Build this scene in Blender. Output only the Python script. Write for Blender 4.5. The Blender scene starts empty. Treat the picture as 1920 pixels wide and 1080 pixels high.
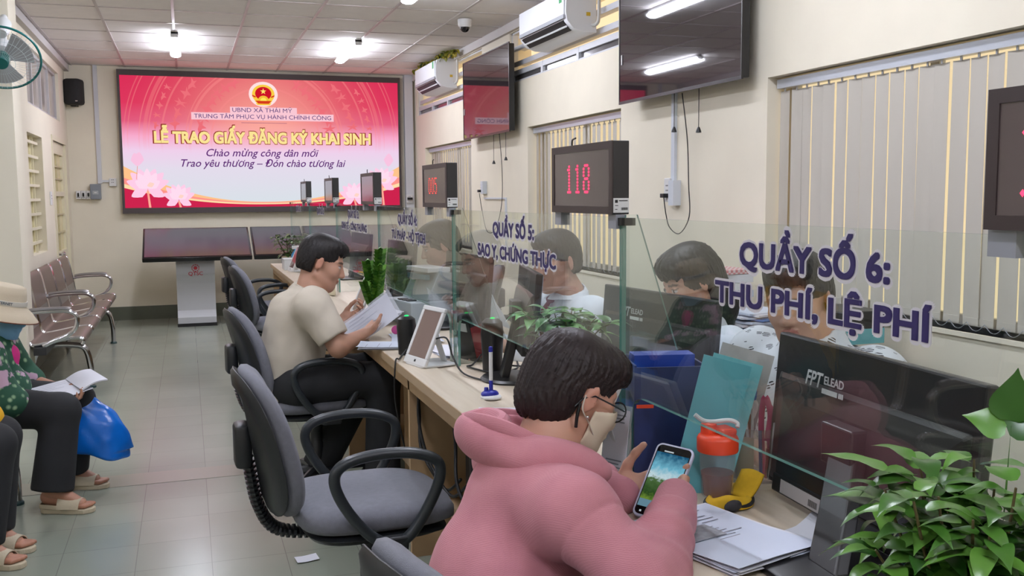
import bpy, bmesh, math, random
import numpy as np
from mathutils import Vector, Matrix, Euler
random.seed(7)
RNG = np.random.default_rng(7)
SC = bpy.context.scene
COL = SC.collection
PI = math.pi
R = math.radians

# ------------------------------------------------------------ camera, sky, exposure
def make_camera():
    yaw, pit, rol = R(18.6497), R(5.5523), R(-0.4529)
    f = Vector((math.sin(yaw)*math.cos(pit), math.cos(yaw)*math.cos(pit), -math.sin(pit)))
    r = Vector((math.cos(yaw), -math.sin(yaw), 0)); u = r.cross(f)
    c, s = math.cos(rol), math.sin(rol)
    r, u = c*r + s*u, -s*r + c*u
    cam = bpy.data.cameras.new('camera'); o = bpy.data.objects.new('camera', cam); COL.objects.link(o)
    o.matrix_world = Matrix(((r.x, u.x, -f.x, 0), (r.y, u.y, -f.y, 0), (r.z, u.z, -f.z, 1.4), (0, 0, 0, 1)))
    cam.sensor_width = 36; cam.lens = 1800/1920*36; cam.clip_start = 0.05
    SC.camera = o
make_camera()
W = bpy.data.worlds.new('daylight'); SC.world = W; W.use_nodes = True
W.node_tree.nodes['Background'].inputs[0].default_value = (1.0, 0.74, 0.44, 1)
W.node_tree.nodes['Background'].inputs[1].default_value = 1.2
vs = SC.view_settings
SC.display_settings.display_device = 'sRGB'
vs.view_transform = 'Standard'; vs.look = 'None'; vs.gamma = 1; vs.exposure = 0.0; vs.use_curve_mapping = False
TUBE_POWER = 67.0
cy = SC.cycles
cy.max_bounces = 8; cy.diffuse_bounces = 4; cy.glossy_bounces = 4; cy.transmission_bounces = 6; cy.transparent_max_bounces = 24
cy.caustics_reflective = False; cy.caustics_refractive = False; cy.sample_clamp_indirect = 6.0
cy.use_denoising = True

# ------------------------------------------------------------ materials
def lin(c):
    if isinstance(c, str):
        c = c.lstrip('#'); c = [int(c[i:i+2], 16) for i in (0, 2, 4)]
    return tuple(((v/255)/12.92 if v/255 <= 0.04045 else (((v/255)+0.055)/1.055)**2.4) for v in c[:3])
MATS = {}
def nodes(m):
    m.use_nodes = True
    nt = m.node_tree
    return nt, nt.nodes, nt.links, nt.nodes.get('Principled BSDF'), nt.nodes.get('Material Output')
def mat(name, col=(200, 200, 200), rough=0.6, metal=0.0, spec=0.5, emit=None, es=1.0, alpha=None, trans=0.0, coat=0.0, noise=0.0, nscale=20, bump=0.0, bscale=200, sheen=0.0, vcol=False, sss=0.0):
    """a plain procedural surface: base colour (sRGB), a little value noise and bump"""
    if name in MATS: return MATS[name]
    m = bpy.data.materials.new(name); nt, N, L, B, O = nodes(m)
    c = lin(col)
    B.inputs['Base Color'].default_value = (*c, 1); B.inputs['Roughness'].default_value = rough
    B.inputs['Metallic'].default_value = metal; B.inputs['Specular IOR Level'].default_value = spec
    B.inputs['Transmission Weight'].default_value = trans; B.inputs['Coat Weight'].default_value = coat
    B.inputs['Sheen Weight'].default_value = sheen
    if sss: B.inputs['Subsurface Weight'].default_value = sss; B.inputs['Subsurface Radius'].default_value = (0.01, 0.004, 0.002)
    if alpha is not None: B.inputs['Alpha'].default_value = alpha
    if emit is not None:
        B.inputs['Emission Color'].default_value = (*lin(emit), 1); B.inputs['Emission Strength'].default_value = es
    tc = None
    if noise or bump or vcol:
        tc = N.new('ShaderNodeTexCoord')
    src = None
    if vcol:
        a = N.new('ShaderNodeAttribute'); a.attribute_name = 'Col'; src = a.outputs['Color']
        L.new(src, B.inputs['Base Color'])
    if noise:
        n = N.new('ShaderNodeTexNoise'); n.inputs['Scale'].default_value = nscale; n.inputs['Detail'].default_value = 5
        L.new(tc.outputs['Object'], n.inputs['Vector'])
        mr = N.new('ShaderNodeMapRange'); mr.inputs['From Min'].default_value = 0.3; mr.inputs['From Max'].default_value = 0.7
        mr.inputs['To Min'].default_value = 1-noise; mr.inputs['To Max'].default_value = 1+noise
        L.new(n.outputs['Fac'], mr.inputs['Value'])
        mx = N.new('ShaderNodeVectorMath'); mx.operation = 'SCALE'
        if src is not None: L.new(src, mx.inputs[0])
        else: mx.inputs[0].default_value = c
        L.new(mr.outputs['Result'], mx.inputs['Scale']); L.new(mx.outputs[0], B.inputs['Base Color'])
    if bump:
        n2 = N.new('ShaderNodeTexNoise'); n2.inputs['Scale'].default_value = bscale; n2.inputs['Detail'].default_value = 3
        L.new(tc.outputs['Object'], n2.inputs['Vector'])
        b = N.new('ShaderNodeBump'); b.inputs['Strength'].default_value = bump; b.inputs['Distance'].default_value = 0.002
        L.new(n2.outputs['Fac'], b.inputs['Height']); L.new(b.outputs[0], B.inputs['Normal'])
    MATS[name] = m
    return m
def glow(name, col, s=1.0):
    if name in MATS: return MATS[name]
    m = bpy.data.materials.new(name); nt, N, L, B, O = nodes(m); N.remove(B)
    e = N.new('ShaderNodeEmission'); e.inputs[0].default_value = (*lin(col), 1); e.inputs[1].default_value = s
    L.new(e.outputs[0], O.inputs[0]); MATS[name] = m
    return m
def sheet_glass(name, tint=(0.90, 0.955, 0.93), gloss=1.0, ior=1.5):
    """thin clear sheet: tinted see-through mixed with a mirror by Fresnel"""
    if name in MATS: return MATS[name]
    m = bpy.data.materials.new(name); nt, N, L, B, O = nodes(m); N.remove(B)
    t = N.new('ShaderNodeBsdfTransparent'); t.inputs[0].default_value = (*tint, 1)
    g = N.new('ShaderNodeBsdfGlossy'); g.inputs['Roughness'].default_value = 0.0; g.inputs[0].default_value = (gloss, gloss, gloss, 1)
    f = N.new('ShaderNodeFresnel')
    ge = N.new('ShaderNodeNewGeometry'); mi = N.new('ShaderNodeMix'); mi.inputs[2].default_value = ior; mi.inputs[3].default_value = 1/ior
    L.new(ge.outputs['Backfacing'], mi.inputs[0]); L.new(mi.outputs[0], f.inputs[0])
    mx = N.new('ShaderNodeMixShader'); L.new(f.outputs[0], mx.inputs[0]); L.new(t.outputs[0], mx.inputs[1]); L.new(g.outputs[0], mx.inputs[2])
    L.new(mx.outputs[0], O.inputs[0]); MATS[name] = m
    return m

# ------------------------------------------------------------ mesh builder
class MB:
    def __init__(s): s.v = []; s.f = []; s.mi = []; s.c = None
    def add(s, V, F, mi=0):
        o = len(s.v); s.v.extend([tuple(map(float, p)) for p in V]); s.f.extend([tuple(i+o for i in f) for f in F]); s.mi.extend([mi]*len(F)); return s
    def xf(s, M):
        s.v = [tuple(M @ Vector(p)) for p in s.v]; return s
    def box(s, a, b, mi=0, M=None):
        x0, y0, z0 = a; x1, y1, z1 = b
        V = [(x0, y0, z0), (x1, y0, z0), (x1, y1, z0), (x0, y1, z0), (x0, y0, z1), (x1, y0, z1), (x1, y1, z1), (x0, y1, z1)]
        if M is not None: V = [M @ Vector(p) for p in V]
        return s.add(V, [(0, 3, 2, 1), (4, 5, 6, 7), (0, 1, 5, 4), (1, 2, 6, 5), (2, 3, 7, 6), (3, 0, 4, 7)], mi)
    def cbox(s, c, d, mi=0, M=None):
        return s.box([c[i]-d[i]/2 for i in range(3)], [c[i]+d[i]/2 for i in range(3)], mi, M)
    def ring_loft(s, rings, closed=True, caps=True, mi=0):
        n = len(rings[0]); V = [p for r in rings for p in r]; F = []
        for i in range(len(rings)-1):
            for j in range(n if closed else n-1):
                k = (j+1) % n
                F.append((i*n+j, i*n+k, (i+1)*n+k, (i+1)*n+j))
        if caps and closed:
            F.append(tuple(range(n-1, -1, -1))); F.append(tuple((len(rings)-1)*n+j for j in range(n)))
        return s.add(V, F, mi)
    def tube(s, pts, r, n=8, closed=False, caps=True, mi=0, flat=None):
        """round (or flattened: flat=(width factor, thickness factor, up)) tube along points; r number or list"""
        P = [Vector(p) for p in pts]; m = len(P); rs = r if isinstance(r, (list, tuple)) else [r]*m
        T = []
        for i in range(m):
            a = P[(i-1) % m] if (closed or i > 0) else P[i]; b = P[(i+1) % m] if (closed or i < m-1) else P[i]
            T.append((b-a).normalized())
        up = Vector(flat[2]) if flat else (Vector((0, 0, 1)) if abs(T[0].z) < 0.9 else Vector((1, 0, 0)))
        u = (up - T[0]*up.dot(T[0])).normalized(); rings = []
        for i in range(m):
            if flat: u = (up - T[i]*up.dot(T[i])).normalized()
            else: u = (u - T[i]*u.dot(T[i])).normalized()
            w = T[i].cross(u); fa, fb = (flat[0], flat[1]) if flat else (1, 1)
            rings.append([P[i] + (w*math.cos(2*PI*k/n)*fa + u*math.sin(2*PI*k/n)*fb)*rs[i] for k in range(n)])
        if closed:
            V = [p for q in rings for p in q]; F = []
            for i in range(m):
                for j in range(n):
                    k = (j+1) % n; i2 = (i+1) % m
                    F.append((i*n+j, i*n+k, i2*n+k, i2*n+j))
            return s.add(V, F, mi)
        return s.ring_loft(rings, True, caps, mi)
    def lathe(s, prof, c=(0, 0, 0), n=24, mi=0, M=None, caps=True):
        rings = []
        for rr, z in prof:
            ring = [Vector((c[0]+rr*math.cos(2*PI*k/n), c[1]+rr*math.sin(2*PI*k/n), c[2]+z)) for k in range(n)]
            if M is not None: ring = [M @ p for p in ring]
            rings.append(ring)
        return s.ring_loft(rings, True, caps, mi)
    def ell(s, c, r, nu=16, nv=10, mi=0, M=None):
        V = []; F = []
        for i in range(nv+1):
            th = PI*i/nv
            for j in range(nu):
                ph = 2*PI*j/nu
                p = Vector((c[0]+r[0]*math.sin(th)*math.cos(ph), c[1]+r[1]*math.sin(th)*math.sin(ph), c[2]+r[2]*math.cos(th)))
                V.append(M @ p if M is not None else p)
        for i in range(nv):
            for j in range(nu):
                k = (j+1) % nu
                F.append((i*nu+j, (i+1)*nu+j, (i+1)*nu+k, i*nu+k))
        return s.add(V, F, mi)
    def prism(s, poly, h, M=None, mi=0, z0=0.0):
        n = len(poly); V = [Vector((p[0], p[1], z0)) for p in poly]+[Vector((p[0], p[1], z0+h)) for p in poly]
        if M is not None: V = [M @ p for p in V]
        F = [tuple(range(n-1, -1, -1)), tuple(range(n, 2*n))]+[(i, (i+1) % n, n+(i+1) % n, n+i) for i in range(n)]
        return s.add(V, F, mi)
    def grid(s, fn, nu, nv, mi=0, thick=0.0):
        """sheet fn(u,v)->point, u,v in 0..1; thick gives it a back side"""
        P = [[Vector(fn(i/nu, j/nv)) for j in range(nv+1)] for i in range(nu+1)]
        V = [p for q in P for p in q]; w = nv+1
        F = [(i*w+j, (i+1)*w+j, (i+1)*w+j+1, i*w+j+1) for i in range(nu) for j in range(nv)]
        if thick:
            nn = [Vector((0, 0, 0)) for _ in V]
            for f in F:
                no = (V[f[1]]-V[f[0]]).cross(V[f[3]]-V[f[0]])
                for k in f: nn[k] = nn[k]+no
            B = [V[k]-nn[k].normalized()*thick if nn[k].length > 1e-12 else V[k] for k in range(len(V))]; o = len(V)
            F2 = [tuple(o+k for k in reversed(f)) for f in F]; E = []
            per = [i*w for i in range(nu+1)]+[nu*w+j for j in range(1, w)]+[i*w+nv for i in range(nu-1, -1, -1)]+[j for j in range(nv-1, 0, -1)]
            for a, b in zip(per, per[1:]+per[:1]): E.append((a, o+a, o+b, b))
            return s.add(V+B, F+F2+E, mi)
        return s.add(V, F, mi)
    def rbox(s, c, d, rad, seg=3, mi=0, M=None):
        """box rounded in its XY outline and softly on its top and bottom edges"""
        x, y, z = d[0]/2, d[1]/2, d[2]/2; rad = min(rad, x*0.999, y*0.999); e = min(rad, z)*0.6
        def outline(ins):
            o = []
            for cx, cy, a0 in ((x-rad, y-rad, 0), (-x+rad, y-rad, 90), (-x+rad, -y+rad, 180), (x-rad, -y+rad, 270)):
                for k in range(seg+1):
                    a = R(a0+90*k/seg); rr = max(rad-ins, 0.0005); o.append((cx+rr*math.cos(a), cy+rr*math.sin(a)))
            return o
        lv = [(e, -z), (e*0.3, -z+e*0.3), (0, -z+e), (0, z-e), (e*0.3, z-e*0.3), (e, z)]
        rings = []
        for ins, zz in lv:
            ring = [Vector((c[0]+px, c[1]+py, c[2]+zz)) for px, py in outline(ins)]
            if M is not None: ring = [M @ p for p in ring]
            rings.append(ring)
        return s.ring_loft(rings, True, True, mi)
    def mesh(s, name):
        m = bpy.data.meshes.new(name); m.from_pydata(s.v, [], s.f); return m

def tag(o, label=None, cat=None, group=None, kind=None):
    if label: o['label'] = label
    if cat: o['category'] = cat
    if group: o['group'] = group
    if kind: o['kind'] = kind
    return o
def obj(name, mb, m, parent=None, smooth=40, bevel=0.0, loc=None, rot=None, label=None, kind=None):
    """link a MB (or mesh) as ONE object"""
    me = mb.mesh(name) if isinstance(mb, MB) else mb
    o = bpy.data.objects.new(name, me); COL.objects.link(o)
    ms = m if isinstance(m, (list, tuple)) else [m]
    if not me.materials:
        for x in ms: me.materials.append(x)
    if isinstance(mb, MB) and len(ms) > 1:
        me.polygons.foreach_set('material_index', mb.mi)
    if isinstance(mb, MB):
        bm = bmesh.new(); bm.from_mesh(me); bmesh.ops.recalc_face_normals(bm, faces=bm.faces); bm.to_mesh(me); bm.free()
    if bevel:
        b = o.modifiers.new('bevel', 'BEVEL'); b.width = bevel; b.segments = 2; b.limit_method = 'ANGLE'; b.angle_limit = R(50); b.harden_normals = False
    if smooth:
        me.polygons.foreach_set('use_smooth', [True]*len(me.polygons))
        if smooth < 180: me.set_sharp_from_angle(angle=R(smooth))
    if parent is not None: o.parent = parent
    if loc is not None: o.location = loc
    if rot is not None: o.rotation_euler = rot
    if label: o['label'] = label
    if kind: o['kind'] = kind
    return o
def thing(name, label, cat, loc=(0, 0, 0), rz=0.0, group=None, rot=None):
    o = bpy.data.objects.new(name, None); COL.objects.link(o); o.empty_display_size = 0.05
    o.location = loc; o.rotation_euler = rot if rot is not None else (0, 0, rz)
    return tag(o, label, cat, group)
def struct(name, mb, m, **k):
    o = obj(name, mb, m, **k)
    if o.parent is None: o['kind'] = 'structure'
    return o
def dup(o, loc=None, rz=None, label=None, group=None, parent=None):
    c = o.copy(); COL.objects.link(c)
    if parent is not None: c.parent = parent
    if loc is not None: c.location = loc
    if rz is not None: c.rotation_euler = (0, 0, rz)
    if label: c['label'] = label
    if group: c['group'] = group
    for ch in list(o.children): dup(ch, parent=c)
    return c
def text_mesh(body, size=1.0, bold=0.0, ext=0.0, sx=1.0, shear=0.0, align='CENTER', space=1.0):
    """writing as a mesh in the XY plane (baseline y=0)"""
    cu = bpy.data.curves.new('txt', 'FONT'); cu.body = body; cu.size = size; cu.align_x = align; cu.offset = bold; cu.extrude = ext; cu.shear = shear
    cu.space_character = space; cu.resolution_u = 3
    t = bpy.data.objects.new('txt', cu); COL.objects.link(t)
    dg = bpy.context.evaluated_depsgraph_get()
    me = bpy.data.meshes.new_from_object(t.evaluated_get(dg)); me.materials.clear()
    bpy.data.objects.remove(t); bpy.data.curves.remove(cu)
    if sx != 1.0: me.transform(Matrix.Diagonal((sx, 1, 1, 1)))
    return me
def text_fit(body, width, height=None, **k):
    """writing scaled to a given overall width (and cap height)"""
    bold = k.pop('bold', 0.0); square = k.pop('square', True)
    me = text_mesh(body, 1.0, bold=k.pop('cb', 0.0), **k)
    xs = [v.co.x for v in me.vertices]; w = max(xs)-min(xs)+2*bold; cx = (max(xs)+min(xs))/2
    sx = width/w; sy = (height/0.73) if height else sx
    me.transform(Matrix.Diagonal((sx, sy, 1, 1)) @ Matrix.Translation((-cx, 0, 0)))
    if bold:                                   # heavier strokes: the letters drawn again, shifted round a small circle
        V = np.empty(len(me.vertices)*3, np.float64); me.vertices.foreach_get('co', V); V = V.reshape(-1, 3); F = [tuple(p.vertices) for p in me.polygons]; VV = []; FF = []
        for q in range(13):
            o = len(VV)*len(V); d = ((1, 0), (1, 1), (0, 1), (-1, 1), (-1, 0), (-1, -1), (0, -1), (1, -1), (0.5, 0.5), (-0.5, 0.5), (0.5, -0.5), (-0.5, -0.5), (0, 0))[q] if square else ((math.cos(2*PI*q/12), math.sin(2*PI*q/12)) if q < 12 else (0, 0))
            VV.append(V+np.array((d[0]*bold*sx, d[1]*bold*sy, 0.00005*q))); FF += [tuple(i+o for i in f) for f in F]
        me2 = bpy.data.meshes.new('txt'); me2.from_pydata([tuple(v) for v in np.concatenate(VV)], [], FF); bpy.data.meshes.remove(me); me = me2
    return me
def place(me, origin, xdir, ydir):
    """put a mesh made in XY onto a plane given by two directions"""
    x = Vector(xdir).normalized(); y = Vector(ydir).normalized(); z = x.cross(y)
    me.transform(Matrix(((x.x, y.x, z.x, origin[0]), (x.y, y.y, z.y, origin[1]), (x.z, y.z, z.z, origin[2]), (0, 0, 0, 1)))); return me
def axes(o, x, y, z=None):
    x = Vector(x).normalized(); y = Vector(y); y = (y-x*y.dot(x)).normalized(); z = x.cross(y)
    return Matrix(((x.x, y.x, z.x, o[0]), (x.y, y.y, z.y, o[1]), (x.z, y.z, z.z, o[2]), (0, 0, 0, 1)))
def spline(pts, n=8, closed=False):
    """Catmull-Rom through points"""
    P = [Vector(p) for p in pts]; m = len(P); out = []
    for i in range(m if closed else m-1):
        g = lambda k: P[k % m] if closed else P[min(max(k, 0), m-1)]
        a, b, c, d = g(i-1), g(i), g(i+1), g(i+2)
        for k in range(n):
            t = k/n
            out.append(0.5*((2*b)+(c-a)*t+(2*a-5*b+4*c-d)*t*t+(3*b-a-3*c+d)*t**3))
    if not closed: out.append(P[-1])
    return out
def cable(name, pts, r, m, parent=None, n=6, label=None, cat=None, group=None):
    o = obj(name, MB().tube(spline(pts, 6), r, n), m, parent, smooth=180)
    if label: tag(o, label, cat, group)
    return o
# ------------------------------------------------------------ soft bodies: distance fields turned into one continuous surface
A3 = lambda p: np.asarray(p, dtype=np.float64)
def s_cone(a, b, ra, rb):
    """tapered limb from a to b"""
    a, b = A3(a), A3(b); d = b-a; L2 = max(d@d, 1e-12)
    def f(P):
        t = np.clip(((P-a)@d)/L2, 0, 1); return np.linalg.norm(P-a-t[:, None]*d, axis=1)-(ra+(rb-ra)*t)
    return f
def s_ell(c, r, M=None):
    c, r = A3(c), A3(r)
    def f(P):
        Q = P-c
        if M is not None: Q = Q@M            # columns of M are the local axes
        k0 = np.linalg.norm(Q/r, axis=1); k1 = np.linalg.norm(Q/(r*r), axis=1)
        return np.where(k1 > 1e-9, k0*(k0-1)/np.maximum(k1, 1e-9), -r.min())
    return f
def s_box(c, h, rd=0.0, M=None):
    c, h = A3(c), A3(h)-rd
    def f(P):
        Q = P-c
        if M is not None: Q = Q@M
        q = np.abs(Q)-h
        return np.linalg.norm(np.maximum(q, 0), axis=1)+np.minimum(q.max(axis=1), 0)-rd
    return f
def s_plane(p, n):
    p, n = A3(p), A3(n); n = n/np.linalg.norm(n)
    return lambda P: (P-p)@n                 # inside = behind the plane
def smin(a, b, k):
    if k <= 0: return np.minimum(a, b)
    h = np.maximum(k-np.abs(a-b), 0)/k; return np.minimum(a, b)-h*h*k*0.25
def smax(a, b, k): return -smin(-a, -b, k)
def s_union(fs, k=0.02):
    def f(P):
        d = fs[0](P)
        for g in fs[1:]: d = smin(d, g(P), k)
        return d
    return f
def s_parts(base, add=(), cut=()):
    """base, then (field, blend) added, then (field, blend) carved away"""
    def f(P):
        d = base(P)
        for g, k in add: d = smin(d, g(P), k)
        for g, k in cut: d = smax(d, -g(P), k)
        return d
    return f
def s_grow(f, r): return lambda P: f(P)-r
def s_noise(f, amp, scale, seed=0):
    rs = np.random.default_rng(seed); K = rs.normal(size=(7, 3)); K = K/np.linalg.norm(K, axis=1)[:, None]*rs.uniform(0.6, 1.6, (7, 1))*scale; ph = rs.uniform(0, 6.28, 7)
    return lambda P: f(P)+amp*np.sin(P@K.T+ph).sum(axis=1)/4
def surface(f, lo, hi, h, refine=3):
    """surface nets over a narrow band; returns points and quads"""
    lo, hi = A3(lo), A3(hi); n = 2**refine; H = h*n
    N = np.ceil((hi-lo)/H).astype(int)+1
    I = np.stack(np.meshgrid(*[np.arange(k) for k in N], indexing='ij'), -1).reshape(-1, 3)
    s = H
    for lev in range(refine+1):
        d = f(lo+(I+0.5)*s); I = I[np.abs(d) < s*1.9]
        if lev < refine:
            s /= 2; off = np.array([(a, b, c) for a in (0, 1) for b in (0, 1) for c in (0, 1)])
            I = (I[:, None, :]*2+off[None]).reshape(-1, 3)
    off = np.array([(a, b, c) for a in (0, 1) for b in (0, 1) for c in (0, 1)])
    S = int((N*n).max())+3
    key = lambda J: (J[..., 0]*S+J[..., 1])*S+J[..., 2]
    ck = key(I[:, None, :]+off[None]); uk, inv = np.unique(ck, return_inverse=True); inv = inv.reshape(ck.shape)
    cz = uk % S; cyy = (uk//S) % S; cx = uk//(S*S)
    val = f(lo+np.stack([cx, cyy, cz], 1)*h); v = val[inv]                       # cells x 8
    act = (v.min(1) < 0) & (v.max(1) >= 0); I = I[act]; v = v[act]
    E = [(0, 4), (1, 5), (2, 6), (3, 7), (0, 2), (1, 3), (4, 6), (5, 7), (0, 1), (2, 3), (4, 5), (6, 7)]
    acc = np.zeros((len(I), 3)); cnt = np.zeros(len(I))
    for a, b in E:
        va, vb = v[:, a], v[:, b]; m = (va < 0) != (vb < 0)
        t = np.where(m, va/np.where(m, va-vb, 1), 0)
        acc += np.where(m[:, None], off[a]+(off[b]-off[a])*t[:, None], 0); cnt += m
    V = lo+(I+acc/np.maximum(cnt, 1)[:, None])*h
    k = key(I); order = np.argsort(k); ks = k[order]
    Q = []
    for ax, hi_i in ((0, 4), (1, 2), (2, 1)):
        m = (v[:, 0] < 0) != (v[:, hi_i] < 0); J = I[m]; neg = v[m, 0] < 0
        b, c = [(1, 2), (2, 0), (0, 1)][ax]; e1 = np.eye(3, dtype=int)[b]; e2 = np.eye(3, dtype=int)[c]
        idx = []
        ok = np.ones(len(J), bool)
        for o in (0*e1, -e1, -e1-e2, -e2):
            kk = key(J+o); p = np.clip(np.searchsorted(ks, kk), 0, len(ks)-1); ok &= ks[p] == kk; idx.append(order[p])
        q = np.stack(idx, 1); q[~neg] = q[~neg][:, ::-1]; Q.append(q[ok])
    return V, np.concatenate(Q)
def sdf_mesh(name, f, lo, hi, h, relax=1, colour=None, refine=3):
    V, Q = surface(f, lo, hi, h, refine)
    for _ in range(relax):
        acc = np.zeros_like(V); c = np.zeros(len(V))
        for a, b in ((0, 1), (1, 2), (2, 3), (3, 0)):
            np.add.at(acc, Q[:, a], V[Q[:, b]]); np.add.at(acc, Q[:, b], V[Q[:, a]]); np.add.at(c, Q[:, a], 1); np.add.at(c, Q[:, b], 1)
        V = V*0.5+0.5*acc/np.maximum(c, 1)[:, None]
    me = bpy.data.meshes.new(name)
    me.vertices.add(len(V)); me.vertices.foreach_set('co', V.astype(np.float32).ravel())
    me.loops.add(Q.size); me.loops.foreach_set('vertex_index', Q.astype(np.int32).ravel())
    me.polygons.add(len(Q)); me.polygons.foreach_set('loop_start', np.arange(0, Q.size, 4, dtype=np.int32)); me.polygons.foreach_set('loop_total', np.full(len(Q), 4, np.int32))
    me.update(calc_edges=True); me.validate()
    me.polygons.foreach_set('use_smooth', [True]*len(me.polygons))
    if colour is not None:
        c = np.ones((len(V), 4), np.float32); c[:, :3] = colour(V)
        at = me.color_attributes.new('Col', 'FLOAT_COLOR', 'POINT'); at.data.foreach_set('color', c.ravel())
    return me
def bounds(pts, m):
    P = np.array([A3(p) for p in pts]); return P.min(0)-m, P.max(0)+m

# ------------------------------------------------------------ people
def frame(fwd, up):
    f = A3(fwd); f = f/np.linalg.norm(f); u = A3(up); u = u-f*(u@f); u = u/np.linalg.norm(u); return np.stack([np.cross(f, u), f, u], 1)   # right, forward, up as columns
def head_field(c, M, s=1.0):
    """skull, jaw, nose, lips, eyes, ears about the head's centre"""
    w = lambda p: A3(c)+M@(A3(p)*s)
    e = lambda p, r, MM=None: s_ell(w(p), A3(r)*s, M if MM is None else M@MM)
    co = lambda a, b, ra, rb: s_cone(w(a), w(b), ra*s, rb*s)
    base = s_union([e((0, -0.012, 0.035), (0.074, 0.094, 0.082)), e((0, 0.035, -0.03), (0.058, 0.058, 0.078)), e((0, 0.045, -0.075), (0.04, 0.04, 0.036)),
                    co((0.05, -0.005, -0.06), (0.012, 0.066, -0.098), 0.016, 0.016), co((-0.05, -0.005, -0.06), (-0.012, 0.066, -0.098), 0.016, 0.016)], 0.03)
    add = [(e((0.036, 0.062, -0.02), (0.022, 0.02, 0.022)), 0.03), (e((-0.036, 0.062, -0.02), (0.022, 0.02, 0.022)), 0.03),
           (co((0, 0.088, 0.012), (0, 0.108, -0.026), 0.008, 0.012), 0.012), (e((0.012, 0.097, -0.031), (0.009, 0.011, 0.008)), 0.008), (e((-0.012, 0.097, -0.031), (0.009, 0.011, 0.008)), 0.008),
           (co((0.014, 0.084, 0.03), (0.05, 0.066, 0.028), 0.007, 0.006), 0.012), (co((-0.014, 0.084, 0.03), (-0.05, 0.066, 0.028), 0.007, 0.006), 0.012)]
    cut = [(e((0.031, 0.104, 0.008), (0.018, 0.02, 0.012)), 0.01), (e((-0.031, 0.104, 0.008), (0.018, 0.02, 0.012)), 0.01)]
    add2 = [(e((0.031, 0.078, 0.007), (0.0145, 0.0125, 0.0115)), 0.003), (e((-0.031, 0.078, 0.007), (0.0145, 0.0125, 0.0115)), 0.003),
            (e((0, 0.091, -0.054), (0.023, 0.011, 0.0055)), 0.004), (e((0, 0.089, -0.064), (0.02, 0.011, 0.0065)), 0.004)]
    for sx in (1, -1):
        Me = np.array(Matrix.Rotation(R(-22*sx), 3, 'Z') @ Matrix.Rotation(R(-12), 3, 'X'))
        add2.append((e((0.079*sx, -0.006, -0.004), (0.008, 0.018, 0.032), Me), 0.006))
    cut2 = [(e((0.089*sx, 0.0, -0.002), (0.006, 0.0105, 0.019), np.array(Matrix.Rotation(R(-12), 3, 'X'))), 0.005) for sx in (1, -1)]
    return s_parts(s_parts(base, add, cut), add2, cut2)
def head_colour(c, M, skin, s=1.0, brow=(40, 30, 28), lip=(150, 84, 78), eyes=True):
    sk, br, lp = A3(lin(skin)), A3(lin(brow)), A3(lin(lip)); wh, ir = A3(lin((205, 200, 195))), A3(lin((30, 20, 18)))
    def f(V):
        q = (V-A3(c))@M/s; x = np.abs(q[:, 0]); y, z = q[:, 1], q[:, 2]
        col = np.tile(sk, (len(V), 1))
        def put(mask, k, a=1.0): col[mask] = col[mask]*(1-a)+k*a
        put((x < 0.022) & (y > 0.08) & (np.abs(z+0.058) < 0.0105-0.012*(x/0.03)**2), lp, 0.75)
        if eyes:
            ey = (((x-0.031)/0.0145)**2+((z-0.007)/0.0062)**2 < 1) & (y > 0.07); put(ey, wh, 0.9); put(ey & ((x-0.031)**2+(z-0.007)**2 < 0.0058**2), ir)
            put((((x-0.031)/0.017)**2+((z-0.0125)/0.0028)**2 < 1) & (y > 0.06), ir, 0.8)
        put((np.abs(z-0.0285+0.1*np.maximum(x-0.03, 0)) < 0.0042) & (x > 0.012) & (x < 0.052) & (y > 0.055), br, 0.85)
        ear = (x > 0.072) & (np.abs(z) < 0.045) & (np.abs(y+0.003) < 0.03); put(ear, A3(lin((190, 110, 95))), 0.25)
        return col
    return f
def hand_field(wr, d, palm, side, curl=(30, 40, 30), spread=6.0, thumb=(35, 25, 20), s=1.0, curls=None, thumb_in=0.0):
    """hand from the wrist: d towards the fingers, palm = normal out of the palm, side=+1 if the thumb lies on d x palm, else -1"""
    d = A3(d); d = d/np.linalg.norm(d); n = A3(palm); n = n-d*(n@d); n = n/np.linalg.norm(n); t = np.cross(d, n)*side     # t towards the thumb
    wr = A3(wr); fs = []; tips = []
    base = [(0.026, 0.088, 0.0092), (0.006, 0.092, 0.0092), (-0.014, 0.088, 0.0086), (-0.032, 0.080, 0.0074)]
    lens = [(0.042, 0.026, 0.020), (0.046, 0.030, 0.021), (0.043, 0.028, 0.021), (0.033, 0.021, 0.018)]
    for i, (off, ln, rad) in enumerate(base):
        root = wr+(t*off*0.45+d*0.012)*s; kn = wr+(t*off+d*ln)*s
        fs.append(s_cone(root, kn, 0.0155*s, 0.0115*s))
        ang = R(spread*(1.2-i*0.9)); dd = d*math.cos(ang)+t*math.sin(ang); p = kn; a = 0.0; cs = curls[i] if curls else curl
        for j in range(3):
            a += R(cs[j]); v = dd*math.cos(a)+n*math.sin(a); q = p+v*lens[i][j]*s
            fs.append(s_cone(p, q, rad*s*(1.0-0.08*j), rad*s*(0.92-0.1*j))); p = q
        tips.append((p, v))
    fs.append(s_ell(wr+(t*0.018+d*0.035+n*0.010)*s, A3((0.022, 0.032, 0.016))*s, np.stack([t, d, n], 1)))
    p = wr+(t*0.022+d*0.022+n*0.006)*s; a = R(thumb[0]); b = R(thumb[1])
    for j, (l, rr) in enumerate(((0.042, 0.0135), (0.033, 0.0105), (0.027, 0.0092))):
        v = d*math.cos(a)+t*math.sin(a)*(1-thumb_in)+n*(math.sin(b)+thumb_in*math.sin(a)); v = v/np.linalg.norm(v); q = p+v*l*s
        fs.append(s_cone(p, q, rr*s, rr*0.88*s)); p = q; a -= R(thumb[2])
    tips.append((p, v))
    return s_union(fs, 0.007*s), tips
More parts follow.
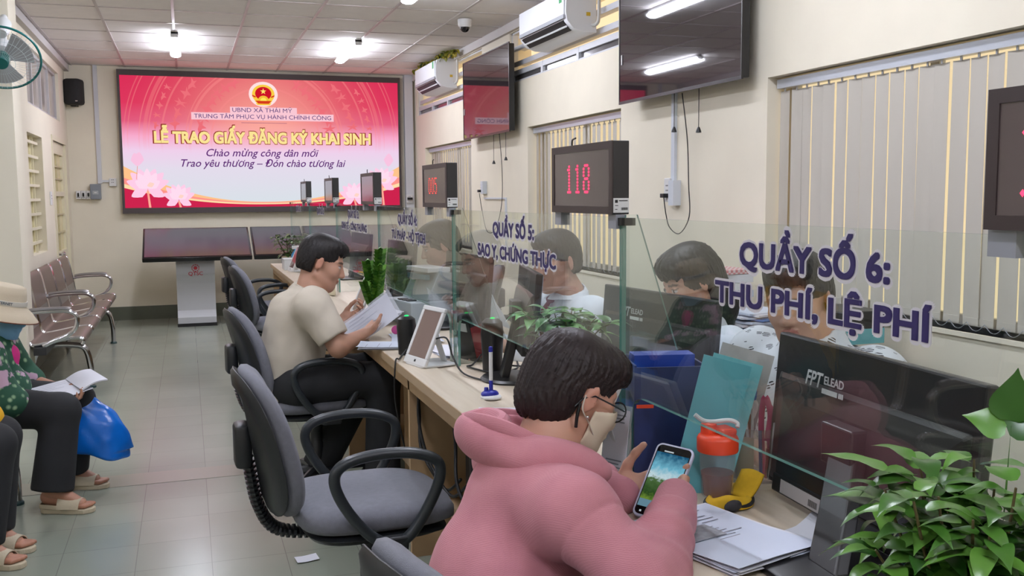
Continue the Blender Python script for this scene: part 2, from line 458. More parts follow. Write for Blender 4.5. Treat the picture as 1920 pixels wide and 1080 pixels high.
def person_field(J, r, head=None, hands=(), blend=0.03):
    """J joints; one continuous body field. r: radii"""
    fs = [s_cone(J['pelvis'], J['belly'], r['pelvis'], r['belly']), s_cone(J['belly'], J['chest'], r['belly'], r['chest'])]
    for k in 'LR':
        fs += [s_cone(J['chest'], J['sh'+k], r['chest']*0.72, r['sh']), s_cone(J['sh'+k], J['el'+k], r['sh']*0.92, r['el']), s_cone(J['el'+k], J['wr'+k], r['el']*0.98, r['wr']),
               s_cone(J['hip'+k], J['kn'+k], r['hip'], r['kn']), s_cone(J['kn'+k], J['an'+k], r['kn']*0.92, r['an'])]
        if 'to'+k in J: fs.append(s_cone(J['an'+k], J['to'+k], r['an']*0.9, 0.028))
    fs += [s_cone(J['chest'], J['neck'], r['chest']*0.6, r['neck']*1.15), s_cone(J['neck'], J['skull'], r['neck'], r['neck']*0.98)]
    return s_parts(s_union(fs, blend), [(h, 0.02) for h in ([head] if head else [])]+[(h, 0.012) for h in hands])
# ------------------------------------------------------------ the room
XL, XR, YB, YF, HC = -1.22, 2.72, 11.8, -2.2, 2.87
CREAM = mat('cream_wall_paint', (234, 226, 207), 0.75, noise=0.03, nscale=3, bump=0.05, bscale=90)
CREAM_L = mat('pale_wall_paint', (232, 224, 205), 0.75, noise=0.02, nscale=3)
WHITE_P = mat('white_plastic', (222, 222, 222), 0.4)
GREY_TRUNK = mat('grey_white_trunking', (205, 207, 212), 0.45)
BLACK_P = mat('black_plastic', (24, 24, 26), 0.38)
BLACK_M = mat('black_matt', (18, 18, 19), 0.7)
CHROME = mat('chrome', (215, 215, 220), 0.12, metal=1.0)
def tile_floor():
    m = bpy.data.materials.new('grey_green_floor_tile'); nt, N, L, B, O = nodes(m)
    tc = N.new('ShaderNodeTexCoord'); mp = N.new('ShaderNodeMapping'); mp.inputs['Location'].default_value = (0.235, -0.205, 0)
    br = N.new('ShaderNodeTexBrick'); br.offset = 0; br.inputs['Scale'].default_value = 1; br.inputs['Brick Width'].default_value = 0.2775; br.inputs['Row Height'].default_value = 0.2965
    br.inputs['Mortar Size'].default_value = 0.0018; br.inputs['Mortar Smooth'].default_value = 0.3
    br.inputs['Color1'].default_value = (*lin((142, 148, 135)), 1); br.inputs['Color2'].default_value = (*lin((147, 152, 139)), 1); br.inputs['Mortar'].default_value = (*lin((122, 123, 115)), 1)
    L.new(tc.outputs['Object'], mp.inputs[0]); L.new(mp.outputs[0], br.inputs['Vector'])
    n = N.new('ShaderNodeTexNoise'); n.inputs['Scale'].default_value = 1.7; n.inputs['Detail'].default_value = 6; L.new(tc.outputs['Object'], n.inputs[0])
    mr = N.new('ShaderNodeMapRange'); mr.inputs['To Min'].default_value = 0.88; mr.inputs['To Max'].default_value = 1.1; L.new(n.outputs['Fac'], mr.inputs['Value'])
    sc = N.new('ShaderNodeVectorMath'); sc.operation = 'SCALE'; L.new(br.outputs['Color'], sc.inputs[0]); L.new(mr.outputs[0], sc.inputs['Scale']); L.new(sc.outputs[0], B.inputs['Base Color'])
    mr2 = N.new('ShaderNodeMapRange'); mr2.inputs['To Min'].default_value = 0.16; mr2.inputs['To Max'].default_value = 0.3; L.new(n.outputs['Fac'], mr2.inputs['Value']); L.new(mr2.outputs[0], B.inputs['Roughness'])
    B.inputs['Specular IOR Level'].default_value = 0.45
    return m
struct('floor', MB().box((XL-3.2, YF, -0.1), (XR+0.2, YB+0.2, 0)), tile_floor(), smooth=0)
struct('trim_1', MB().box((XL-3.2, 4.93, 0.0), (0.95, 5.14, 0.0016)), mat('beige_floor_border', (152, 149, 136), 0.25), smooth=0)
def ceiling_mat():
    m = mat('ceiling_tile', (236, 231, 228), 0.85, noise=0.025, nscale=8, bump=0.12, bscale=160); return m
struct('ceiling', MB().box((XL-3.2, YF, HC), (XR+0.2, YB+0.2, HC+0.1)), ceiling_mat(), smooth=0)
gx = [-0.595+0.553*k for k in range(-1, 6)]; gy = [11.72-0.587*k for k in range(0, 23)]
g = MB()
for x in gx: g.box((x-0.011, YF, HC-0.006), (x+0.011, YB, HC+0.01))
for y in gy: g.box((XL, y-0.010, HC-0.0045), (XR, y+0.010, HC+0.01))
struct('trim_2', g, mat('ceiling_tee_bar', (188, 180, 178), 0.35), smooth=0)
g = MB()                                                              # coved edge strips along the long walls
for x0, x1 in ((XL, XL+0.05), (XR-0.035, XR)): g.box((x0, YF, HC-0.075), (x1, YB, HC-0.001))
struct('trim_3', g, mat('grey_white_cornice', (196, 192, 190), 0.6), smooth=0)

def wall_y(x0, x1, ya, yb, z0, z1, holes):
    """wall running along Y between x0 and x1 with rectangular openings (y0, y1, z0, z1)"""
    ys = sorted({ya, yb, *[h[0] for h in holes], *[h[1] for h in holes]}); zs = sorted({z0, z1, *[h[2] for h in holes], *[h[3] for h in holes]})
    m = MB()
    for a, b in zip(ys, ys[1:]):
        for c, d in zip(zs, zs[1:]):
            if any(h[0] <= (a+b)/2 <= h[1] and h[2] <= (c+d)/2 <= h[3] for h in holes): continue
            m.box((x0, a, c), (x1, b, d))
    return m
WIN = [(2.2, 4.12, 0.88, 1.96), (5.8, 7.62, 0.85, 1.96), (9.3, 11.25, 0.85, 1.96)]
CLER = [(5.84, 8.07, 2.36, 2.79), (8.9, 11.62, 2.36, 2.79)]
struct('wall_right', wall_y(XR, XR+0.2, YF, YB+0.2, 0, HC, WIN+CLER), CREAM, smooth=0)
struct('wall_back', MB().box((XL-0.2, YB, 0), (XR, YB+0.2, HC)), CREAM, smooth=0)
LW = [(8.85, 9.72, 0.92, 1.95), (9.0, 11.2, 2.2, 2.7), (10.42, 11.45, 0.0, 1.97)]
struct('wall_left', wall_y(XL-0.2, XL, 7.4, YB, 0, HC, LW), CREAM_L, smooth=0)
struct('pillar', MB().box((XL-0.2, 7.1, 0), (-1.05, 7.42, HC)), CREAM, smooth=0)
# the hall widens on the left in front of the pillar
struct('wall_left', MB().box((XL-3.2, 7.2, 0), (XL-0.2, 7.4, HC)), CREAM, smooth=0)
struct('wall_left', MB().box((XL-3.4, YF, 0), (XL-3.2, 7.4, HC)), CREAM, smooth=0)
struct('wall_front', MB().box((XL-3.4, YF-0.2, 0), (XR+0.2, YF, HC)), CREAM, smooth=0)
BASE = mat('dark_green_skirting_tile', (92, 96, 82), 0.3, noise=0.08, nscale=6)
struct('baseboard_back', MB().box((XL, YB-0.012, 0), (XR, YB, 0.155)), BASE, smooth=0)
struct('baseboard_left', MB().box((XL, 7.42, 0), (XL+0.012, 10.42, 0.155)).box((XL, 11.45, 0), (XL+0.012, YB-0.012, 0.155)), BASE, smooth=0)
struct('baseboard_right', MB().box((XR-0.012, YF, 0), (XR, YB-0.012, 0.155)), BASE, smooth=0)

# ---- side windows behind the counter: frame, panes, and the vertical blinds that hang in them
ALU = mat('white_window_frame', (206, 208, 212), 0.4)
PANE = sheet_glass('window_pane', (0.92, 0.95, 0.95))
for i, (y0, y1, z0, z1) in enumerate(WIN):
    f = MB(); x0, x1 = XR+0.14, XR+0.17
    for a, b, c, d in ((y0, y1, z0, z0+0.04), (y0, y1, z1-0.04, z1), (y0, y0+0.04, z0+0.04, z1-0.04), (y1-0.04, y1, z0+0.04, z1-0.04), ((y0+y1)/2-0.025, (y0+y1)/2+0.025, z0+0.04, z1-0.04)):
        f.box((x0, a, c), (x1, b, d))
    w = struct('window_%d' % (i+1), f, ALU, smooth=0)
    struct('pane', MB().box((XR+0.153, y0+0.04, z0+0.04), (XR+0.157, y1-0.04, z1-0.04)), PANE, parent=w, smooth=0)
    struct('sill', MB().box((XR-0.012, y0-0.01, z0-0.018), (XR+0.14, y1+0.01, z0)), CREAM_L, parent=w, smooth=0)
SLAT = bpy.data.materials.new('grey_blind_fabric')
nt, N, L, B, O = nodes(SLAT)
B.inputs['Base Color'].default_value = (*lin((197, 191, 180)), 1); B.inputs['Roughness'].default_value = 0.8
tr = N.new('ShaderNodeBsdfTranslucent'); tr.inputs[0].default_value = (*lin((200, 190, 175)), 1)
mx = N.new('ShaderNodeMixShader'); mx.inputs[0].default_value = 0.08
L.new(B.outputs[0], mx.inputs[1]); L.new(tr.outputs[0], mx.inputs[2]); L.new(mx.outputs[0], O.inputs[0])
BRAIL = mat('blind_rail', (186, 190, 198), 0.35, metal=0.3)
BLIND_L = ['grey vertical blind in the window behind the desk with the orange-lidded shaker', 'grey vertical blind half open in the window behind the board showing 118',
           'pale vertical blind in the far window beside the big red screen']
def blind(i, y0, y1, z0, z1, pitch, ang, jit, width):
    t = thing('vertical_blind', BLIND_L[i], 'blind', (XR+0.065, 0, 0), group='vertical blinds in the right wall')
    h = z1-z0-0.085; sl = MB()
    sl.grid(lambda u, v: (0.006*math.sin(PI*u), (u-0.5)*width, -h*v), 4, 1, thick=0.0009)
    sl.box((0.0, -width*0.48, -h), (0.004, width*0.48, -h+0.028))
    me = sl.mesh('slat'); me.materials.append(SLAT); me.polygons.foreach_set('use_smooth', [True]*len(me.polygons)); me.set_sharp_from_angle(angle=R(40))
    n = int((y1-y0-0.06)/pitch); rs = random.Random(i+3); hook = MB().box((-0.022, y0+0.015, z1-0.055), (0.022, y1-0.015, z1-0.012))
    for k in range(n+1):
        y = y0+0.05+k*pitch+ (0.0 if rs.random() < 0.7 else rs.uniform(-0.012, 0.012))
        a = ang+rs.uniform(-jit, jit)
        o = bpy.data.objects.new('slat', me); COL.objects.link(o); o.parent = t; o.location = (0, y, z1-0.068); o.rotation_euler = (R(rs.uniform(-0.35, 0.35)), 0, R(a))
        hook.box((-0.003, y-0.004, z1-0.07), (0.003, y+0.004, z1-0.05))
    obj('headrail', hook, BRAIL, t, smooth=0)
    ch = MB()
    for k in range(n):
        ya = y0+0.05+k*pitch
        ch.tube([(-0.012, ya+pitch*j/6, z1-0.068-h+0.012-0.030*math.sin(PI*j/6)) for j in range(7)], 0.0013, 5)
    obj('bead_chain', ch, BRAIL, t)
blind(0, 2.2, 4.12, 0.88, 1.96, 0.0865, 0, 6, 0.0795)
blind(1, 5.8, 7.62, 0.85, 1.96, 0.090, -8, 4, 0.078)
blind(2, 9.3, 11.25, 0.85, 1.96, 0.090, -3, 3, 0.084)

# ---- clerestory openings above: frame, louvre blades, bottom row of dark panes
SMOKE = mat('dark_clerestory_glass', (92, 90, 92), 0.08)
LOUV = mat('pale_louvre_blade', (205, 206, 212), 0.5)
for i, (y0, y1, z0, z1) in enumerate(CLER):
    f = MB(); x0, x1 = XR+0.02, XR+0.07
    for c, d in ((z0, z0+0.018), (z0+0.062, z0+0.105), (z1-0.015, z1)): f.box((x0, y0, c), (x1, y1, d))
    nn = int((y1-y0)/0.88)+1
    for k in range(nn+1):
        yy = y0+(y1-y0)*k/nn; f.box((x0-0.002, max(yy-0.022, y0), z0), (x1+0.002, min(yy+0.022, y1), z0+0.105))
    f.box((x0, y0, z0), (x1, y0+0.025, z1)); f.box((x0, y1-0.025, z0), (x1, y1, z1))
    w = struct('window_%d' % (i+4), f, ALU, smooth=0)
    struct('dark_pane', MB().box((x0+0.02, y0+0.02, z0+0.01), (x0+0.026, y1-0.02, z0+0.07)), SMOKE, parent=w, smooth=0)
    for zz in (z0+0.165, z0+0.295):
        struct('louvre_blade', MB().box((-0.03, y0+0.02, -0.005), (0.03, y1-0.02, 0.005), M=Matrix.Translation((XR+0.1, 0, zz)) @ Matrix.Rotation(R(12), 4, 'Y')), LOUV, parent=w, smooth=0)
        struct('louvre_bar', MB().box((XR+0.03, y0+0.02, zz-0.026), (XR+0.045, y1-0.02, zz+0.016)), LOUV, parent=w, smooth=0)

# ---- left wall: barred window, glazed strip above, lattice door
YEL = mat('pale_yellow_shutter', (226, 218, 176), 0.6); OCHRE = mat('ochre_slat', (150, 134, 100), 0.6); CRM = mat('cream_gloss_paint', (228, 221, 195), 0.45)
y0, y1, z0, z1 = LW[0]; f = MB()
for k in range(8): zz = z0+0.09+(z1-z0-0.1)*k/7.4; f.box((XL-0.06, y0+0.01, zz-0.012), (XL-0.035, y1-0.01, zz+0.012))
for k in range(2): yy = y0+(y1-y0)*(k+1)/3; f.box((XL-0.058, yy-0.008, z0), (XL-0.04, yy+0.008, z1))
w = struct('window_6', f, CRM, smooth=0)
s_ = MB()
for k in range(13): yy = y0+0.035+k*(y1-y0-0.07)/12; s_.box((-0.005, -0.03, z0), (0.004, 0.03, z1), M=Matrix.Translation((XL-0.085, yy, 0)) @ Matrix.Rotation(R(22 if k % 2 else -14), 4, 'Z'))
struct('shutter_slats', s_, [YEL], parent=w, smooth=0)
struct('shutter_backing', MB().box((XL-0.19, y0-0.02, z0-0.02), (XL-0.17, y1+0.02, z1+0.02)), OCHRE, parent=w, smooth=0)
y0, y1, z0, z1 = LW[1]; f = MB(); PALE = mat('pale_grey_window_frame', (190, 188, 190), 0.4)
for k in range(5): yy = y0+(y1-y0)*k/4; f.box((XL-0.07, max(y0, yy-0.018), z0), (XL-0.03, min(y1, yy+0.018), z1))
for zz in (z0, z1-0.03): f.box((XL-0.07, y0, zz), (XL-0.03, y1, zz+0.03))
w = struct('window_7', f, PALE, smooth=0)
struct('grey_pane', MB().box((XL-0.056, y0+0.01, z0+0.01), (XL-0.05, y1-0.01, z1-0.01)), mat('grey_glass', (182, 172, 164), 0.1, spec=0.9), parent=w, smooth=0)
y0, y1, z0, z1 = LW[2]; d = MB()
for a, b, c, e in ((y0, y0+0.1, 0, z1), (y1-0.1, y1, 0, z1), (y0+0.1, y1-0.1, z1-0.12, z1), (y0+0.1, y1-0.1, 0, 0.12), (y0+0.1, y1-0.1, 0.78, 0.86), (y0+0.1, y1-0.1, 1.42, 1.47), (y0+0.1, y1-0.1, 0.12, 0.78)):
    d.box((XL-0.055, a, c), (XL-0.015, b, e))
dr = struct('door_1', d, CRM, smooth=0)
for c, e, n in ((0.86, 1.42, 3), (1.47, 1.85, 3)):
    pn = MB().box((XL-0.05, y0+0.1, c), (XL-0.042, y1-0.1, e))
    struct('door_pane', pn, YEL, parent=dr, smooth=0)
    gr = MB()
    for k in range(1, n): zz = c+(e-c)*k/n; gr.box((XL-0.04, y0+0.1, zz-0.008), (XL-0.024, y1-0.1, zz+0.008))
    gr.box((XL-0.04, (y0+y1)/2-0.008, c), (XL-0.024, (y0+y1)/2+0.008, e)); struct('door_grille', gr, mat('door_grille_paint', (196, 186, 150), 0.5), parent=dr, smooth=0)
MK = Matrix.Translation((XL-0.015, 10.52, 0.84)) @ Matrix.Rotation(R(90), 4, 'Y')
struct('door_knob', MB().lathe([(0.03, 0), (0.03, 0.006), (0.012, 0.012), (0.012, 0.035), (0.026, 0.045), (0.03, 0.06), (0.022, 0.075), (0.002, 0.08)], M=MK, n=16), CHROME, parent=dr)
struct('door_frame', MB().box((XL-0.06, y0-0.05, 0), (XL+0.012, y0, z1+0.05)).box((XL-0.19, y1-0.006, 0), (XL+0.012, y1+0.05, z1+0.05)).box((XL-0.06, y0, z1), (XL+0.012, y1, z1+0.05)), CRM, parent=dr, smooth=0)

# ---- tube lights: white batten and its bright diffuser
GLOW = glow('tube_light_glow', (236, 240, 255), TUBE_POWER)
TL = [(-0.04, 9.8, 'tube light above the aisle nearest the big screen'), (1.6, 9.8, 'tube light above the desks nearest the big screen'),
      (-0.04, 6.5, 'tube light above the middle of the aisle'), (1.6, 6.5, 'tube light above the desks in front of the dome camera'),
      (-0.04, 3.2, 'tube light above the aisle beside the seated man'), (1.6, 3.2, 'tube light above the near desks'),
      (-0.04, -0.2, 'tube light at the near end of the aisle'), (1.6, -0.2, 'tube light at the near end of the desks'),
      (-2.7, 4.5, 'tube light above the waiting benches'), (-2.7, 0.8, 'tube light above the near waiting area')]
def tube_light(x, y, label):
    t = thing('tube_light', label, 'ceiling light', (x, y, HC-0.006), group='tube lights on the ceiling')
    obj('batten', MB().box((-0.034, -0.6, -0.02), (0.034, 0.6, 0)), WHITE_P, t, smooth=0, bevel=0.003)
    obj('end_cap', MB().box((-0.034, -0.600, -0.050), (0.034, -0.585, -0.0)), WHITE_P, t, smooth=0); obj('end_cap', MB().box((-0.034, 0.585, -0.050), (0.034, 0.600, -0.0)), WHITE_P, t, smooth=0)
    prof = [(0.05*math.cos(2*PI*k/16), -0.044+0.022*math.sin(2*PI*k/16)) for k in range(16)]
    obj('diffuser', MB().ring_loft([[(px, yy, pz) for px, pz in prof] for yy in (-0.585, 0.585)]), GLOW, t, smooth=60)
for a in TL: tube_light(*a)
# ------------------------------------------------------------ the big LED screen on the back wall
def led_screen():
    ys = 11.735
    t = thing('led_screen', 'huge red and pink LED screen with golden title on the back wall', 'screen', (0.925, YB, 2.025))
    fr = MB()
    for a, b in (((-1.605, -0.085, -0.805), (1.605, 0, -0.742)), ((-1.605, -0.085, 0.742), (1.605, 0, 0.805)), ((-1.605, -0.08, -0.742), (-1.578, 0, 0.742)), ((1.578, -0.08, -0.742), (1.605, 0, 0.742))): fr.box(a, b)
    obj('frame', fr, mat('led_frame', (70, 62, 62), 0.5), t, smooth=0)
    obj('backing', MB().box((-1.58, -0.06, -0.745), (1.58, -0.005, 0.745)), BLACK_P, t, smooth=0)
    m = bpy.data.materials.new('led_picture'); nt, N, L, B, O = nodes(m); N.remove(B)
    tc = N.new('ShaderNodeTexCoord'); sx = N.new('ShaderNodeSeparateXYZ'); L.new(tc.outputs['Object'], sx.inputs[0])
    def ramp(fac, stops):
        r = N.new('ShaderNodeValToRGB'); L.new(fac, r.inputs[0]); e = r.color_ramp.elements
        while len(e) < len(stops): e.new(0.5)
        for k, (p, c) in enumerate(stops): e[k].position = p; e[k].color = (*lin(c), 1) if isinstance(c, tuple) else (c, c, c, 1)
        return r.outputs[0]
    def mathn(op, a, b=None, c=None):
        n = N.new('ShaderNodeMath'); n.operation = op
        for i, v in enumerate((a, b, c)):
            if v is None: continue
            if isinstance(v, (int, float)): n.inputs[i].default_value = v
            else: L.new(v, n.inputs[i])
        return n.outputs[0]
    h = mathn('MULTIPLY_ADD', sx.outputs[2], 1/1.484, 0.5)
    col = ramp(h, [(0.0, (216, 226, 232)), (0.3, (228, 220, 236)), (0.44, (240, 208, 236)), (0.55, (248, 170, 205)), (0.66, (226, 88, 126)), (0.8, (222, 50, 92)), (1.0, (218, 42, 86))])
    r = N.new('ShaderNodeVectorMath'); r.operation = 'LENGTH'; cb = N.new('ShaderNodeCombineXYZ'); L.new(sx.outputs[0], cb.inputs[0])
    L.new(mathn('ADD', sx.outputs[2], -0.02), cb.inputs[1]); L.new(cb.outputs[0], r.inputs[0]); rad = r.outputs['Value']
    warm = mathn('POWER', 2.718, mathn('MULTIPLY', mathn('POWER', mathn('DIVIDE', rad, 0.82), 2.0), -1.0))
    up = ramp(h, [(0.0, 0.0), (0.42, 0.0), (0.62, 1.0), (1.0, 1.0)])
    mx = N.new('ShaderNodeMix'); mx.data_type = 'RGBA'; L.new(mathn('MULTIPLY', warm, mathn('MULTIPLY', up, 0.85)), mx.inputs[0]); L.new(col, mx.inputs[6]); mx.inputs[7].default_value = (*lin((255, 178, 160)), 1)
    rings = None                                              # faint drum rings around the emblem
    for rr, ww, aa in ((0.62, 0.010, 0.35), (0.86, 0.014, 0.45), (0.90, 0.006, 0.4), (1.16, 0.010, 0.4), (1.30, 0.008, 0.4), (1.34, 0.02, 0.3), (1.40, 0.006, 0.45), (1.52, 0.006, 0.35), (1.56, 0.006, 0.3)):
        k = mathn('MULTIPLY', mathn('LESS_THAN', mathn('ABSOLUTE', mathn('SUBTRACT', rad, rr)), ww), aa); rings = k if rings is None else mathn('ADD', rings, k)
    mx2 = N.new('ShaderNodeMix'); mx2.data_type = 'RGBA'; L.new(mathn('MULTIPLY', rings, up), mx2.inputs[0]); L.new(mx.outputs[2], mx2.inputs[6]); mx2.inputs[7].default_value = (*lin((250, 140, 140)), 1)
    e = N.new('ShaderNodeEmission'); L.new(mx2.outputs[2], e.inputs[0]); e.inputs[1].default_value = 1.0; L.new(e.outputs[0], O.inputs[0])
    obj('picture', MB().box((-1.578, -0.066, -0.742), (1.578, -0.06, 0.742)), m, t, smooth=0)
    lay = [0]
    def flat(name, polys, c, s=1.0, step=True):
        if step: lay[0] += 1
        yy = -0.066-0.0006*lay[0]; mb = MB()
        for p in polys: mb.add([(x, yy, z) for x, z in p], [tuple(range(len(p)))])
        return obj(name, mb, glow('led_'+name, c, s), t, smooth=0)
    # drum figures: small birds and dancers on the rings
    P = []; rs = random.Random(5)
    for rr, n, sz in ((0.75, 22, 0.085), (1.03, 26, 0.075), (1.23, 34, 0.05)):
        for k in range(n):
            a = PI*(k+0.5)/n; cx, cz = rr*math.cos(a), 0.02+rr*math.sin(a)
            if cz > 0.70 or abs(cx) > 1.5 or cz < 0.14: continue
            ca, sa = math.cos(a-PI/2), math.sin(a-PI/2); kind = k % 3
            sh = [[(-1, -.2), (-.3, .1), (0, .9), (.3, .15), (1, .4), (.5, -.1), (.2, -.8), (-.1, -.3)], [(-.3, -1), (-.15, 0), (-.7, .5), (-.1, .4), (0, 1), (.2, .4), (.7, .7), (.25, 0), (.5, -.9), (.1, -.3)], [(-1, 0), (-.4, .3), (.2, .25), (.9, .7), (.6, .1), (1, -.2), (.3, -.2), (0, -.8), (-.2, -.25)]][kind]
            P.append([(cx+sz*(x*ca-z*sa), cz+sz*(x*sa+z*ca)) for x, z in sh])
    flat('drum_figures', P, (238, 112, 122))
    # waves along the bottom
    def wave(zl, zm, zb=-0.742, zr=None, n=40):
        zr = zl if zr is None else zr; up_ = []
        for k in range(n+1):
            x = -1.578+3.156*k/n; u = x/1.578; side = zl if u < 0 else zr
            up_.append((x, zm+(side-zm)*abs(u)**2.2))
        return up_
    def band(a, b): return [[a[i], a[i+1], b[i+1], b[i]] for i in range(len(a)-1)]
    flo = [(x, -0.742) for x, z in wave(0, 0)]
    flat('orange_wave', band(wave(-0.27, -0.685), flo), (255, 196, 140)); flat('pink_wave', band(wave(-0.40, -0.69), flo), (255, 150, 140)); flat('cream_wave', band(wave(-0.47, -0.70), flo), (255, 222, 170)); flat('red_wave', band(wave(-0.515, -0.715), flo), (206, 36, 78))
    # lotus flowers and buds
    def petal(cx, cz, ang, ln, wd):
        a = R(ang); o = []
        for k in range(12):
            u = 2*PI*k/12; px = ln*(0.5+0.5*math.cos(u)); pz = wd*math.sin(u)*(0.5+0.5*(1-abs(math.cos(u))))
            o.append((cx+px*math.cos(a)-pz*math.sin(a), cz+px*math.sin(a)+pz*math.cos(a)))
        return o
    def lotus(cx, cz, s):
        flat('lotus_stem', [[(cx-0.012, cz-0.02), (cx+0.008, cz-0.02), (cx+0.03, -0.74), (cx+0.005, -0.74)]], (255, 170, 150))
        flat('lotus_outer_petals', [petal(cx, cz, a, s*l, s*0.24) for a, l in ((160, 0.95), (135, 1.0), (112, 0.95), (68, 0.95), (45, 1.0), (20, 0.98), (-28, 0.8), (208, 0.8))], (255, 205, 232))
        flat('lotus_inner_petals', [petal(cx, cz, a, s*l, s*0.2) for a, l in ((90, 0.9), (120, 0.8), (60, 0.8), (148, 0.62), (32, 0.62))], (255, 220, 240)); flat('lotus_heart', [petal(cx-0.02*s, cz+0.1*s, 20, s*0.32, s*0.12)], (255, 214, 200))
    lotus(-1.33, -0.52, 0.25); lotus(-1.0, -0.645, 0.19); lotus(1.02, -0.645, 0.2); lotus(1.36, -0.47, 0.21)
    flat('lotus_bud', [petal(-1.43, -0.27, 80, 0.16, 0.06), petal(-1.43, -0.27, 100, 0.15, 0.055), petal(1.44, -0.27, 85, 0.16, 0.06)], (250, 196, 226))
    flat('bud_stem', [[(-1.432, -0.27), (-1.426, -0.27), (-1.442, -0.42), (-1.448, -0.42)]], (240, 150, 130))
    # halo, emblem, writing
    circ = lambda cx, cz, a, b, n=28, a0=0, a1=360: [(cx+a*math.cos(R(a0+(a1-a0)*k/(n if a1-a0 == 360 else n-1))), cz+b*math.sin(R(a0+(a1-a0)*k/(n if a1-a0 == 360 else n-1)))) for k in range(n)]
    ex, ez = -0.02, 0.565
    flat('emblem_halo', [circ(ex, ez, 0.165, 0.145)], (255, 226, 226)); flat('emblem_wreath', [circ(ex, ez, 0.128, 0.112), [(ex-0.09, ez-0.1), (ex+0.09, ez-0.1), (ex+0.07, ez-0.125), (ex-0.07, ez-0.125)]], (250, 205, 70))
    flat('emblem_field', [circ(ex, ez+0.008, 0.093, 0.078)], (205, 20, 40)); flat('emblem_gear', [circ(ex, ez-0.075, 0.062, 0.06, 16, 0, 180), circ(ex, ez-0.07, 0.098, 0.045, 16, 180, 360)], (245, 190, 60))
    flat('emblem_ribbon', [[(ex-0.09, ez-0.075), (ex+0.09, ez-0.075), (ex+0.06, ez-0.108), (ex-0.06, ez-0.108)], [(ex-0.128, ez-0.005), (ex-0.085, ez-0.025), (ex-0.09, ez-0.04), (ex-0.125, ez-0.025)], [(ex+0.128, ez-0.005), (ex+0.085, ez-0.025), (ex+0.09, ez-0.04), (ex+0.125, ez-0.025)]], (214, 60, 30))
    flat('emblem_sun', [circ(ex, ez-0.075, 0.036, 0.036, 14, 0, 180)], (255, 232, 90))
    flat('emblem_star', [[(ex+(0.036 if k % 2 == 0 else 0.0145)*math.sin(PI*k/5), ez+0.033+(0.036 if k % 2 == 0 else 0.0145)*math.cos(PI*k/5)) for k in range(10)]], (255, 226, 110))
    flat('text_plate', [[(-0.40, 0.415), (0.36, 0.415), (0.36, 0.345), (-0.40, 0.345)], [(-0.83, 0.345), (0.79, 0.345), (0.79, 0.262), (-0.83, 0.262)]], (250, 200, 212)); flat('text_rule', [[(-0.28, 0.236), (0.24, 0.236), (0.24, 0.231), (-0.28, 0.231)]], (150, 90, 120))
    def write(name, body, w, hgt, cx, z, c, **k):
        lay[0] += 1; me = place(text_fit(body, w, hgt, **k), (cx, -0.066-0.0006*lay[0], z), (1, 0, 0), (0, 0, 1)); return obj(name, me, glow('led_'+name, c), t, smooth=0)
    write('small_line', 'UBND XÃ THÁI MỸ', 0.68, 0.050, -0.035, 0.357, (78, 56, 120)); write('small_line', 'TRUNG TÂM PHỤC VỤ HÀNH CHÍNH CÔNG', 1.56, 0.050, -0.02, 0.280, (78, 56, 120))
    write('title_edge', 'LỄ TRAO GIẤY ĐĂNG KÝ KHAI SINH', 2.50, 0.135, -0.005, -0.005, (150, 62, 50), bold=0.066); write('title', 'LỄ TRAO GIẤY ĐĂNG KÝ KHAI SINH', 2.47, 0.128, -0.005, -0.002, (252, 228, 150), bold=0.040)
    write('script_line', 'Chào mừng công dân mới', 1.28, 0.088, -0.04, -0.155, (96, 44, 118), shear=0.3, cb=0.008); write('script_line', 'Trao yêu thương – Đón chào tương lai', 1.88, 0.088, -0.02, -0.275, (96, 44, 118), shear=0.3, cb=0.008)
led_screen()

# ------------------------------------------------------------ televisions and air conditioners on the right wall
SCREEN = mat('dark_glossy_screen', (46, 38, 44), 0.03, spec=1.0); SCREEN.node_tree.nodes['Principled BSDF'].inputs['IOR'].default_value = 1.75
def television(y0, y1, z0, z1, label):
    w, h = y1-y0, z1-z0
    t = thing('television', label, 'television', (2.6, (y0+y1)/2, (z0+z1)/2), group='televisions on the right wall')
    obj('back_cover', MB().rbox((0.028, 0, 0), (w-0.02, h-0.02, 0.05), 0.02, M=axes((0, 0, 0), (0, 1, 0), (0, 0, 1)) @ Matrix.Translation((0, 0, 0.0))) if False else MB().box((0.004, -w/2+0.01, -h/2+0.01), (0.05, w/2-0.01, h/2-0.01)), BLACK_P, t, smooth=0, bevel=0.006)
    fr = MB()
    for a, b in (((-0.004, -w/2, -h/2), (0.006, w/2, -h/2+0.018)), ((-0.004, -w/2, h/2-0.008), (0.006, w/2, h/2)), ((-0.004, -w/2, -h/2+0.018), (0.006, -w/2+0.008, h/2-0.008)), ((-0.004, w/2-0.008, -h/2+0.018), (0.006, w/2, h/2-0.008))): fr.box(a, b)
    obj('bezel', fr, mat('tv_bezel', (30, 27, 30), 0.3), t, smooth=0)
    obj('screen', MB().box((-0.001, -w/2+0.008, -h/2+0.018), (0.004, w/2-0.008, h/2-0.008)), SCREEN, t, smooth=0)
    obj('wall_bracket', MB().box((0.05, -0.2, -0.12), (0.118, 0.2, 0.12)), BLACK_M, t, smooth=0)
    obj('maker_badge', MB().box((-0.0055, w/2-0.05, -h/2+0.24), (-0.004, w/2-0.036, -h/2+0.3)), WHITE_P, t, smooth=0)
    return t
television(4.16, 5.57, 1.955, 2.70, 'wall television above the board showing 118, reflecting two tube lights'); television(7.73, 9.14, 1.93, 2.67, 'wall television nearer the big screen, reflecting its red picture')
AIRC = mat('air_conditioner_white', (226, 228, 232), 0.35); DK = mat('vent_black', (14, 15, 17), 0.5)
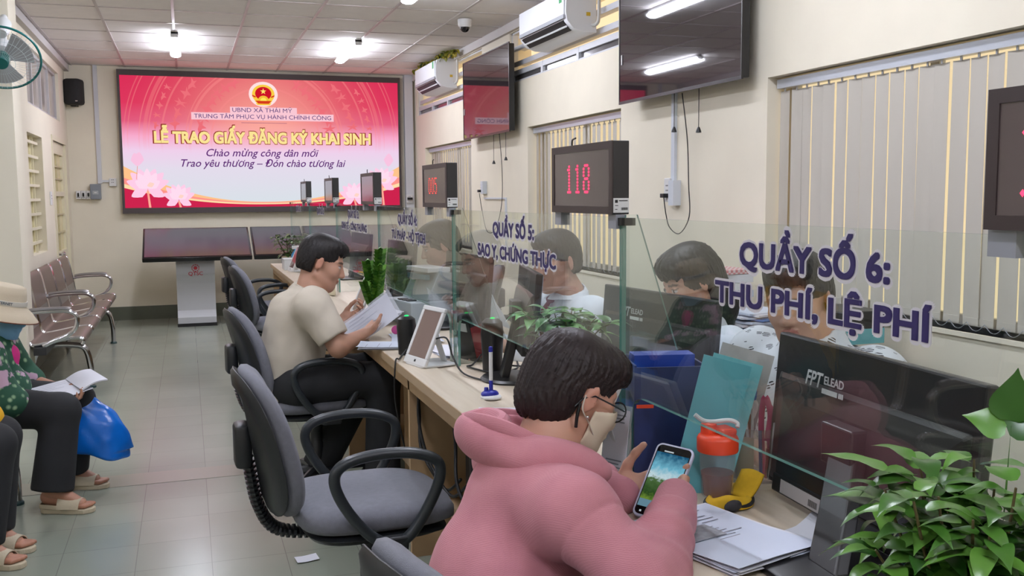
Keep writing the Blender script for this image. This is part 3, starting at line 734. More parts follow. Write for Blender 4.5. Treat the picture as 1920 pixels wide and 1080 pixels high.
def air_conditioner(y0, y1, z, label):
    t = thing('air_conditioner', label, 'air conditioner', (XR, (y0+y1)/2, z), group='air conditioners on the right wall'); w = (y1-y0)/2
    pr = [(0, 0.145), (-0.17, 0.15), (-0.205, 0.135), (-0.222, 0.09), (-0.226, -0.02), (-0.215, -0.075), (-0.17, -0.125), (-0.10, -0.148), (0, -0.15)]
    obj('body', MB().ring_loft([[(x, yy, zz) for x, zz in pr] for yy in (-w, -w+0.006, w-0.006, w)]), AIRC, t, smooth=35)
    obj('front_panel', MB().box((-0.236, -w+0.02, -0.035), (-0.222, w-0.02, 0.125)), AIRC, t, smooth=0, bevel=0.005)
    M = Matrix.Translation((-0.190, 0, -0.095)) @ Matrix.Rotation(R(-48), 4, 'Y')
    obj('grey_strip', MB().box((-0.237, -w+0.02, -0.06), (-0.22, w-0.02, -0.036)), mat('ac_grey', (160, 162, 168), 0.4), t, smooth=0)
    obj('outlet', MB().box((-0.012, -w+0.06, -0.046), (0.004, w-0.06, 0.04), M=M), DK, t, smooth=0)
    obj('flap', MB().box((-0.02, -w+0.05, -0.006), (-0.012, w-0.05, 0.004), M=M), AIRC, t, smooth=0)
    obj('energy_label', MB().box((-0.2375, -w+0.05, 0.05), (-0.2362, -w+0.10, 0.12)), mat('energy_green', (60, 150, 90), 0.5), t, smooth=0, label='green energy label')
    obj('side_sticker', MB().box((-0.075, -w-0.0012, -0.04), (-0.045, -w, -0.015)), mat('warning_yellow', (205, 170, 40), 0.5), t, smooth=0)
    obj('pipe', MB().tube(spline([(-0.03, -w-0.0, -0.1), (-0.02, -w-0.05, -0.1), (-0.012, -w-0.07, -0.05), (-0.012, -w-0.07, 0.16)], 5), 0.012, 8), mat('pipe_wrap', (196, 194, 190), 0.6), t)
air_conditioner(6.2, 7.16, 2.655, 'white air conditioner between the two wall televisions'); air_conditioner(9.8, 10.72, 2.66, 'white air conditioner nearest the big screen')

# dome camera
t = thing('dome_camera', 'white dome security camera under the ceiling', 'security camera', (2.27, 7.91, HC-0.006))
obj('base', MB().lathe([(0.058, 0), (0.06, -0.01), (0.055, -0.055), (0.045, -0.065)], n=24), WHITE_P, t); obj('dome', MB().ell((0, 0, -0.062), (0.042, 0.042, 0.045), 20, 12), mat('smoked_dome', (20, 18, 20), 0.05), t)
# loudspeaker
t = thing('loudspeaker', 'black loudspeaker mounted high in the left corner', 'loudspeaker', (-1.12, YB-0.12, 2.56), rz=R(-14))
obj('cabinet', MB().rbox((0, 0, 0), (0.19, 0.18, 0.28), 0.05), BLACK_M, t, smooth=35); obj('grille', MB().rbox((0, -0.012, 0), (0.172, 0.17, 0.262), 0.05), mat('speaker_mesh', (34, 34, 36), 0.8, bump=0.6, bscale=900), t, smooth=35)
obj('bracket', MB().box((-0.06, 0.05, 0.135), (0.0, 0.16, 0.15)).box((-0.06, 0.05, -0.15), (0.0, 0.16, -0.135)).box((-0.125, 0.1, -0.16), (-0.113, 0.118, 0.16)), BLACK_P, t, smooth=0); obj('badge', MB().box((0.045, -0.1, -0.11), (0.07, -0.096, -0.1)), CHROME, t, smooth=0)

# trunking, switch gear, sockets and cords
tag(obj('cable_trunking', MB().box((-0.93, YB-0.022, 1.56), (-0.885, YB, HC)).box((-0.885, YB-0.02, 1.575), (-0.80, YB, 1.6)), GREY_TRUNK, smooth=0), 'grey cable trunking running down the back wall left of the big screen', 'cable trunking')
tag(obj('cable_trunking', MB().box((2.585, YB-0.075, 0.95), (2.69, YB, HC)), GREY_TRUNK, smooth=0, bevel=0.004), 'tall grey trunking in the corner right of the big screen', 'cable trunking')
t = thing('breaker_box', 'grey breaker box on the back wall under the trunking', 'breaker box', (-0.955, YB, 1.47))
obj('case', MB().box((-0.055, -0.075, -0.085), (0.055, 0, 0.085)), mat('breaker_grey', (128, 134, 142), 0.45), t, smooth=0, bevel=0.006); obj('window', MB().box((-0.03, -0.078, -0.03), (0.03, -0.074, 0.01)), mat('pale_grey_plastic', (170, 174, 178), 0.4), t, smooth=0); obj('toggle', MB().box((-0.012, -0.088, -0.016), (0.012, -0.078, -0.004)), WHITE_P, t, smooth=0)
for k in range(3):
    t = thing('breaker_switch', ['small white breaker switch, leftmost of three on the back wall', 'small white breaker switch, middle of three on the back wall', 'small white breaker switch next to the grey breaker box'][k], 'switch', (-1.135+0.052*k, YB, 1.435), group='white breaker switches on the back wall')
    obj('case', MB().box((-0.024, -0.055, -0.045), (0.024, 0, 0.045)), WHITE_P, t, smooth=0, bevel=0.004); obj('rocker', MB().box((-0.01, -0.06, -0.02), (0.01, -0.055, 0.022)), BLACK_P, t, smooth=0); obj('dark_line', MB().box((-0.018, -0.0565, -0.03), (0.018, -0.055, -0.026)), BLACK_P, t, smooth=0)
def socket(name, label, cat, loc, fx, w=0.06, h=0.1, d=0.03, dark=True, group=None):
    """wall socket; fx = direction it faces"""
    t = thing(name, label, cat, loc, rz=math.atan2(fx[1], fx[0])-PI/2*0, group=group)
    obj('plate', MB().box((0, -w/2, -h/2), (d, w/2, h/2)), WHITE_P, t, smooth=0, bevel=0.004)
    hs = MB()
    for zz in (0.022, -0.006): hs.box((d, -0.012, zz), (d+0.001, -0.004, zz+0.008)).box((d, 0.004, zz), (d+0.001, 0.012, zz+0.008))
    obj('holes', hs, BLACK_P, t, smooth=0)
    return t
socket('wall_switch', 'white wall switch at the left edge of the big screen', 'switch', (-0.775, YB, 1.575), (0, -1), 0.075, 0.09, 0.03)
socket('wall_switch', 'white switch on the left wall between barred window and lattice door', 'switch', (XL, 10.1, 1.40), (1, 0), 0.09, 0.13, 0.012)
t = socket('wall_socket', 'white socket with a black plug under the nearer television', 'socket', (XR, 5.10, 1.42), (-1, 0), 0.075, 0.14, 0.03); obj('plug', MB().box((0.03, -0.022, -0.045), (0.065, 0.022, -0.02)), BLACK_P, t, smooth=0, bevel=0.003)
t = socket('wall_socket', 'white socket beside the thin white trunking of the farther television', 'socket', (XR, 8.87, 1.47), (-1, 0), 0.075, 0.12, 0.03); obj('plug', MB().box((0.03, -0.022, -0.045), (0.065, 0.022, -0.02)), BLACK_P, t, smooth=0, bevel=0.003)
t = socket('wall_socket', 'white socket with black plugs right of the big screen', 'socket', (2.62, YB-0.075, 1.36), (0, -1), 0.08, 0.1, 0.03); obj('plug', MB().box((0.03, -0.03, -0.012), (0.07, 0.03, 0.016)), BLACK_P, t, smooth=0, bevel=0.003)
tag(obj('thin_trunking', MB().box((XR-0.018, 5.035, 1.47), (XR, 5.075, 1.98)).box((XR-0.05, 4.985, 1.33), (XR, 5.045, 1.475)), mat('bluish_white_plastic', (208, 214, 222), 0.4), smooth=0), 'thin white trunking below the nearer television', 'cable trunking')
tag(obj('thin_trunking', MB().box((XR-0.015, 8.2, 1.36), (XR, 8.84, 1.375)).box((XR-0.015, 8.18, 0.9), (XR, 8.2, 1.375)).box((XR-0.045, 8.78, 1.41), (XR, 8.83, 1.53)), mat('bluish_white_plastic'), smooth=0), 'thin white trunking below the farther television', 'cable trunking')
CORD = mat('dark_cord', (40, 36, 36), 0.6)
cable('cable', [(XR-0.06, 4.87, 1.96), (XR-0.03, 4.86, 1.7), (XR-0.03, 4.84, 1.45), (XR-0.03, 4.83, 1.27), (XR-0.03, 4.94, 1.17), (XR-0.03, 5.06, 1.2), (XR-0.035, 5.1, 1.28), (XR-0.05, 5.10, 1.38)], 0.0032, CORD, label='dark power cord looping down the wall below the nearer television', cat='cable')
cable('cable', [(XR-0.06, 8.2, 1.94), (XR-0.03, 8.22, 1.6), (XR-0.03, 8.25, 1.3), (XR-0.03, 8.45, 1.08), (XR-0.03, 8.7, 1.06), (XR-0.03, 8.85, 1.25), (XR-0.05, 8.87, 1.42)], 0.0032, CORD, label='dark power cord looping down the wall below the farther television', cat='cord')
def pull(y, zt, zb, label):
    t = thing('pull_cord', label, 'cord', (XR-0.05, y, zb)); obj('string', MB().tube([(0, 0, 0.02), (0, 0, zt-zb)], 0.0022, 5), CORD, t); obj('weight', MB().lathe([(0.006, 0.03), (0.014, 0.01), (0.016, 0), (0.002, -0.002)], n=10), BLACK_P, t)
pull(4.98, 1.98, 1.75, 'thin pull cord with a dark weight beside the white trunking, under the nearer television'); pull(4.70, 1.98, 1.73, 'thin pull cord under the right half of the nearer television'); pull(8.4, 1.95, 1.68, 'thin pull cord under the left half of the farther television'); pull(8.05, 1.95, 1.7, 'thin pull cord under the right half of the farther television')

# ------------------------------------------------------------ wall fan on the pillar
FAN_W = mat('fan_white', (214, 216, 216), 0.35); FAN_G = mat('fan_teal', (18, 104, 100), 0.35)
t = thing('wall_fan', 'white wall fan with a teal hub and rim on the left pillar', 'fan', (-1.055, 6.80, 2.275), rot=(R(130), R(4), R(6)))
obj('blade', MB(), FAN_W, t) if False else None
for k in range(3):
    bl = MB().grid(lambda u, v: (math.cos(R(120*k+75*v*0.95))*(0.05+0.135*u), math.sin(R(120*k+75*v*0.95))*(0.05+0.135*u), 0.02-0.035*v), 5, 8, thick=0.002)
    obj('blade', bl, mat('fan_blade_grey', (168, 168, 170), 0.3), t)
obj('hub', MB().lathe([(0.002, 0.052), (0.035, 0.05), (0.045, 0.04), (0.048, 0.0), (0.04, -0.02)], n=24), FAN_G, t)
rim = MB().tube([(0.222*math.cos(2*PI*k/48), 0.222*math.sin(2*PI*k/48), 0.0) for k in range(48)], 0.0075, 8, closed=True); obj('rim', rim, FAN_G, t)
gu = MB()
for k in range(44):
    a = 2*PI*k/44; gu.tube([(0.045*math.cos(a), 0.045*math.sin(a), 0.062), (0.15*math.cos(a), 0.15*math.sin(a), 0.055), (0.215*math.cos(a), 0.215*math.sin(a), 0.015)], 0.0009, 4)
for rr in (0.08, 0.15, 0.2): gu.tube([(rr*math.cos(2*PI*k/36), rr*math.sin(2*PI*k/36), 0.06 if rr < 0.1 else (0.056 if rr < 0.17 else 0.03)) for k in range(36)], 0.001, 4, closed=True)
obj('guard', gu, mat('guard_wire', (190, 205, 205), 0.3), t); obj('guard_badge', MB().lathe([(0.002, 0.068), (0.04, 0.067), (0.043, 0.06)], n=24), FAN_G, t)
obj('motor', MB().lathe([(0.03, -0.02), (0.065, -0.04), (0.07, -0.11), (0.05, -0.15), (0.01, -0.155)], n=24), FAN_W, t)
obj('bracket', MB().tube(spline([(0, 0, -0.12), (-0.0, 0.08, -0.15), (0, 0.12, -0.2), (0, 0.12, -0.28)], 5), 0.022, 10), FAN_W, t)
obj('neck_cover', MB().lathe([(0.03, 0.0), (0.045, -0.05), (0.05, -0.12), (0.03, -0.14)], c=(0, 0.14, -0.05), n=16), FAN_W, t)
# ------------------------------------------------------------ the long service counter and its glass screens
WOOD = bpy.data.materials.new('pale_maple_laminate'); nt, N, L, B, O = nodes(WOOD)
tc = N.new('ShaderNodeTexCoord'); mp = N.new('ShaderNodeMapping'); mp.inputs['Scale'].default_value = (14, 1.2, 14); L.new(tc.outputs['Object'], mp.inputs[0])
wn = N.new('ShaderNodeTexNoise'); wn.inputs['Scale'].default_value = 2.2; wn.inputs['Detail'].default_value = 6; wn.inputs['Distortion'].default_value = 0.6; L.new(mp.outputs[0], wn.inputs[0])
cr = N.new('ShaderNodeValToRGB'); L.new(wn.outputs['Fac'], cr.inputs[0]); cr.color_ramp.elements[0].position = 0.3; cr.color_ramp.elements[1].position = 0.72
cr.color_ramp.elements[0].color = (*lin((202, 186, 164)), 1); cr.color_ramp.elements[1].color = (*lin((216, 202, 182)), 1); L.new(cr.outputs[0], B.inputs['Base Color']); B.inputs['Roughness'].default_value = 0.42
WOOD_D = mat('maple_panel', (190, 158, 120), 0.55, noise=0.05, nscale=9)
EDGE = mat('maple_edge_band', (186, 160, 128), 0.5)
Y0C, Y1C = -0.9, 9.6
DIV = [0.55, 2.05, 3.56, 5.07, 6.58, 8.09]
t = thing('service_counter', 'long pale maple service counter running down the room', 'counter', (0.76, 0, 0))
obj('front_worktop', MB().box((0.0, Y0C, 0.725), (0.118, Y1C, 0.75)), WOOD, t, smooth=0, bevel=0.002)
obj('desk_worktop', MB().box((0.121, Y0C, 0.722), (0.72, Y1C, 0.746)), WOOD, t, smooth=0, bevel=0.002)
obj('edge_band', MB().box((-0.003, Y0C, 0.716), (0.0, Y1C, 0.749)), EDGE, t, smooth=0)
obj('front_rail', MB().box((0.02, Y0C, 0.66), (0.04, Y1C, 0.722)), WOOD_D, t, smooth=0)
obj('back_panel', MB().box((0.50, Y0C, 0.02), (0.52, Y1C, 0.722)), WOOD_D, t, smooth=0)
for y in [d for d in DIV]+[Y1C-0.02, Y0C+0.02]:
    obj('side_panel', MB().box((0.02, y-0.012, 0), (0.68, y+0.012, 0.72)), WOOD_D, t, smooth=0)
for y in [2.8, 4.3, 5.8, 7.3]:
    obj('mid_panel', MB().box((0.16, y-0.009, 0), (0.5, y+0.009, 0.72)), WOOD_D, t, smooth=0)
for a, b in zip([Y0C]+DIV, DIV+[Y1C]):
    obj('low_shelf', MB().box((0.16, a+0.02, 0.20), (0.5, b-0.02, 0.218)), WOOD_D, t, smooth=0); obj('shelf_rail', MB().box((0.145, a+0.02, 0.185), (0.16, b-0.02, 0.235)), EDGE, t, smooth=0)

GLASS = sheet_glass('clear_green_glass', (0.950, 0.978, 0.966), 1.0, 1.52)
GEDGE = bpy.data.materials.new('green_glass_edge'); nt, N, L, B, O = nodes(GEDGE)
B.inputs['Base Color'].default_value = (*lin((96, 150, 138)), 1); B.inputs['Roughness'].default_value = 0.12; B.inputs['Alpha'].default_value = 0.8; B.inputs['Emission Strength'].default_value = 0
NAVY = mat('navy_vinyl_lettering', (44, 34, 92), 0.5); STICK_W = mat('white_vinyl', (214, 210, 216), 0.5)
def arc(cx, cz, r, a0, a1, n=6): return [(cx+r*math.cos(R(a0+(a1-a0)*k/n)), cz+r*math.sin(R(a0+(a1-a0)*k/n))) for k in range(n+1)]
def edge_strip(poly, x0, x1, to3):
    m = MB(); n = len(poly)
    for i in range(n):
        a, b = poly[i], poly[(i+1) % n]; m.add([to3(a, x0), to3(b, x0), to3(b, x1), to3(a, x1)], [(0, 1, 2, 3)])
    return m
def faces(poly, x0, x1, to3):
    """two glass faces, split into a top band and two feet so that every face is convex"""
    return MB().add([to3(p, x0) for p in poly], [tuple(range(len(poly)))]).add([to3(p, x1) for p in poly], [tuple(range(len(poly)))[::-1]])
GT = 0.010
def glass_screen(i, y0, y1, num, line2, w2):
    yc = (y0+y1)/2; hw = (y1-y0)/2-0.006
    t = thing('glass_screen', 'glass counter screen lettered QUẦY SỐ %d%s' % (num, ' over '+line2 if line2 else (' at the far end' if num == 1 else ', second from the far end')), 'glass screen', (0.962, yc, 0.75), group=None)
    H = 0.595; ft = 0.055; op = 0.185; rr = 0.05
    out = [(-hw, 0), (-hw+ft, 0)]+arc(-hw+ft+rr, op-rr, rr, 180, 90)+arc(hw-ft-rr, op-rr, rr, 90, 0)+[(hw-ft, 0), (hw, 0), (hw, H), (-hw, H)]
    to3 = lambda p, x: (x, p[0], p[1])
    pm = MB()
    for x in (0, GT):
        F = [[(-hw, op), (hw, op), (hw, H), (-hw, H)]]
        for sg in (-1, 1):
            ap = [(sg*-hw, 0), (sg*(-hw+ft), 0)]+[(sg*py, pz) for py, pz in arc(-hw+ft+rr, op-rr, rr, 180, 90)]
            F += [[(sg*-hw, op), ap[k], ap[k+1]] for k in range(len(ap)-1)]
        for p in F: pm.add([to3(q, x) for q in p], [tuple(range(len(p)))])
    obj('pane', pm, GLASS, t, smooth=0); obj('polished_edge', edge_strip(out, 0, GT, to3), GEDGE, t, smooth=0)
    for sgn in (-1, 1):
        if sgn == 1 and i < len(DIV)-1: pass
    def line(body, w, hgt, y, z):
        for nm, m_, b, x in (('lettering_outline', STICK_W, 0.092, -0.0012), ('lettering', NAVY, 0.034, -0.0020)):
            me = text_fit(body, w+(0.010 if b > 0.06 else 0), hgt+(0.004 if b > 0.06 else 0), bold=b, square=b < 0.06)
            obj(nm, place(me, (x if b > 0.06 else x-0.0002, y, z-(0.003 if b > 0.06 else 0)), (0, -1, 0), (0, 0, 1)), m_, t, smooth=0)
    line('QUẦY SỐ %d:' % num, 0.40, 0.044, 0.035, 0.518)
    if line2: line(line2, w2, 0.041, 0.035, 0.444)
names = [(6, 'THU PHÍ, LỆ PHÍ', 0.57), (5, 'SAO Y, CHỨNG THỰC', 0.75), (4, 'TƯ PHÁP - HỘ TỊCH', 0.70), (3, 'KINH TẾ - CÔNG THƯƠNG', 0.92), (2, None, 0), (1, None, 0)]
ends = DIV+[Y1C]
for i in range(6): glass_screen(i, ends[i], ends[i+1], *names[i])
for i, y in enumerate(DIV[1:]+[Y1C-0.006]):
    t = thing('glass_divider', ['glass side divider between the QUẦY SỐ 6 and QUẦY SỐ 5 screens', 'glass side divider between the QUẦY SỐ 5 and QUẦY SỐ 4 screens', 'glass side divider between the QUẦY SỐ 4 and QUẦY SỐ 3 screens',
        'glass side divider between the QUẦY SỐ 3 and QUẦY SỐ 2 screens', 'glass side divider between the QUẦY SỐ 2 and QUẦY SỐ 1 screens', 'glass side divider at the far end of the counter'][i], 'glass divider', (0.974, y, 0.746), group='glass side dividers on the counter')
    poly = [(0, 0), (0.23, 0), (0.03, 0.605), (0, 0.605)]; to3 = lambda p, x: (p[0], x, p[1])
    obj('pane', faces(poly, -0.004, 0.004, to3), GLASS, t, smooth=0); obj('polished_edge', edge_strip(poly, -0.004, 0.004, to3), GEDGE, t, smooth=0)
    obj('clip', MB().box((-0.016, -0.012, 0.58), (0.02, 0.012, 0.598)), BLACK_P, t, smooth=0); obj('clip', MB().box((-0.018, -0.012, 0.2), (0.025, 0.012, 0.212)), CHROME, t, smooth=0)

# ---- queue number boards standing on the glass
DOT = {'0': '01110 10001 10001 10001 10001 10001 10001 10001 01110', '1': '00100 01100 00100 00100 00100 00100 00100 00100 01110', '5': '11111 10000 10000 11110 00001 00001 00001 10001 01110', '8': '01110 10001 10001 10001 01110 10001 10001 10001 01110'}
BEZ = mat('board_bezel', (58, 46, 46), 0.45); BFACE = mat('board_face_film', (92, 80, 80), 0.12, spec=0.8, bump=0.15, bscale=14); BSIDE = mat('board_side_black', (40, 38, 38), 0.5)
LED_R = glow('board_led_red', (255, 66, 104), 2.2); LED_D = glow('board_led_dim', (255, 96, 90), 1.3)
def board(y, digits, label, big=1.0):
    t = thing('queue_board', label, 'queue number board', (0.967, y+0.195, 1.352), group='queue number boards on the glass'); w, h, d = 0.195, 0.172, 0.021
    obj('case', MB().box((-d, -w, 0), (d, w, h)), BSIDE, t, smooth=0, bevel=0.002)
    fr = MB(); e = 0.018
    for a, b in (((-d-0.003, -w, 0), (-d, w, e)), ((-d-0.003, -w, h-e), (-d, w, h)), ((-d-0.003, -w, e), (-d, -w+e, h-e)), ((-d-0.003, w-e, e), (-d, w, h-e))): fr.box(a, b)
    obj('bezel', fr, BEZ, t, smooth=0); obj('face', MB().box((-d-0.0012, -w+e, e), (-d-0.0002, w-e, h-e)), BFACE, t, smooth=0)
    if digits:
        p = 0.0082*big; x0 = 0.11 if big <= 1 else 0.168
        for c, ch in enumerate(digits):
            rows = DOT[ch].split(); dm = MB(); n0 = len(rows)
            for r_, row in enumerate(rows):
                for k, b in enumerate(row):
                    if b != '1': continue
                    for q in (0, 1):
                        yy = x0-(c*7.2+k)*p*0.95-q*p*0.62-0.02; zz = h*0.5+(n0/2-r_-0.5)*p
                        dm.add([(-d-0.002, yy+p*0.42, zz), (-d-0.002, yy, zz+p*0.47), (-d-0.002, yy-p*0.42, zz), (-d-0.002, yy, zz-p*0.47)], [(0, 1, 2, 3)])
            obj('glowing_digit', dm, LED_R if big >= 1 else LED_D, t, smooth=0, label='red dot digit '+ch)
    st = MB().box((-d+0.001, -w-0.001, 0.004), (d-0.001, -w, 0.038)); sk = obj('sticker', st, WHITE_P, t, smooth=0, label='white maker sticker')
    bars = MB()
    for k in range(7): bars.box((0.0+0.0025*k, -w-0.0016, 0.010), (0.0012+0.0025*k+0.0006*(k % 2), -w-0.001, 0.016))
    bars.box((-0.016, -w-0.0016, 0.027), (-0.009, -w-0.001, 0.034)).box((-0.006, -w-0.0016, 0.031), (0.016, -w-0.001, 0.033)).box((-0.016, -w-0.0016, 0.020), (-0.008, -w-0.001, 0.0215)).box((-0.016, -w-0.0016, 0.011), (-0.01, -w-0.001, 0.0125))
    obj('sticker_print', bars, BLACK_P, sk, smooth=0)
    for yy in (-w+0.02, w-0.02): obj('glass_clamp', MB().box((-0.014, yy-0.022, -0.034), (0.012, yy+0.022, -0.0005)), mat('clamp_grey', (150, 152, 160), 0.4), t, smooth=0)
    obj('aerial', MB().tube(spline([(0.0, w*0.55, h), (0, w*0.55, h+0.012), (-0.002, w*0.5, h+0.018), (-0.006, w*0.35, h+0.02)], 4), 0.0024, 6), BLACK_P, t)
board(0.56, '118', 'black queue board nearest the camera with large red dots, above QUẦY SỐ 6', 1.25); board(2.06, '118', 'black queue board showing 118 in red dots')
board(3.57, '005', 'black queue board showing 005 in faint red dots, above QUẦY SỐ 4', 0.9); board(5.08, '', 'black queue board above the QUẦY SỐ 3 screen, without lit digits')
board(6.59, '', 'black queue board above QUẦY SỐ 2, second farthest on the glass'); board(8.10, '', 'black queue board at the far end of the glass, farthest from the camera')
# ------------------------------------------------------------ office chairs
GREYF = mat('grey_chair_fabric', (112, 113, 122), 0.95, noise=0.07, nscale=60, bump=0.5, bscale=700, sheen=0.15)
CHBLK = mat('chair_black_plastic', (34, 36, 39), 0.42)
CHARM = mat('chair_arm_grey_black', (42, 47, 51), 0.36)
def seat_pad(w, d, h, n=40, rim=0.6):
    """soft cushion with a rounded, slightly waisted outline"""
    rings = []
    for ins, z in ((0.05, 0), (0.012, 0.004), (0.0, 0.02), (0.0, h*0.6), (0.012, h*0.88), (0.05, h*1.02), (0.12, h*1.1)):
        ring = []
        for k in range(n):
            a = 2*PI*k/n; c, s = math.cos(a), math.sin(a); e = 0.55
            x = (d/2-ins)*math.copysign(abs(c)**e, c); y = (w/2-ins)*math.copysign(abs(s)**e, s)
            zz = z-(0.02*max(0, x/(d/2))**3 if z > 0.01 else 0)
            ring.append((x, y, zz))
        rings.append(ring)
    return MB().ring_loft(rings)
def office_chair(label, loc, rz, arm_up=0.0, arms=True, group='grey office chairs along the counter'):
    """faces +x; origin on the floor under the seat"""
    t = thing('office_chair', label, 'office chair', loc, rz, group)
    obj('seat', seat_pad(0.48, 0.49, 0.07).xf(Matrix.Translation((0.0, 0, 0.42))), GREYF, t, smooth=180)
    obj('seat_shell', seat_pad(0.46, 0.44, 0.03).xf(Matrix.Translation((0.0, 0, 0.385))), CHBLK, t, smooth=60)
    # backrest: oval pad in the YZ plane, curved round the sitter
    def back(scale, th, zc=0.675, hgt=0.45, wid=0.42):
        n = 40; rings = []
        for ins, x in ((0.05, 0), (0.012, 0.006), (0.0, 0.018), (0.0, th*0.55), (0.014, th*0.85), (0.06, th), (0.13, th*1.05)):
            ring = []
            for k in range(n):
                a = 2*PI*k/n; c, s = math.cos(a), math.sin(a); e = 0.66
                zz = (hgt/2*scale-ins)*math.copysign(abs(s)**e, s); taper = 1.0-0.10*abs(zz/(hgt/2))**2-0.05*(zz/(hgt/2))
                y = (wid/2*scale-ins)*taper*math.copysign(abs(c)**e, c)
                bx = x+0.055*(y/(wid/2))**2-0.21*(zz+0.22)-0.10*max(0, zz)**2
                ring.append((bx-0.295, y, zc+zz))
            rings.append(ring)
        return MB().ring_loft(rings)
    bk = obj('backrest', back(1.0, 0.06), GREYF, t, smooth=180)
    obj('back_shell', back(0.985, 0.028).xf(Matrix.Translation((-0.022, 0, 0))), CHBLK, bk, smooth=60)
    # ribbed J-bar
    jp = spline([(-0.385, 0, 0.72), (-0.362, 0, 0.6), (-0.34, 0, 0.48), (-0.285, 0, 0.395), (-0.15, 0, 0.372), (-0.02, 0, 0.372)], 8)
    bb = obj('back_bar', MB().tube(jp, 0.026, 10, flat=(1.1, 0.45, (1, 0, 0.2))), CHBLK, t)
    rb = MB()
    for k in range(6, len(jp)-6):
        a, b = jp[k], jp[k+1]; rb.tube([a, a+(b-a)*0.45], 0.032, 10, flat=(1.12, 0.62, (1, 0, 0.2)))
    obj('bellows', rb, CHBLK, bb, smooth=30)
    obj('back_bracket', MB().rbox((-0.378, 0, 0.665), (0.05, 0.10, 0.13), 0.02), CHBLK, t, smooth=40)
    if arms:
        for sg in (-1, 1):
            y = 0.265*sg
            lp = [(0.015, 0.395), (0.075, 0.43), (0.135, 0.53), (0.155, 0.60), (0.135, 0.638), (0.06, 0.663), (-0.05, 0.665), (-0.13, 0.645), (-0.155, 0.60), (-0.125, 0.52), (-0.055, 0.43)]
            pts = spline([(x, y*(1.0+0.10*(z-0.4)), z) for x, z in lp], 6, closed=True)
            al = obj('arm_loop', MB().tube(pts, 0.0165, 10, closed=True, flat=(1.45, 0.85, (0, sg, 0.0)) if False else None), CHARM, t)
            obj('arm_mount', MB().box((-0.035, min(y, 0.17*sg), 0.376), (0.06, max(y, 0.17*sg)+0.0, 0.398)).box((-0.03, y-0.016, 0.376), (0.055, y+0.016, 0.42)), CHBLK, al, smooth=0, bevel=0.006)
    obj('gas_column', MB().lathe([(0.03, 0.10), (0.034, 0.12), (0.034, 0.23), (0.028, 0.24), (0.028, 0.30), (0.045, 0.335), (0.045, 0.372)], n=20), CHBLK, t, smooth=40)
    hub = MB().lathe([(0.04, 0.075), (0.05, 0.085), (0.05, 0.115), (0.035, 0.125)], n=20)
    obj('base_hub', hub, CHBLK, t, smooth=40)
    for k in range(5):
        a = 2*PI*k/5+0.35; c, s = math.cos(a), math.sin(a)
        lg = obj('base_leg', MB().tube([(c*0.03, s*0.03, 0.10), (c*0.15, s*0.15, 0.092), (c*0.275, s*0.275, 0.072)], [0.026, 0.023, 0.017], 8), CHBLK, t)
        cb = MB()
        M = Matrix.Translation((c*0.275, s*0.275, 0.026)) @ Matrix.Rotation(a+0.7*k, 4, 'Z')
        for sg in (-1, 1): cb.lathe([(0.004, 0), (0.022, 0), (0.026, 0.004), (0.026, 0.014), (0.022, 0.018), (0.004, 0.018)], M=M @ Matrix.Translation((0.018, 0.0, 0)) @ Matrix.Rotation(R(90*sg), 4, 'X') @ Matrix.Translation((0, 0, 0.004)), n=16)
        cb.tube([(c*0.275, s*0.275, 0.03), (c*0.275, s*0.275, 0.075)], 0.009, 8); cb.xf(Matrix.Identity(4))
        obj('caster', cb, BLACK_P, lg, smooth=40)
    return t
CH_D = office_chair('empty grey office chair with loop arms nearest the camera, beside the counter', (0.51, 2.93, 0), R(2))
CH_C = dup(CH_D, (0.545, 4.55, 0), R(6), 'grey office chair the man in the beige T-shirt sits on')
CH_B = dup(CH_D, (0.68, 7.35, 0), R(6), 'empty grey office chair behind the seated man, nearer of the two far chairs')
CH_A = dup(CH_D, (0.66, 8.45, 0), R(8), 'farthest grey office chair, its back showing beside the white kiosk')
CH_E = dup(CH_D, (0.625, 1.37, 0), R(12), 'grey office chair under the person in the pink hoodie, its back cut off')

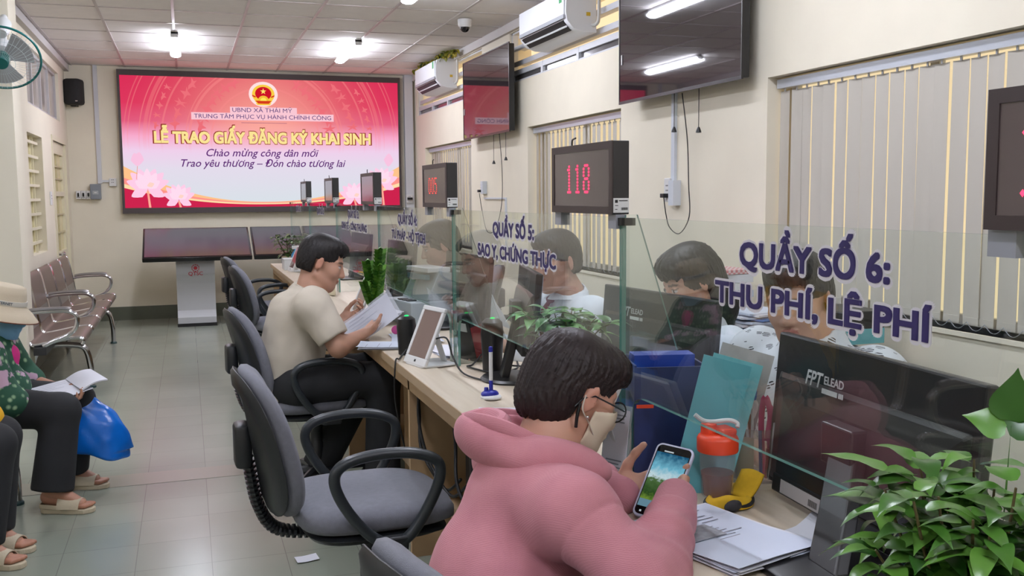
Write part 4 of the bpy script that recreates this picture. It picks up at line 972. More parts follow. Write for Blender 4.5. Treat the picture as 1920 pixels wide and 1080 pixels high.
# ------------------------------------------------------------ waiting benches
STEEL = mat('perforated_brown_steel', (122, 104, 94), 0.38, metal=0.35, noise=0.04, nscale=30)
STEEL_G = mat('brushed_grey_steel', (150, 146, 146), 0.3, metal=0.8)
def wait_bench(label, x, y0, seats, pitch=0.545, dark=False, group='steel waiting benches'):
    """bench facing +x along y; x is the seats' front edge"""
    t = thing('waiting_bench', label, 'bench', (x, y0, 0), group=group); n = seats; Lh = n*pitch
    prof = [(0.0, 0.385), (0.012, 0.415), (-0.02, 0.432), (-0.12, 0.428), (-0.28, 0.405), (-0.39, 0.392), (-0.435, 0.405), (-0.46, 0.45), (-0.485, 0.56), (-0.515, 0.70), (-0.545, 0.80), (-0.565, 0.825), (-0.585, 0.815)]
    sp = spline([(a*0.76, 0, b) for a, b in prof], 3)
    m_ = STEEL if not dark else mat('dark_bench_seat', (60, 64, 66), 0.3)
    for k in range(n):
        a, b = k*pitch+0.035, (k+1)*pitch-0.035
        cut = int(len(sp)*0.80); lo = sp[:cut+1]
        obj('seat_shell', MB().grid(lambda u, v: Vector((0, a+(b-a)*v, 0))+sp[min(int(u*(len(sp)-1)+0.5), len(sp)-1)], len(sp)-1, 2, thick=0.012), m_, t, smooth=50)
        up = [p for p in sp if p.z > 0.60]; u0 = sp[int(len(sp)*0.62)]
        if not dark: obj('lower_back_pad', MB().box((-0.009, a+0.02, -0.075), (0.006, b-0.02, 0.085), M=Matrix.Translation((-0.358, 0, 0.545)) @ Matrix.Rotation(R(-13), 4, 'Y')), STEEL_G, t, smooth=0, bevel=0.004)
    for k in range(2*n):
        yy = (k//2)*pitch+(0.018 if k % 2 == 0 else pitch-0.018)
        obj('seat_frame', MB().tube([Vector((0, yy, 0))+p+Vector((0.004, 0, 0.004)) for p in sp], 0.012, 8), CHROME, t)
    obj('beam', MB().box((-0.30, -0.02, 0.33), (-0.22, Lh+0.02, 0.385)), mat('bench_beam_black', (40, 40, 42), 0.4), t, smooth=0, bevel=0.004)
    for yy in (pitch*0.72, Lh-pitch*0.72):
        obj('bench_leg', MB().tube(spline([(-0.30, yy, 0.335), (-0.1, yy, 0.325), (-0.02, yy, 0.29), (0.01, yy, 0.16), (0.012, yy, 0.02)], 6), 0.022, 10), CHROME, t)
        obj('bench_leg', MB().tube(spline([(-0.22, yy, 0.335), (-0.32, yy, 0.315), (-0.38, yy, 0.2), (-0.39, yy, 0.02)], 6), 0.022, 10), CHROME, t)
        for xx in (0.012, -0.39): obj('foot_cap', MB().lathe([(0.03, 0), (0.03, 0.012), (0.02, 0.022)], c=(xx, yy, 0), n=14), mat('teal_rubber_foot', (38, 66, 66), 0.5), t)
    for yy in ((0.0, pitch*2, Lh) if n > 3 else (0.0, Lh)):
        ap = spline([(-0.37, yy, 0.61), (-0.29, yy, 0.625), (-0.16, yy, 0.63), (-0.07, yy, 0.625), (-0.02, yy, 0.585), (-0.03, yy, 0.51), (-0.08, yy, 0.46), (-0.17, yy, 0.425), (-0.24, yy, 0.39)], 6)
        obj('armrest', MB().tube(ap, 0.016, 10, flat=(1.5, 0.8, (0, 0, 1)) if False else None), CHROME, t)
        obj('arm_pad', MB().tube([p+Vector((0, 0, 0.014)) for p in ap[2:20]], 0.017, 8), STEEL_G, t)
    return t
wait_bench('brown perforated steel waiting bench with chrome arms against the left wall', -0.725, 7.2, 5, 0.64)
wait_bench('dark seated waiting bench the woman with the blue bag sits on', -0.80, 3.0, 4, 0.55, dark=True)

# ------------------------------------------------------------ touch kiosks by the back wall
KWHITE = mat('kiosk_white_metal', (196, 197, 200), 0.35); KRED = mat('kiosk_logo_red', (196, 44, 58), 0.5)
KTOP = mat('kiosk_black_rim', (22, 20, 22), 0.2)
KSCR = mat('kiosk_dark_screen', (30, 27, 28), 0.16, spec=1.0); KSCR.node_tree.nodes['Principled BSDF'].inputs['IOR'].default_value = 1.7
def kiosk(x, y, label, logo):
    t = thing('touch_kiosk', label, 'kiosk', (x, y, 0), group='touch kiosks under the big screen')
    pr = [(-0.19, 0.035), (-0.19, 0.1), (-0.12, 0.17), (-0.10, 0.45), (-0.11, 0.50), (-0.16, 0.57), (-0.17, 0.68), (-0.12, 0.80), (0.05, 0.92), (0.12, 0.9), (0.13, 0.035)]
    pd = obj('pedestal', MB().ring_loft([[(xx, a, b) for a, b in pr] for xx in (-0.20, -0.194, 0.194, 0.20)]), KWHITE, t, smooth=30)
    obj('foot', MB().box((-0.205, -0.2, 0.0), (0.205, 0.16, 0.035)), BLACK_P, t, smooth=0)
    M = Matrix.Translation((0.03, -0.045, 0.915)) @ Matrix.Rotation(R(26), 4, 'X')
    obj('table_rim', MB().rbox((0, 0, -0.03), (1.12, 0.68, 0.05), 0.01, M=M), KTOP, t, smooth=30); obj('touch_screen', MB().box((-0.54, -0.315, -0.004), (0.54, 0.315, -0.002), M=M), KSCR, t, smooth=0)
    if logo:
        yy = -0.1725; L_ = MB()
        for k in range(10):
            a0, a1 = R(36*k+4), R(36*k+30)
            L_.add([(0.042*math.cos(a0), yy, 0.635+0.042*math.sin(a0)), (0.042*math.cos(a1), yy, 0.635+0.042*math.sin(a1)), (0.033*math.cos(a1), yy, 0.635+0.033*math.sin(a1)), (0.033*math.cos(a0), yy, 0.635+0.033*math.sin(a0))], [(0, 1, 2, 3)])
        L_.add([(0.02*math.cos(2*PI*k/14), yy, 0.635+0.02*math.sin(2*PI*k/14)) for k in range(14)], [tuple(range(14))])
        tm = text_fit('QTSC', 0.15, 0.04, bold=0.01); lm = place(tm, (0, -0.1635, 0.555), (1, 0, 0), (0, 0, 1))
        obj('logo', L_, KRED, pd, smooth=0, label='red round logo'); obj('logo_letters', lm, KRED, pd, smooth=0, label='red logo lettering')
    return t
kiosk(0.07, 11.12, 'white touch kiosk with a red logo and a wide tilted black screen', True); kiosk(1.21, 11.12, 'second touch kiosk, its tilted black screen half hidden by the counter plant', False)
# ------------------------------------------------------------ monitors, papers and small things on the counter
CZ, DZ = 0.75, 0.746
MON = mat('monitor_back_black', (33, 30, 32), 0.28, spec=0.5); MON2 = mat('monitor_edge_black', (22, 21, 22), 0.35); LOGO_G = mat('monitor_logo_grey', (214, 214, 216), 0.5)
def monitor(label, loc, yaw, w=0.61, h=0.335, zc=0.93, tilt=5, foot='plate', logo=True, stand=True, off=(0, 0)):
    """local +x = screen side (staff), back looks towards -x; y along the width"""
    t = thing('monitor', label, 'monitor', loc, yaw, group='desk monitors'); c = zc-loc[2]
    M = Matrix.Translation((0, 0, c)) @ Matrix.Rotation(R(tilt), 4, 'Y')
    bs = obj('back_shell', MB().box((-0.012, -w/2, -h/2), (0.012, w/2, h/2), M=M), MON, t, smooth=0, bevel=0.005)
    P = [(-0.012, -h*0.36, w*0.46), (-0.022, -h*0.30, w*0.44)]
    lo = []
    for dx, ins in ((-0.011, 0.0), (-0.020, 0.012), (-0.030, 0.05)):
        lo.append([M @ Vector((dx, y, z)) for y, z in ((-w*0.47+ins, -h*0.47+ins*0.3), (w*0.47-ins, -h*0.47+ins*0.3), (w*0.47-ins, h*0.25-ins), (-w*0.47+ins, h*0.25-ins))])
    obj('back_bulge', MB().ring_loft(lo), MON, t, smooth=0, bevel=0.004)
    obj('chin', MB().box((-0.034, -w*0.40, -h*0.52), (-0.01, w*0.40, -h*0.40), M=M), MON2, t, smooth=0, bevel=0.004)
    obj('screen', MB().box((0.012, -w/2+0.008, -h/2+0.02), (0.0135, w/2-0.008, h/2-0.008), M=M), glow('monitor_screen_light', (170, 190, 215), 0.7), t, smooth=0)
    ms = obj('maker_sticker', MB().box((-0.0352, w*0.10, -h*0.505), (-0.034, w*0.34, -h*0.42), M=M), mat('sticker_grey', (176, 172, 172), 0.5), t, smooth=0, label='grey maker sticker')
    bc = MB()
    for k in range(8): bc.box((-0.0356, w*0.12+0.004*k, -h*0.49), (-0.0352, w*0.12+0.002+0.004*k, -h*0.45), M=M)
    obj('sticker_print', bc, BLACK_P, ms, smooth=0)
    if logo:
        me = place(text_fit('FPT', 0.062, 0.031, bold=0.02, shear=0.25), (-0.0305, 0.135, h*0.235), (0, -1, 0), (0, 0, 1)); me.transform(M)
        z_ = h*0.235; yb = 0.135
        obj('logo', me, LOGO_G, bs, smooth=0, label='grey FPT lettering')
        me = place(text_fit('ELEAD', 0.066, 0.017, bold=0.02), (-0.0305, yb-0.068, z_+0.010), (0, -1, 0), (0, 0, 1)); me.transform(M); obj('logo_word', me, LOGO_G, bs, smooth=0, label='grey ELEAD lettering')
        bar = MB().box((-0.0310, yb-0.082, z_-0.009), (-0.0300, yb-0.030, z_+0.001), M=M)
        for k in range(3): bar.box((-0.0310, yb-0.0905-0.0055*k, z_-0.009), (-0.0300, yb-0.0868-0.0055*k, z_+0.001), M=M)
        obj('logo_bar', bar, LOGO_G, bs, smooth=0)
    if stand:
        ny = 0.0
        if foot == 'plate':
            obj('stand_foot', MB().rbox((-0.07+off[0], ny+off[1], 0.007), (0.24, 0.25, 0.014), 0.02), MON2, t, smooth=40)
        else:
            obj('stand_foot', MB().lathe([(0.118, 0), (0.12, 0.006), (0.112, 0.014), (0.03, 0.016)], c=(-0.05, 0, 0), n=36), MON2, t, smooth=40)
        obj('stand_neck', MB().ring_loft([[(x+dx, ny+dy, z) for dx, dy in ((-0.014, -0.042), (0.014, -0.042), (0.014, 0.042), (-0.014, 0.042))] for x, z, ny in ((-0.085+off[0], 0.012, off[1]), (-0.06+off[0]*0.6, c*0.45, off[1]*0.6), (-0.032, c-0.02, 0.0))]), MON2, t, smooth=0, bevel=0.004)
        obj('neck_plate', MB().box((-0.06, -0.05, c-0.05), (-0.02, 0.05, c+0.03)), MON2, t, smooth=0, bevel=0.004)
    return t
monitor('large black monitor nearest the camera, its back lettered FPT ELEAD', (1.205, 1.485, DZ), R(-4), zc=0.93, h=0.33, w=0.63, off=(-0.09, -0.16))
monitor('black monitor behind the blue box, back lettered FPT ELEAD, in front of the dark-haired woman', (1.365, 2.66, DZ), R(7), zc=0.93)
monitor('grey-looking monitor behind the QUẦY SỐ 4 screen, beside the ticket printer', (1.32, 4.62, DZ), R(5), zc=0.94)
m_ = monitor('dark monitor on a round foot beside the green plant at QUẦY SỐ 5', (1.13, 3.18, DZ), R(-12), w=0.46, h=0.28, zc=1.0, foot='round', logo=False)
monitor('far monitor at the third counter seen past the seated man', (1.3, 6.1, DZ), R(4), zc=0.94, logo=False)
monitor('farthest monitor on the counter', (1.3, 7.6, DZ), R(4), zc=0.94, logo=False)

PAPER = mat('white_paper', (222, 222, 230), 0.7); PAPER2 = mat('bluish_paper', (205, 212, 228), 0.7); INK = mat('printed_grey', (140, 142, 152), 0.8); INK_D = mat('printed_dark', (84, 84, 96), 0.8)
def sheet(w, h, curl=0.0, thick=0.0006, wob=0.0, seed=0):
    rs = random.Random(seed); ph = rs.uniform(0, 6)
    return MB().grid(lambda u, v: ((u-0.5)*w, (v-0.5)*h, curl*((2*u-1)**2*0.6+(2*v-1)**4*0.4)+wob*math.sin(3.5*u+ph)*math.sin(3*v+ph*2)), 10, 12, thick=thick)
def lines(w, h, z, n, x0=0.1, y0=0.1, y1=0.9, seed=0, hgt=0.0022):
    rs = random.Random(seed); m = MB()
    for k in range(n):
        y = (y1+(y0-y1)*k/max(n-1, 1)-0.5)*h; a = (x0+rs.uniform(0, 0.05)-0.5)*w; b = a+w*(0.78-x0)*rs.uniform(0.45, 1.0)
        m.add([(a, y, z), (b, y, z), (b, y+hgt, z), (a, y+hgt, z)], [(0, 1, 2, 3)])
    return m
def paper_stack(label, loc, rz, n=4, w=0.21, h=0.297, seed=0, printed=8, cat='papers', group=None, curl=0.006, name='paper_stack', fan=0.06):
    t = thing(name, label, cat, loc, rz, group=group); rs = random.Random(seed)
    for k in range(n):
        mb = sheet(w, h, curl*(0.4+0.6*k/max(n-1, 1)), 0.0008, 0.001, seed+k); top = k == n-1
        obj('sheet', mb, PAPER if k % 2 == 0 else PAPER2, t, loc=(rs.uniform(-1, 1)*0.008, rs.uniform(-1, 1)*0.008, 0.001+0.0022*k), rot=(0, 0, rs.uniform(-fan, fan)*(0 if top else 1)))
    if printed: obj('print', lines(w, h, 0.0, printed, seed=seed), INK, t, loc=(0, 0, 0.0012+0.0022*(n-1)+curl*0.2+0.0012))
    return t
# document pile beside the pink sleeve
t = thing('paper_stack', 'thick stack of printed white forms beside the pink sleeve', 'papers', (0.925, 1.535, CZ), R(14)); rs = random.Random(2)
for k in range(7):
    mb = MB().grid(lambda u, v: ((u-0.5)*0.215, (v-0.5)*0.30, 0.010*max(0, 1-v*2.2)*(k/6.0)+0.0015*math.sin(4*u+k)*(1-v)), 8, 12, thick=0.0008)
    obj('sheet', mb, PAPER if k % 3 else PAPER2, t, loc=(rs.uniform(-0.006, 0.008), rs.uniform(-0.008, 0.006), 0.001+0.0017*k), rot=(0, 0, rs.uniform(-0.05, 0.05) if k < 6 else 0))
zt = 0.001+0.0017*6+0.0016
obj('print', lines(0.215, 0.30, 0, 9, 0.38, 0.30, 0.62, 4, 0.0028), INK, t, loc=(0, 0, zt)); obj('print', lines(0.215, 0.30, 0, 5, 0.55, 0.70, 0.9, 6, 0.0024), INK_D, t, loc=(0, 0, zt))
obj('photo_copy', MB().box((-0.09, -0.01, 0), (0.01, 0.05, 0.0012)), mat('photocopy_grey', (150, 152, 158), 0.7, noise=0.25, nscale=60), t, loc=(0, 0, zt+0.001), smooth=0)
obj('portrait_stamp', MB().box((-0.018, 0.105, 0), (0.036, 0.14, 0.0005)), mat('portrait_blue', (40, 110, 178), 0.5), t, loc=(0, 0, zt), smooth=0, label='small blue identity photo'); obj('portrait_corner', MB().box((-0.04, 0.10, 0), (-0.014, 0.122, 0.0006)), mat('portrait_red', (196, 60, 84), 0.5), t, loc=(0, 0, zt), smooth=0)
# sheets and teal cards under the near monitor
paper_stack('white sheets lying under the near monitor', (1.165, 1.47, DZ), R(35), 3, 0.15, 0.21, 9, 0, fan=0.3); TEAL = mat('teal_card', (118, 196, 210), 0.6)
t = thing('teal_card_stack', 'stack of teal cards on white papers beside the monitor foot', 'cards', (1.215, 1.19, DZ), R(22))
for k in range(4): obj('sheet', MB().box((-0.10, -0.14, 0.0025*k), (0.10, 0.14, 0.0025*k+0.002)), PAPER, t, smooth=0, rot=(0, 0, 0.04*(k-1)))
obj('teal_sheet', MB().box((-0.10, -0.135, 0.0105), (0.085, 0.02, 0.013)), TEAL, t, smooth=0, rot=(0, 0, -0.05)); obj('teal_sheet', MB().box((-0.10, 0.028, 0.0105), (0.085, 0.14, 0.013)), TEAL, t, smooth=0, rot=(0, 0, 0.03))
# paper at the pen stand, envelope pile at the seated man
paper_stack('single white sheet on the counter behind the pink hood', (0.875, 2.60, CZ), R(-20), 1, 0.21, 0.297, 11, 0, curl=0.001)
paper_stack('white printed envelopes hanging over the counter edge by the seated man', (0.835, 4.03, CZ), R(72), 4, 0.15, 0.32, 5, 6, curl=0.010, fan=0.12)
paper_stack('white forms spread on the counter behind the black scanner', (0.97, 4.25, CZ), R(-12), 4, 0.21, 0.297, 21, 7, fan=0.25)
paper_stack('white sheets on the counter between the red reader and the scanner', (1.06, 3.85, DZ), R(8), 3, 0.21, 0.297, 31, 0, fan=0.3)

# pen stand
BLUE = mat('pen_blue', (34, 40, 150), 0.35)
t = thing('pen_stand', 'white and blue counter pen standing upright in its holder', 'pen', (0.905, 2.90, CZ))
obj('base', MB().lathe([(0.033, 0), (0.034, 0.005), (0.03, 0.010), (0.012, 0.014)], n=24), WHITE_P, t); obj('holder', MB().ell((-0.004, 0, 0.014), (0.030, 0.022, 0.014), 16, 8).lathe([(0.007, 0.01), (0.0065, 0.055), (0.005, 0.06)], n=12).lathe([(0.007, 0.01), (0.007, 0.034), (0.006, 0.036)], c=(-0.016, 0, 0), n=12), BLUE, t)
obj('pen_barrel', MB().lathe([(0.0048, 0.055), (0.0062, 0.06), (0.0062, 0.15), (0.0055, 0.155)], n=12), WHITE_P, t); obj('pen_cap', MB().lathe([(0.0066, 0.15), (0.007, 0.155), (0.006, 0.166), (0.002, 0.168)], n=12), BLUE, t)

# white rating tablets
TSCR = mat('tablet_screen', (126, 104, 98), 0.06, spec=0.9)
def rating_tablet(label, loc, rz, w=0.175, h=0.235):
    t = thing('rating_tablet', label, 'tablet', loc, rz, group='white rating tablets on the counter')
    M = Matrix.Translation((0, 0, 0.008)) @ Matrix.Rotation(R(24), 4, 'Y')
    obj('base', MB().rbox((0.075, 0, 0.004), (0.15, w*0.9, 0.008), 0.02), WHITE_P, t, smooth=40)
    fr = MB(); b, d = 0.018, 0.012
    for a, c in (((0, -w/2, 0), (d, w/2, b*1.7)), ((0, -w/2, h-b), (d, w/2, h)), ((0, -w/2, b*1.7), (d, -w/2+b, h-b)), ((0, w/2-b, b*1.7), (d, w/2, h-b))): fr.box(a, c, M=M)
    fo = obj('frame', fr, WHITE_P, t, smooth=0, bevel=0.003); obj('screen', MB().box((0.0025, -w/2+b, b*1.7), (0.009, w/2-b, h-b), M=M), TSCR, t, smooth=0)
    obj('back_cover', MB().box((0.009, -w/2+0.004, 0.004), (0.014, w/2-0.004, h-0.004), M=M), WHITE_P, t, smooth=0); obj('brace', MB().tube([(0.135, 0, 0.006), (0.088, 0, 0.145)], 0.022, 8, flat=(1.2, 0.25, (1, 0, 0.3))), WHITE_P, t)
    obj('home_button', MB().box((-0.0008, -0.008, b*0.6), (0.0, 0.004, b*1.1), M=M), BLACK_P, fo, smooth=0)
    return t
rating_tablet('white framed rating tablet beside the black scanner with a green light', (0.80, 3.56, CZ), R(14)); rating_tablet('white framed rating tablet beside the tall green plant', (0.83, 5.12, CZ), R(8)); rating_tablet('white framed tablet just beyond the masked face of the pink-hooded person', (0.815, 2.03, CZ), R(-8))
rating_tablet('farthest white tablet on the counter, near the blue spray bottle', (0.83, 8.5, CZ), R(8))

# black scanners with a green light
GREEN = glow('green_pilot_light', (40, 250, 120), 1.6)
def scanner(label, loc, h=0.15, r=0.034):
    t = thing('code_scanner', label, 'scanner', loc, group='black counter scanners')
    obj('body', MB().lathe([(r*0.7, 0), (r*0.95, 0.004), (r, h*0.3), (r*1.12, h*0.72), (r*1.0, h*0.93), (r*0.6, h)], n=24), BLACK_P, t); obj('green_light', MB().ell((0, -0.006, h), (0.010, 0.007, 0.005), 10, 6), GREEN, t, label='green pilot light')
scanner('black oval scanner with a green light beside the seated man\'s papers', (0.835, 3.83, CZ), 0.16, 0.036); scanner('black scanner with a green light beside the round monitor foot', (1.055, 3.36, DZ), 0.20, 0.038)
t = thing('card_reader', 'dark card reader with a red side and a white label, leaning beside the glass edge', 'card reader', (1.07, 3.64, DZ), R(20))
Mr = Matrix.Rotation(R(-14), 4, 'Y'); obj('body', MB().box((-0.03, -0.06, 0.0), (0.03, 0.06, 0.235), M=Mr), BLACK_P, t, smooth=0, bevel=0.006); obj('red_panel', MB().box((-0.031, -0.0612, 0.02), (0.028, -0.06, 0.15), M=Mr), mat('dark_red_plastic', (130, 26, 34), 0.35), t, smooth=0); obj('label_plate', MB().box((-0.0312, -0.035, 0.13), (-0.03, 0.035, 0.165), M=Mr), WHITE_P, t, smooth=0)
# ticket printer
t = thing('ticket_printer', 'bulky grey-white printer with a teal slot at QUẦY SỐ 4', 'printer', (1.12, 4.86, DZ), R(12)); PRG = mat('printer_grey', (168, 178, 182), 0.4)
obj('lower_body', MB().box((-0.11, -0.16, 0), (0.13, 0.16, 0.12)), PRG, t, smooth=0, bevel=0.008); obj('upper_body', MB().ring_loft([[(x, y, z) for x, z in ((-0.02, 0.12), (0.13, 0.12), (0.13, 0.26), (0.06, 0.27))] for y in (-0.15, 0.15)]), PRG, t, smooth=0, bevel=0.006)
obj('top_tray', MB().box((0.0, -0.13, 0.262), (0.13, 0.13, 0.285)), WHITE_P, t, smooth=0, bevel=0.003); obj('slot', MB().box((-0.003, -0.11, 0.225), (0.02, 0.11, 0.25)), mat('teal_dark', (70, 124, 138), 0.4), t, smooth=0)
for k in range(3): obj('key', MB().box((-0.11+0.012, -0.10+0.05*k, 0.12), (-0.05, -0.07+0.05*k, 0.126)), BLACK_P, t, smooth=0)
obj('feed_sheet', MB().grid(lambda u, v: (-0.12-0.12*u, -0.1+0.2*v, 0.07-0.05*u+0.01*math.sin(3*u)), 6, 4, thick=0.0008), PAPER, t)

# shaker bottle on its yellow pouch
ORANGE = mat('orange_lid', (232, 74, 40), 0.4); CLEARP = sheet_glass('frosted_clear_plastic', (0.86, 0.87, 0.88), 0.8, 1.45)
t = thing('shaker_bottle', 'clear shaker bottle of brown drink with an orange lid and white loop', 'bottle', (1.045, 1.745, CZ+0.010)); 
obj('cup', MB().lathe([(0.030, 0.0), (0.033, 0.004), (0.0395, 0.115)], n=32, caps=False), mat('bottle_plastic', (196, 190, 196), 0.25, alpha=0.22), t); obj('drink', MB().lathe([(0.0285, 0.003), (0.0345, 0.052), (0.001, 0.0525)], n=32), mat('brown_drink', (104, 62, 50), 0.2), t)
obj('lid', MB().lathe([(0.0425, 0.098), (0.0435, 0.102), (0.0435, 0.125), (0.041, 0.130), (0.037, 0.134), (0.030, 0.136)], n=32).lathe([(0.017, 0.134), (0.0165, 0.155), (0.013, 0.158)], c=(-0.016, 0.010, 0), n=20), ORANGE, t, smooth=45)
obj('spout_block', MB().box((-0.008, -0.03, 0.134), (0.03, 0.016, 0.15)), ORANGE, t, smooth=0, bevel=0.006); obj('carry_loop', MB().tube(spline([(-0.045, 0.018, 0.175), (-0.03, 0.012, 0.163), (-0.012, 0.004, 0.160), (0.02, -0.012, 0.164), (0.034, -0.02, 0.158), (0.032, -0.024, 0.151)], 5), 0.0048, 8), WHITE_P, t)
YELW = mat('mustard_felt', (206, 164, 30), 0.85, noise=0.06, nscale=60); 
t = thing('felt_pouch', 'mustard yellow pouch with black trim under the shaker bottle', 'pouch', (1.055, 1.715, CZ), R(25))
def pouch(u, v):
    a = 2*PI*u; r = (0.058+0.014*math.cos(a-0.5)+0.005*math.sin(3*a))*(1-v*0.62); return (r*math.cos(a)*1.1, r*math.sin(a)*0.8, 0.030*math.sin(PI*min(1, v*1.25))*(0.8+0.2*math.sin(2*a)) if v < 0.78 else 0.008)
obj('felt', MB().grid(pouch, 36, 6), YELW, t, smooth=180)
obj('lifted_flap', MB().grid(lambda u, v: (0.02+0.05*u, -0.03+0.055*v-0.01*u, 0.012+0.045*u*u+0.006*math.sin(3*v)), 6, 6, thick=0.006), YELW, t, smooth=180)
obj('black_trim', MB().tube([(1.02*(0.052+0.018*math.cos(a-0.5)+0.006*math.sin(3*a))*math.cos(a)*1.1, 1.02*(0.052+0.018*math.cos(a-0.5)+0.006*math.sin(3*a))*math.sin(a)*0.8, 0.005) for a in [2*PI*k/40 for k in range(40)]], 0.005, 8, closed=True), BLACK_M, t); obj('black_patch', MB().ell((-0.032, -0.032, 0.010), (0.026, 0.013, 0.012), 16, 8), mat('dark_felt', (44, 42, 44), 0.9), t)
# pen cup
t = thing('pen_cup', 'clear plastic pen cup full of pens, spoons and ribbons', 'pen cup', (1.195, 1.83, DZ))
obj('cup', MB().lathe([(0.046, 0.0), (0.048, 0.003), (0.050, 0.135)], n=32, caps=False), mat('cup_plastic', (214, 204, 190), 0.2, alpha=0.35), t); obj('base_ring', MB().lathe([(0.053, 0), (0.054, 0.004), (0.053, 0.014), (0.047, 0.014)], n=32), mat('beige_plastic', (206, 196, 180), 0.4), t); obj('inner_card', MB().grid(lambda u, v: (0.043*math.cos(R(140+90*u)), 0.043*math.sin(R(140+90*u)), 0.015+0.1*v), 8, 2, thick=0.001), mat('beige_card', (190, 176, 150), 0.7), t)
def stick(name, label, a, b, r, m, cat='pen', group=None, head=None):
    o = tag(obj(name, MB().tube([a, b], r, 8), m), label, cat, group); return o
cx, cy_, cz_ = 1.195, 1.83, DZ
t = thing('plastic_spoon', 'white plastic spoon standing in the clear pen cup', 'spoon', (cx-0.02, cy_-0.02, cz_+0.01), rot=(R(-8), R(-5), 0)); obj('handle', MB().tube([(0, 0, 0), (0.004, 0, 0.15)], 0.0035, 6), WHITE_P, t); obj('bowl', MB().ell((0.005, 0, 0.175), (0.008, 0.021, 0.029), 16, 10), mat('spoon_white', (216, 214, 208), 0.35), t)
stick('plastic_fork_handle', 'thin white stick leaning in the clear pen cup', (cx-0.03, cy_-0.03, cz_+0.02), (cx-0.005, cy_+0.01, cz_+0.17), 0.003, WHITE_P, 'stick'); stick('grey_scissors', 'pale grey scissors handle leaning right in the pen cup', (cx+0.01, cy_-0.04, cz_+0.02), (cx+0.012, cy_-0.055, cz_+0.15), 0.005, mat('scissors_grey', (170, 172, 176), 0.3), 'scissors')
stick('ballpoint_pen', 'dark blue pen inside the clear pen cup', (cx-0.006, cy_-0.03, cz_+0.02), (cx-0.012, cy_-0.032, cz_+0.13), 0.004, BLUE); stick('ballpoint_pen', 'red pen inside the clear pen cup', (cx+0.01, cy_-0.025, cz_+0.02), (cx+0.004, cy_-0.04, cz_+0.09), 0.004, mat('pen_red', (190, 40, 60), 0.4))
t = thing('glue_bottle', 'small bottle with a red cap standing in the pen cup', 'bottle', (cx-0.014, cy_+0.022, cz_+0.10)); obj('bottle', MB().lathe([(0.012, 0), (0.013, 0.003), (0.013, 0.055), (0.006, 0.065)], n=14), mat('amber_plastic', (150, 110, 80), 0.3), t); obj('cap', MB().lathe([(0.008, 0.062), (0.008, 0.085), (0.006, 0.087)], n=12), mat('cap_red', (200, 40, 44), 0.35), t)
PINKR = mat('magenta_ribbon', (200, 60, 120), 0.5)
for k, (dx, dy, hh, lb) in enumerate(((0.012, -0.012, 0.20, 'taller magenta plastic loop in the pen cup'), (0.022, -0.03, 0.18, 'shorter magenta plastic loop beside the monitor edge'))):
    tag(obj('ribbon_loop', MB().tube(spline([(cx+dx, cy_+dy, cz_+0.02), (cx+dx-0.008, cy_+dy, cz_+hh*0.7), (cx+dx, cy_+dy, cz_+hh), (cx+dx+0.012, cy_+dy-0.005, cz_+hh*0.8), (cx+dx+0.006, cy_+dy, cz_+0.1)], 6), 0.0055, 8, flat=(0.5, 1.4, (1, 0, 0))), PINKR), lb, 'ribbon')
t = thing('correction_bottle', 'white squeeze bottle with a blue cap at the top of the pen cup', 'bottle', (cx+0.0, cy_+0.03, cz_+0.14), rot=(R(12), 0, 0)); obj('bottle', MB().lathe([(0.016, 0), (0.016, 0.04), (0.007, 0.055)], n=14), WHITE_P, t); obj('cap', MB().lathe([(0.009, 0.05), (0.009, 0.07), (0.004, 0.08)], n=12), mat('cap_blue', (70, 120, 190), 0.4), t)

# navy file box, teal folders and the clear wallet in it
NAVYB = mat('navy_file_box', (34, 46, 92), 0.45, noise=0.12, nscale=30); 
t = thing('file_box', 'dark navy file box standing on the counter behind the phone', 'file box', (1.085, 2.03, DZ), R(-14))
for a, b in (((-0.11, -0.09, 0), (-0.105, 0.09, 0.235)), ((0.105, -0.09, 0), (0.11, 0.09, 0.235)), ((-0.105, 0.086, 0), (0.105, 0.09, 0.235)), ((-0.105, -0.09, 0), (0.105, -0.086, 0.16))): pass
obj('box', MB().box((-0.105, -0.08, 0), (-0.100, 0.085, 0.26)).box((0.055, -0.08, 0), (0.06, 0.085, 0.26)).box((-0.100, 0.08, 0), (0.055, 0.085, 0.26)).box((-0.100, -0.08, 0), (0.055, -0.075, 0.255)).box((-0.1, -0.075, 0), (0.055, 0.08, 0.004)), NAVYB, t, smooth=0); obj('blue_lining', MB().box((-0.095, -0.03, 0.01), (0.05, 0.03, 0.275)), mat('royal_blue_folder', (30, 66, 170), 0.4), t, smooth=0, label='royal blue folders inside'); obj('orange_tab', MB().box((-0.10, -0.0815, 0.16), (-0.06, -0.08, 0.168)), ORANGE, t, smooth=0)
FOLD = mat('teal_plastic_folder', (104, 184, 196), 0.28, noise=0.04, nscale=12)
def folder(name, label, o, xd, up, w, h, m, group=None):
    mb = sheet(w, h, 0.004, 0.002, 0.004, 3); M = axes(o, xd, up); return tag(obj(name, mb.xf(M @ Matrix.Translation((w/2, h/2, 0))), m), label, 'folder', group)
folder('plastic_folder', 'teal plastic folder standing in front of the navy box, nearest of the teal ones', (0.988, 1.845, DZ+0.012), (0.80, -0.48, -0.22), (0.04, 0.10, 1), 0.105, 0.30, FOLD, 'teal plastic folders')
folder('plastic_folder', 'paler teal folder just behind the nearest teal folder', (1.015, 1.862, DZ+0.008), (0.80, -0.46, -0.24), (0.07, 0.12, 1), 0.11, 0.305, mat('teal_plastic_pale', (128, 200, 206), 0.28), 'teal plastic folders')
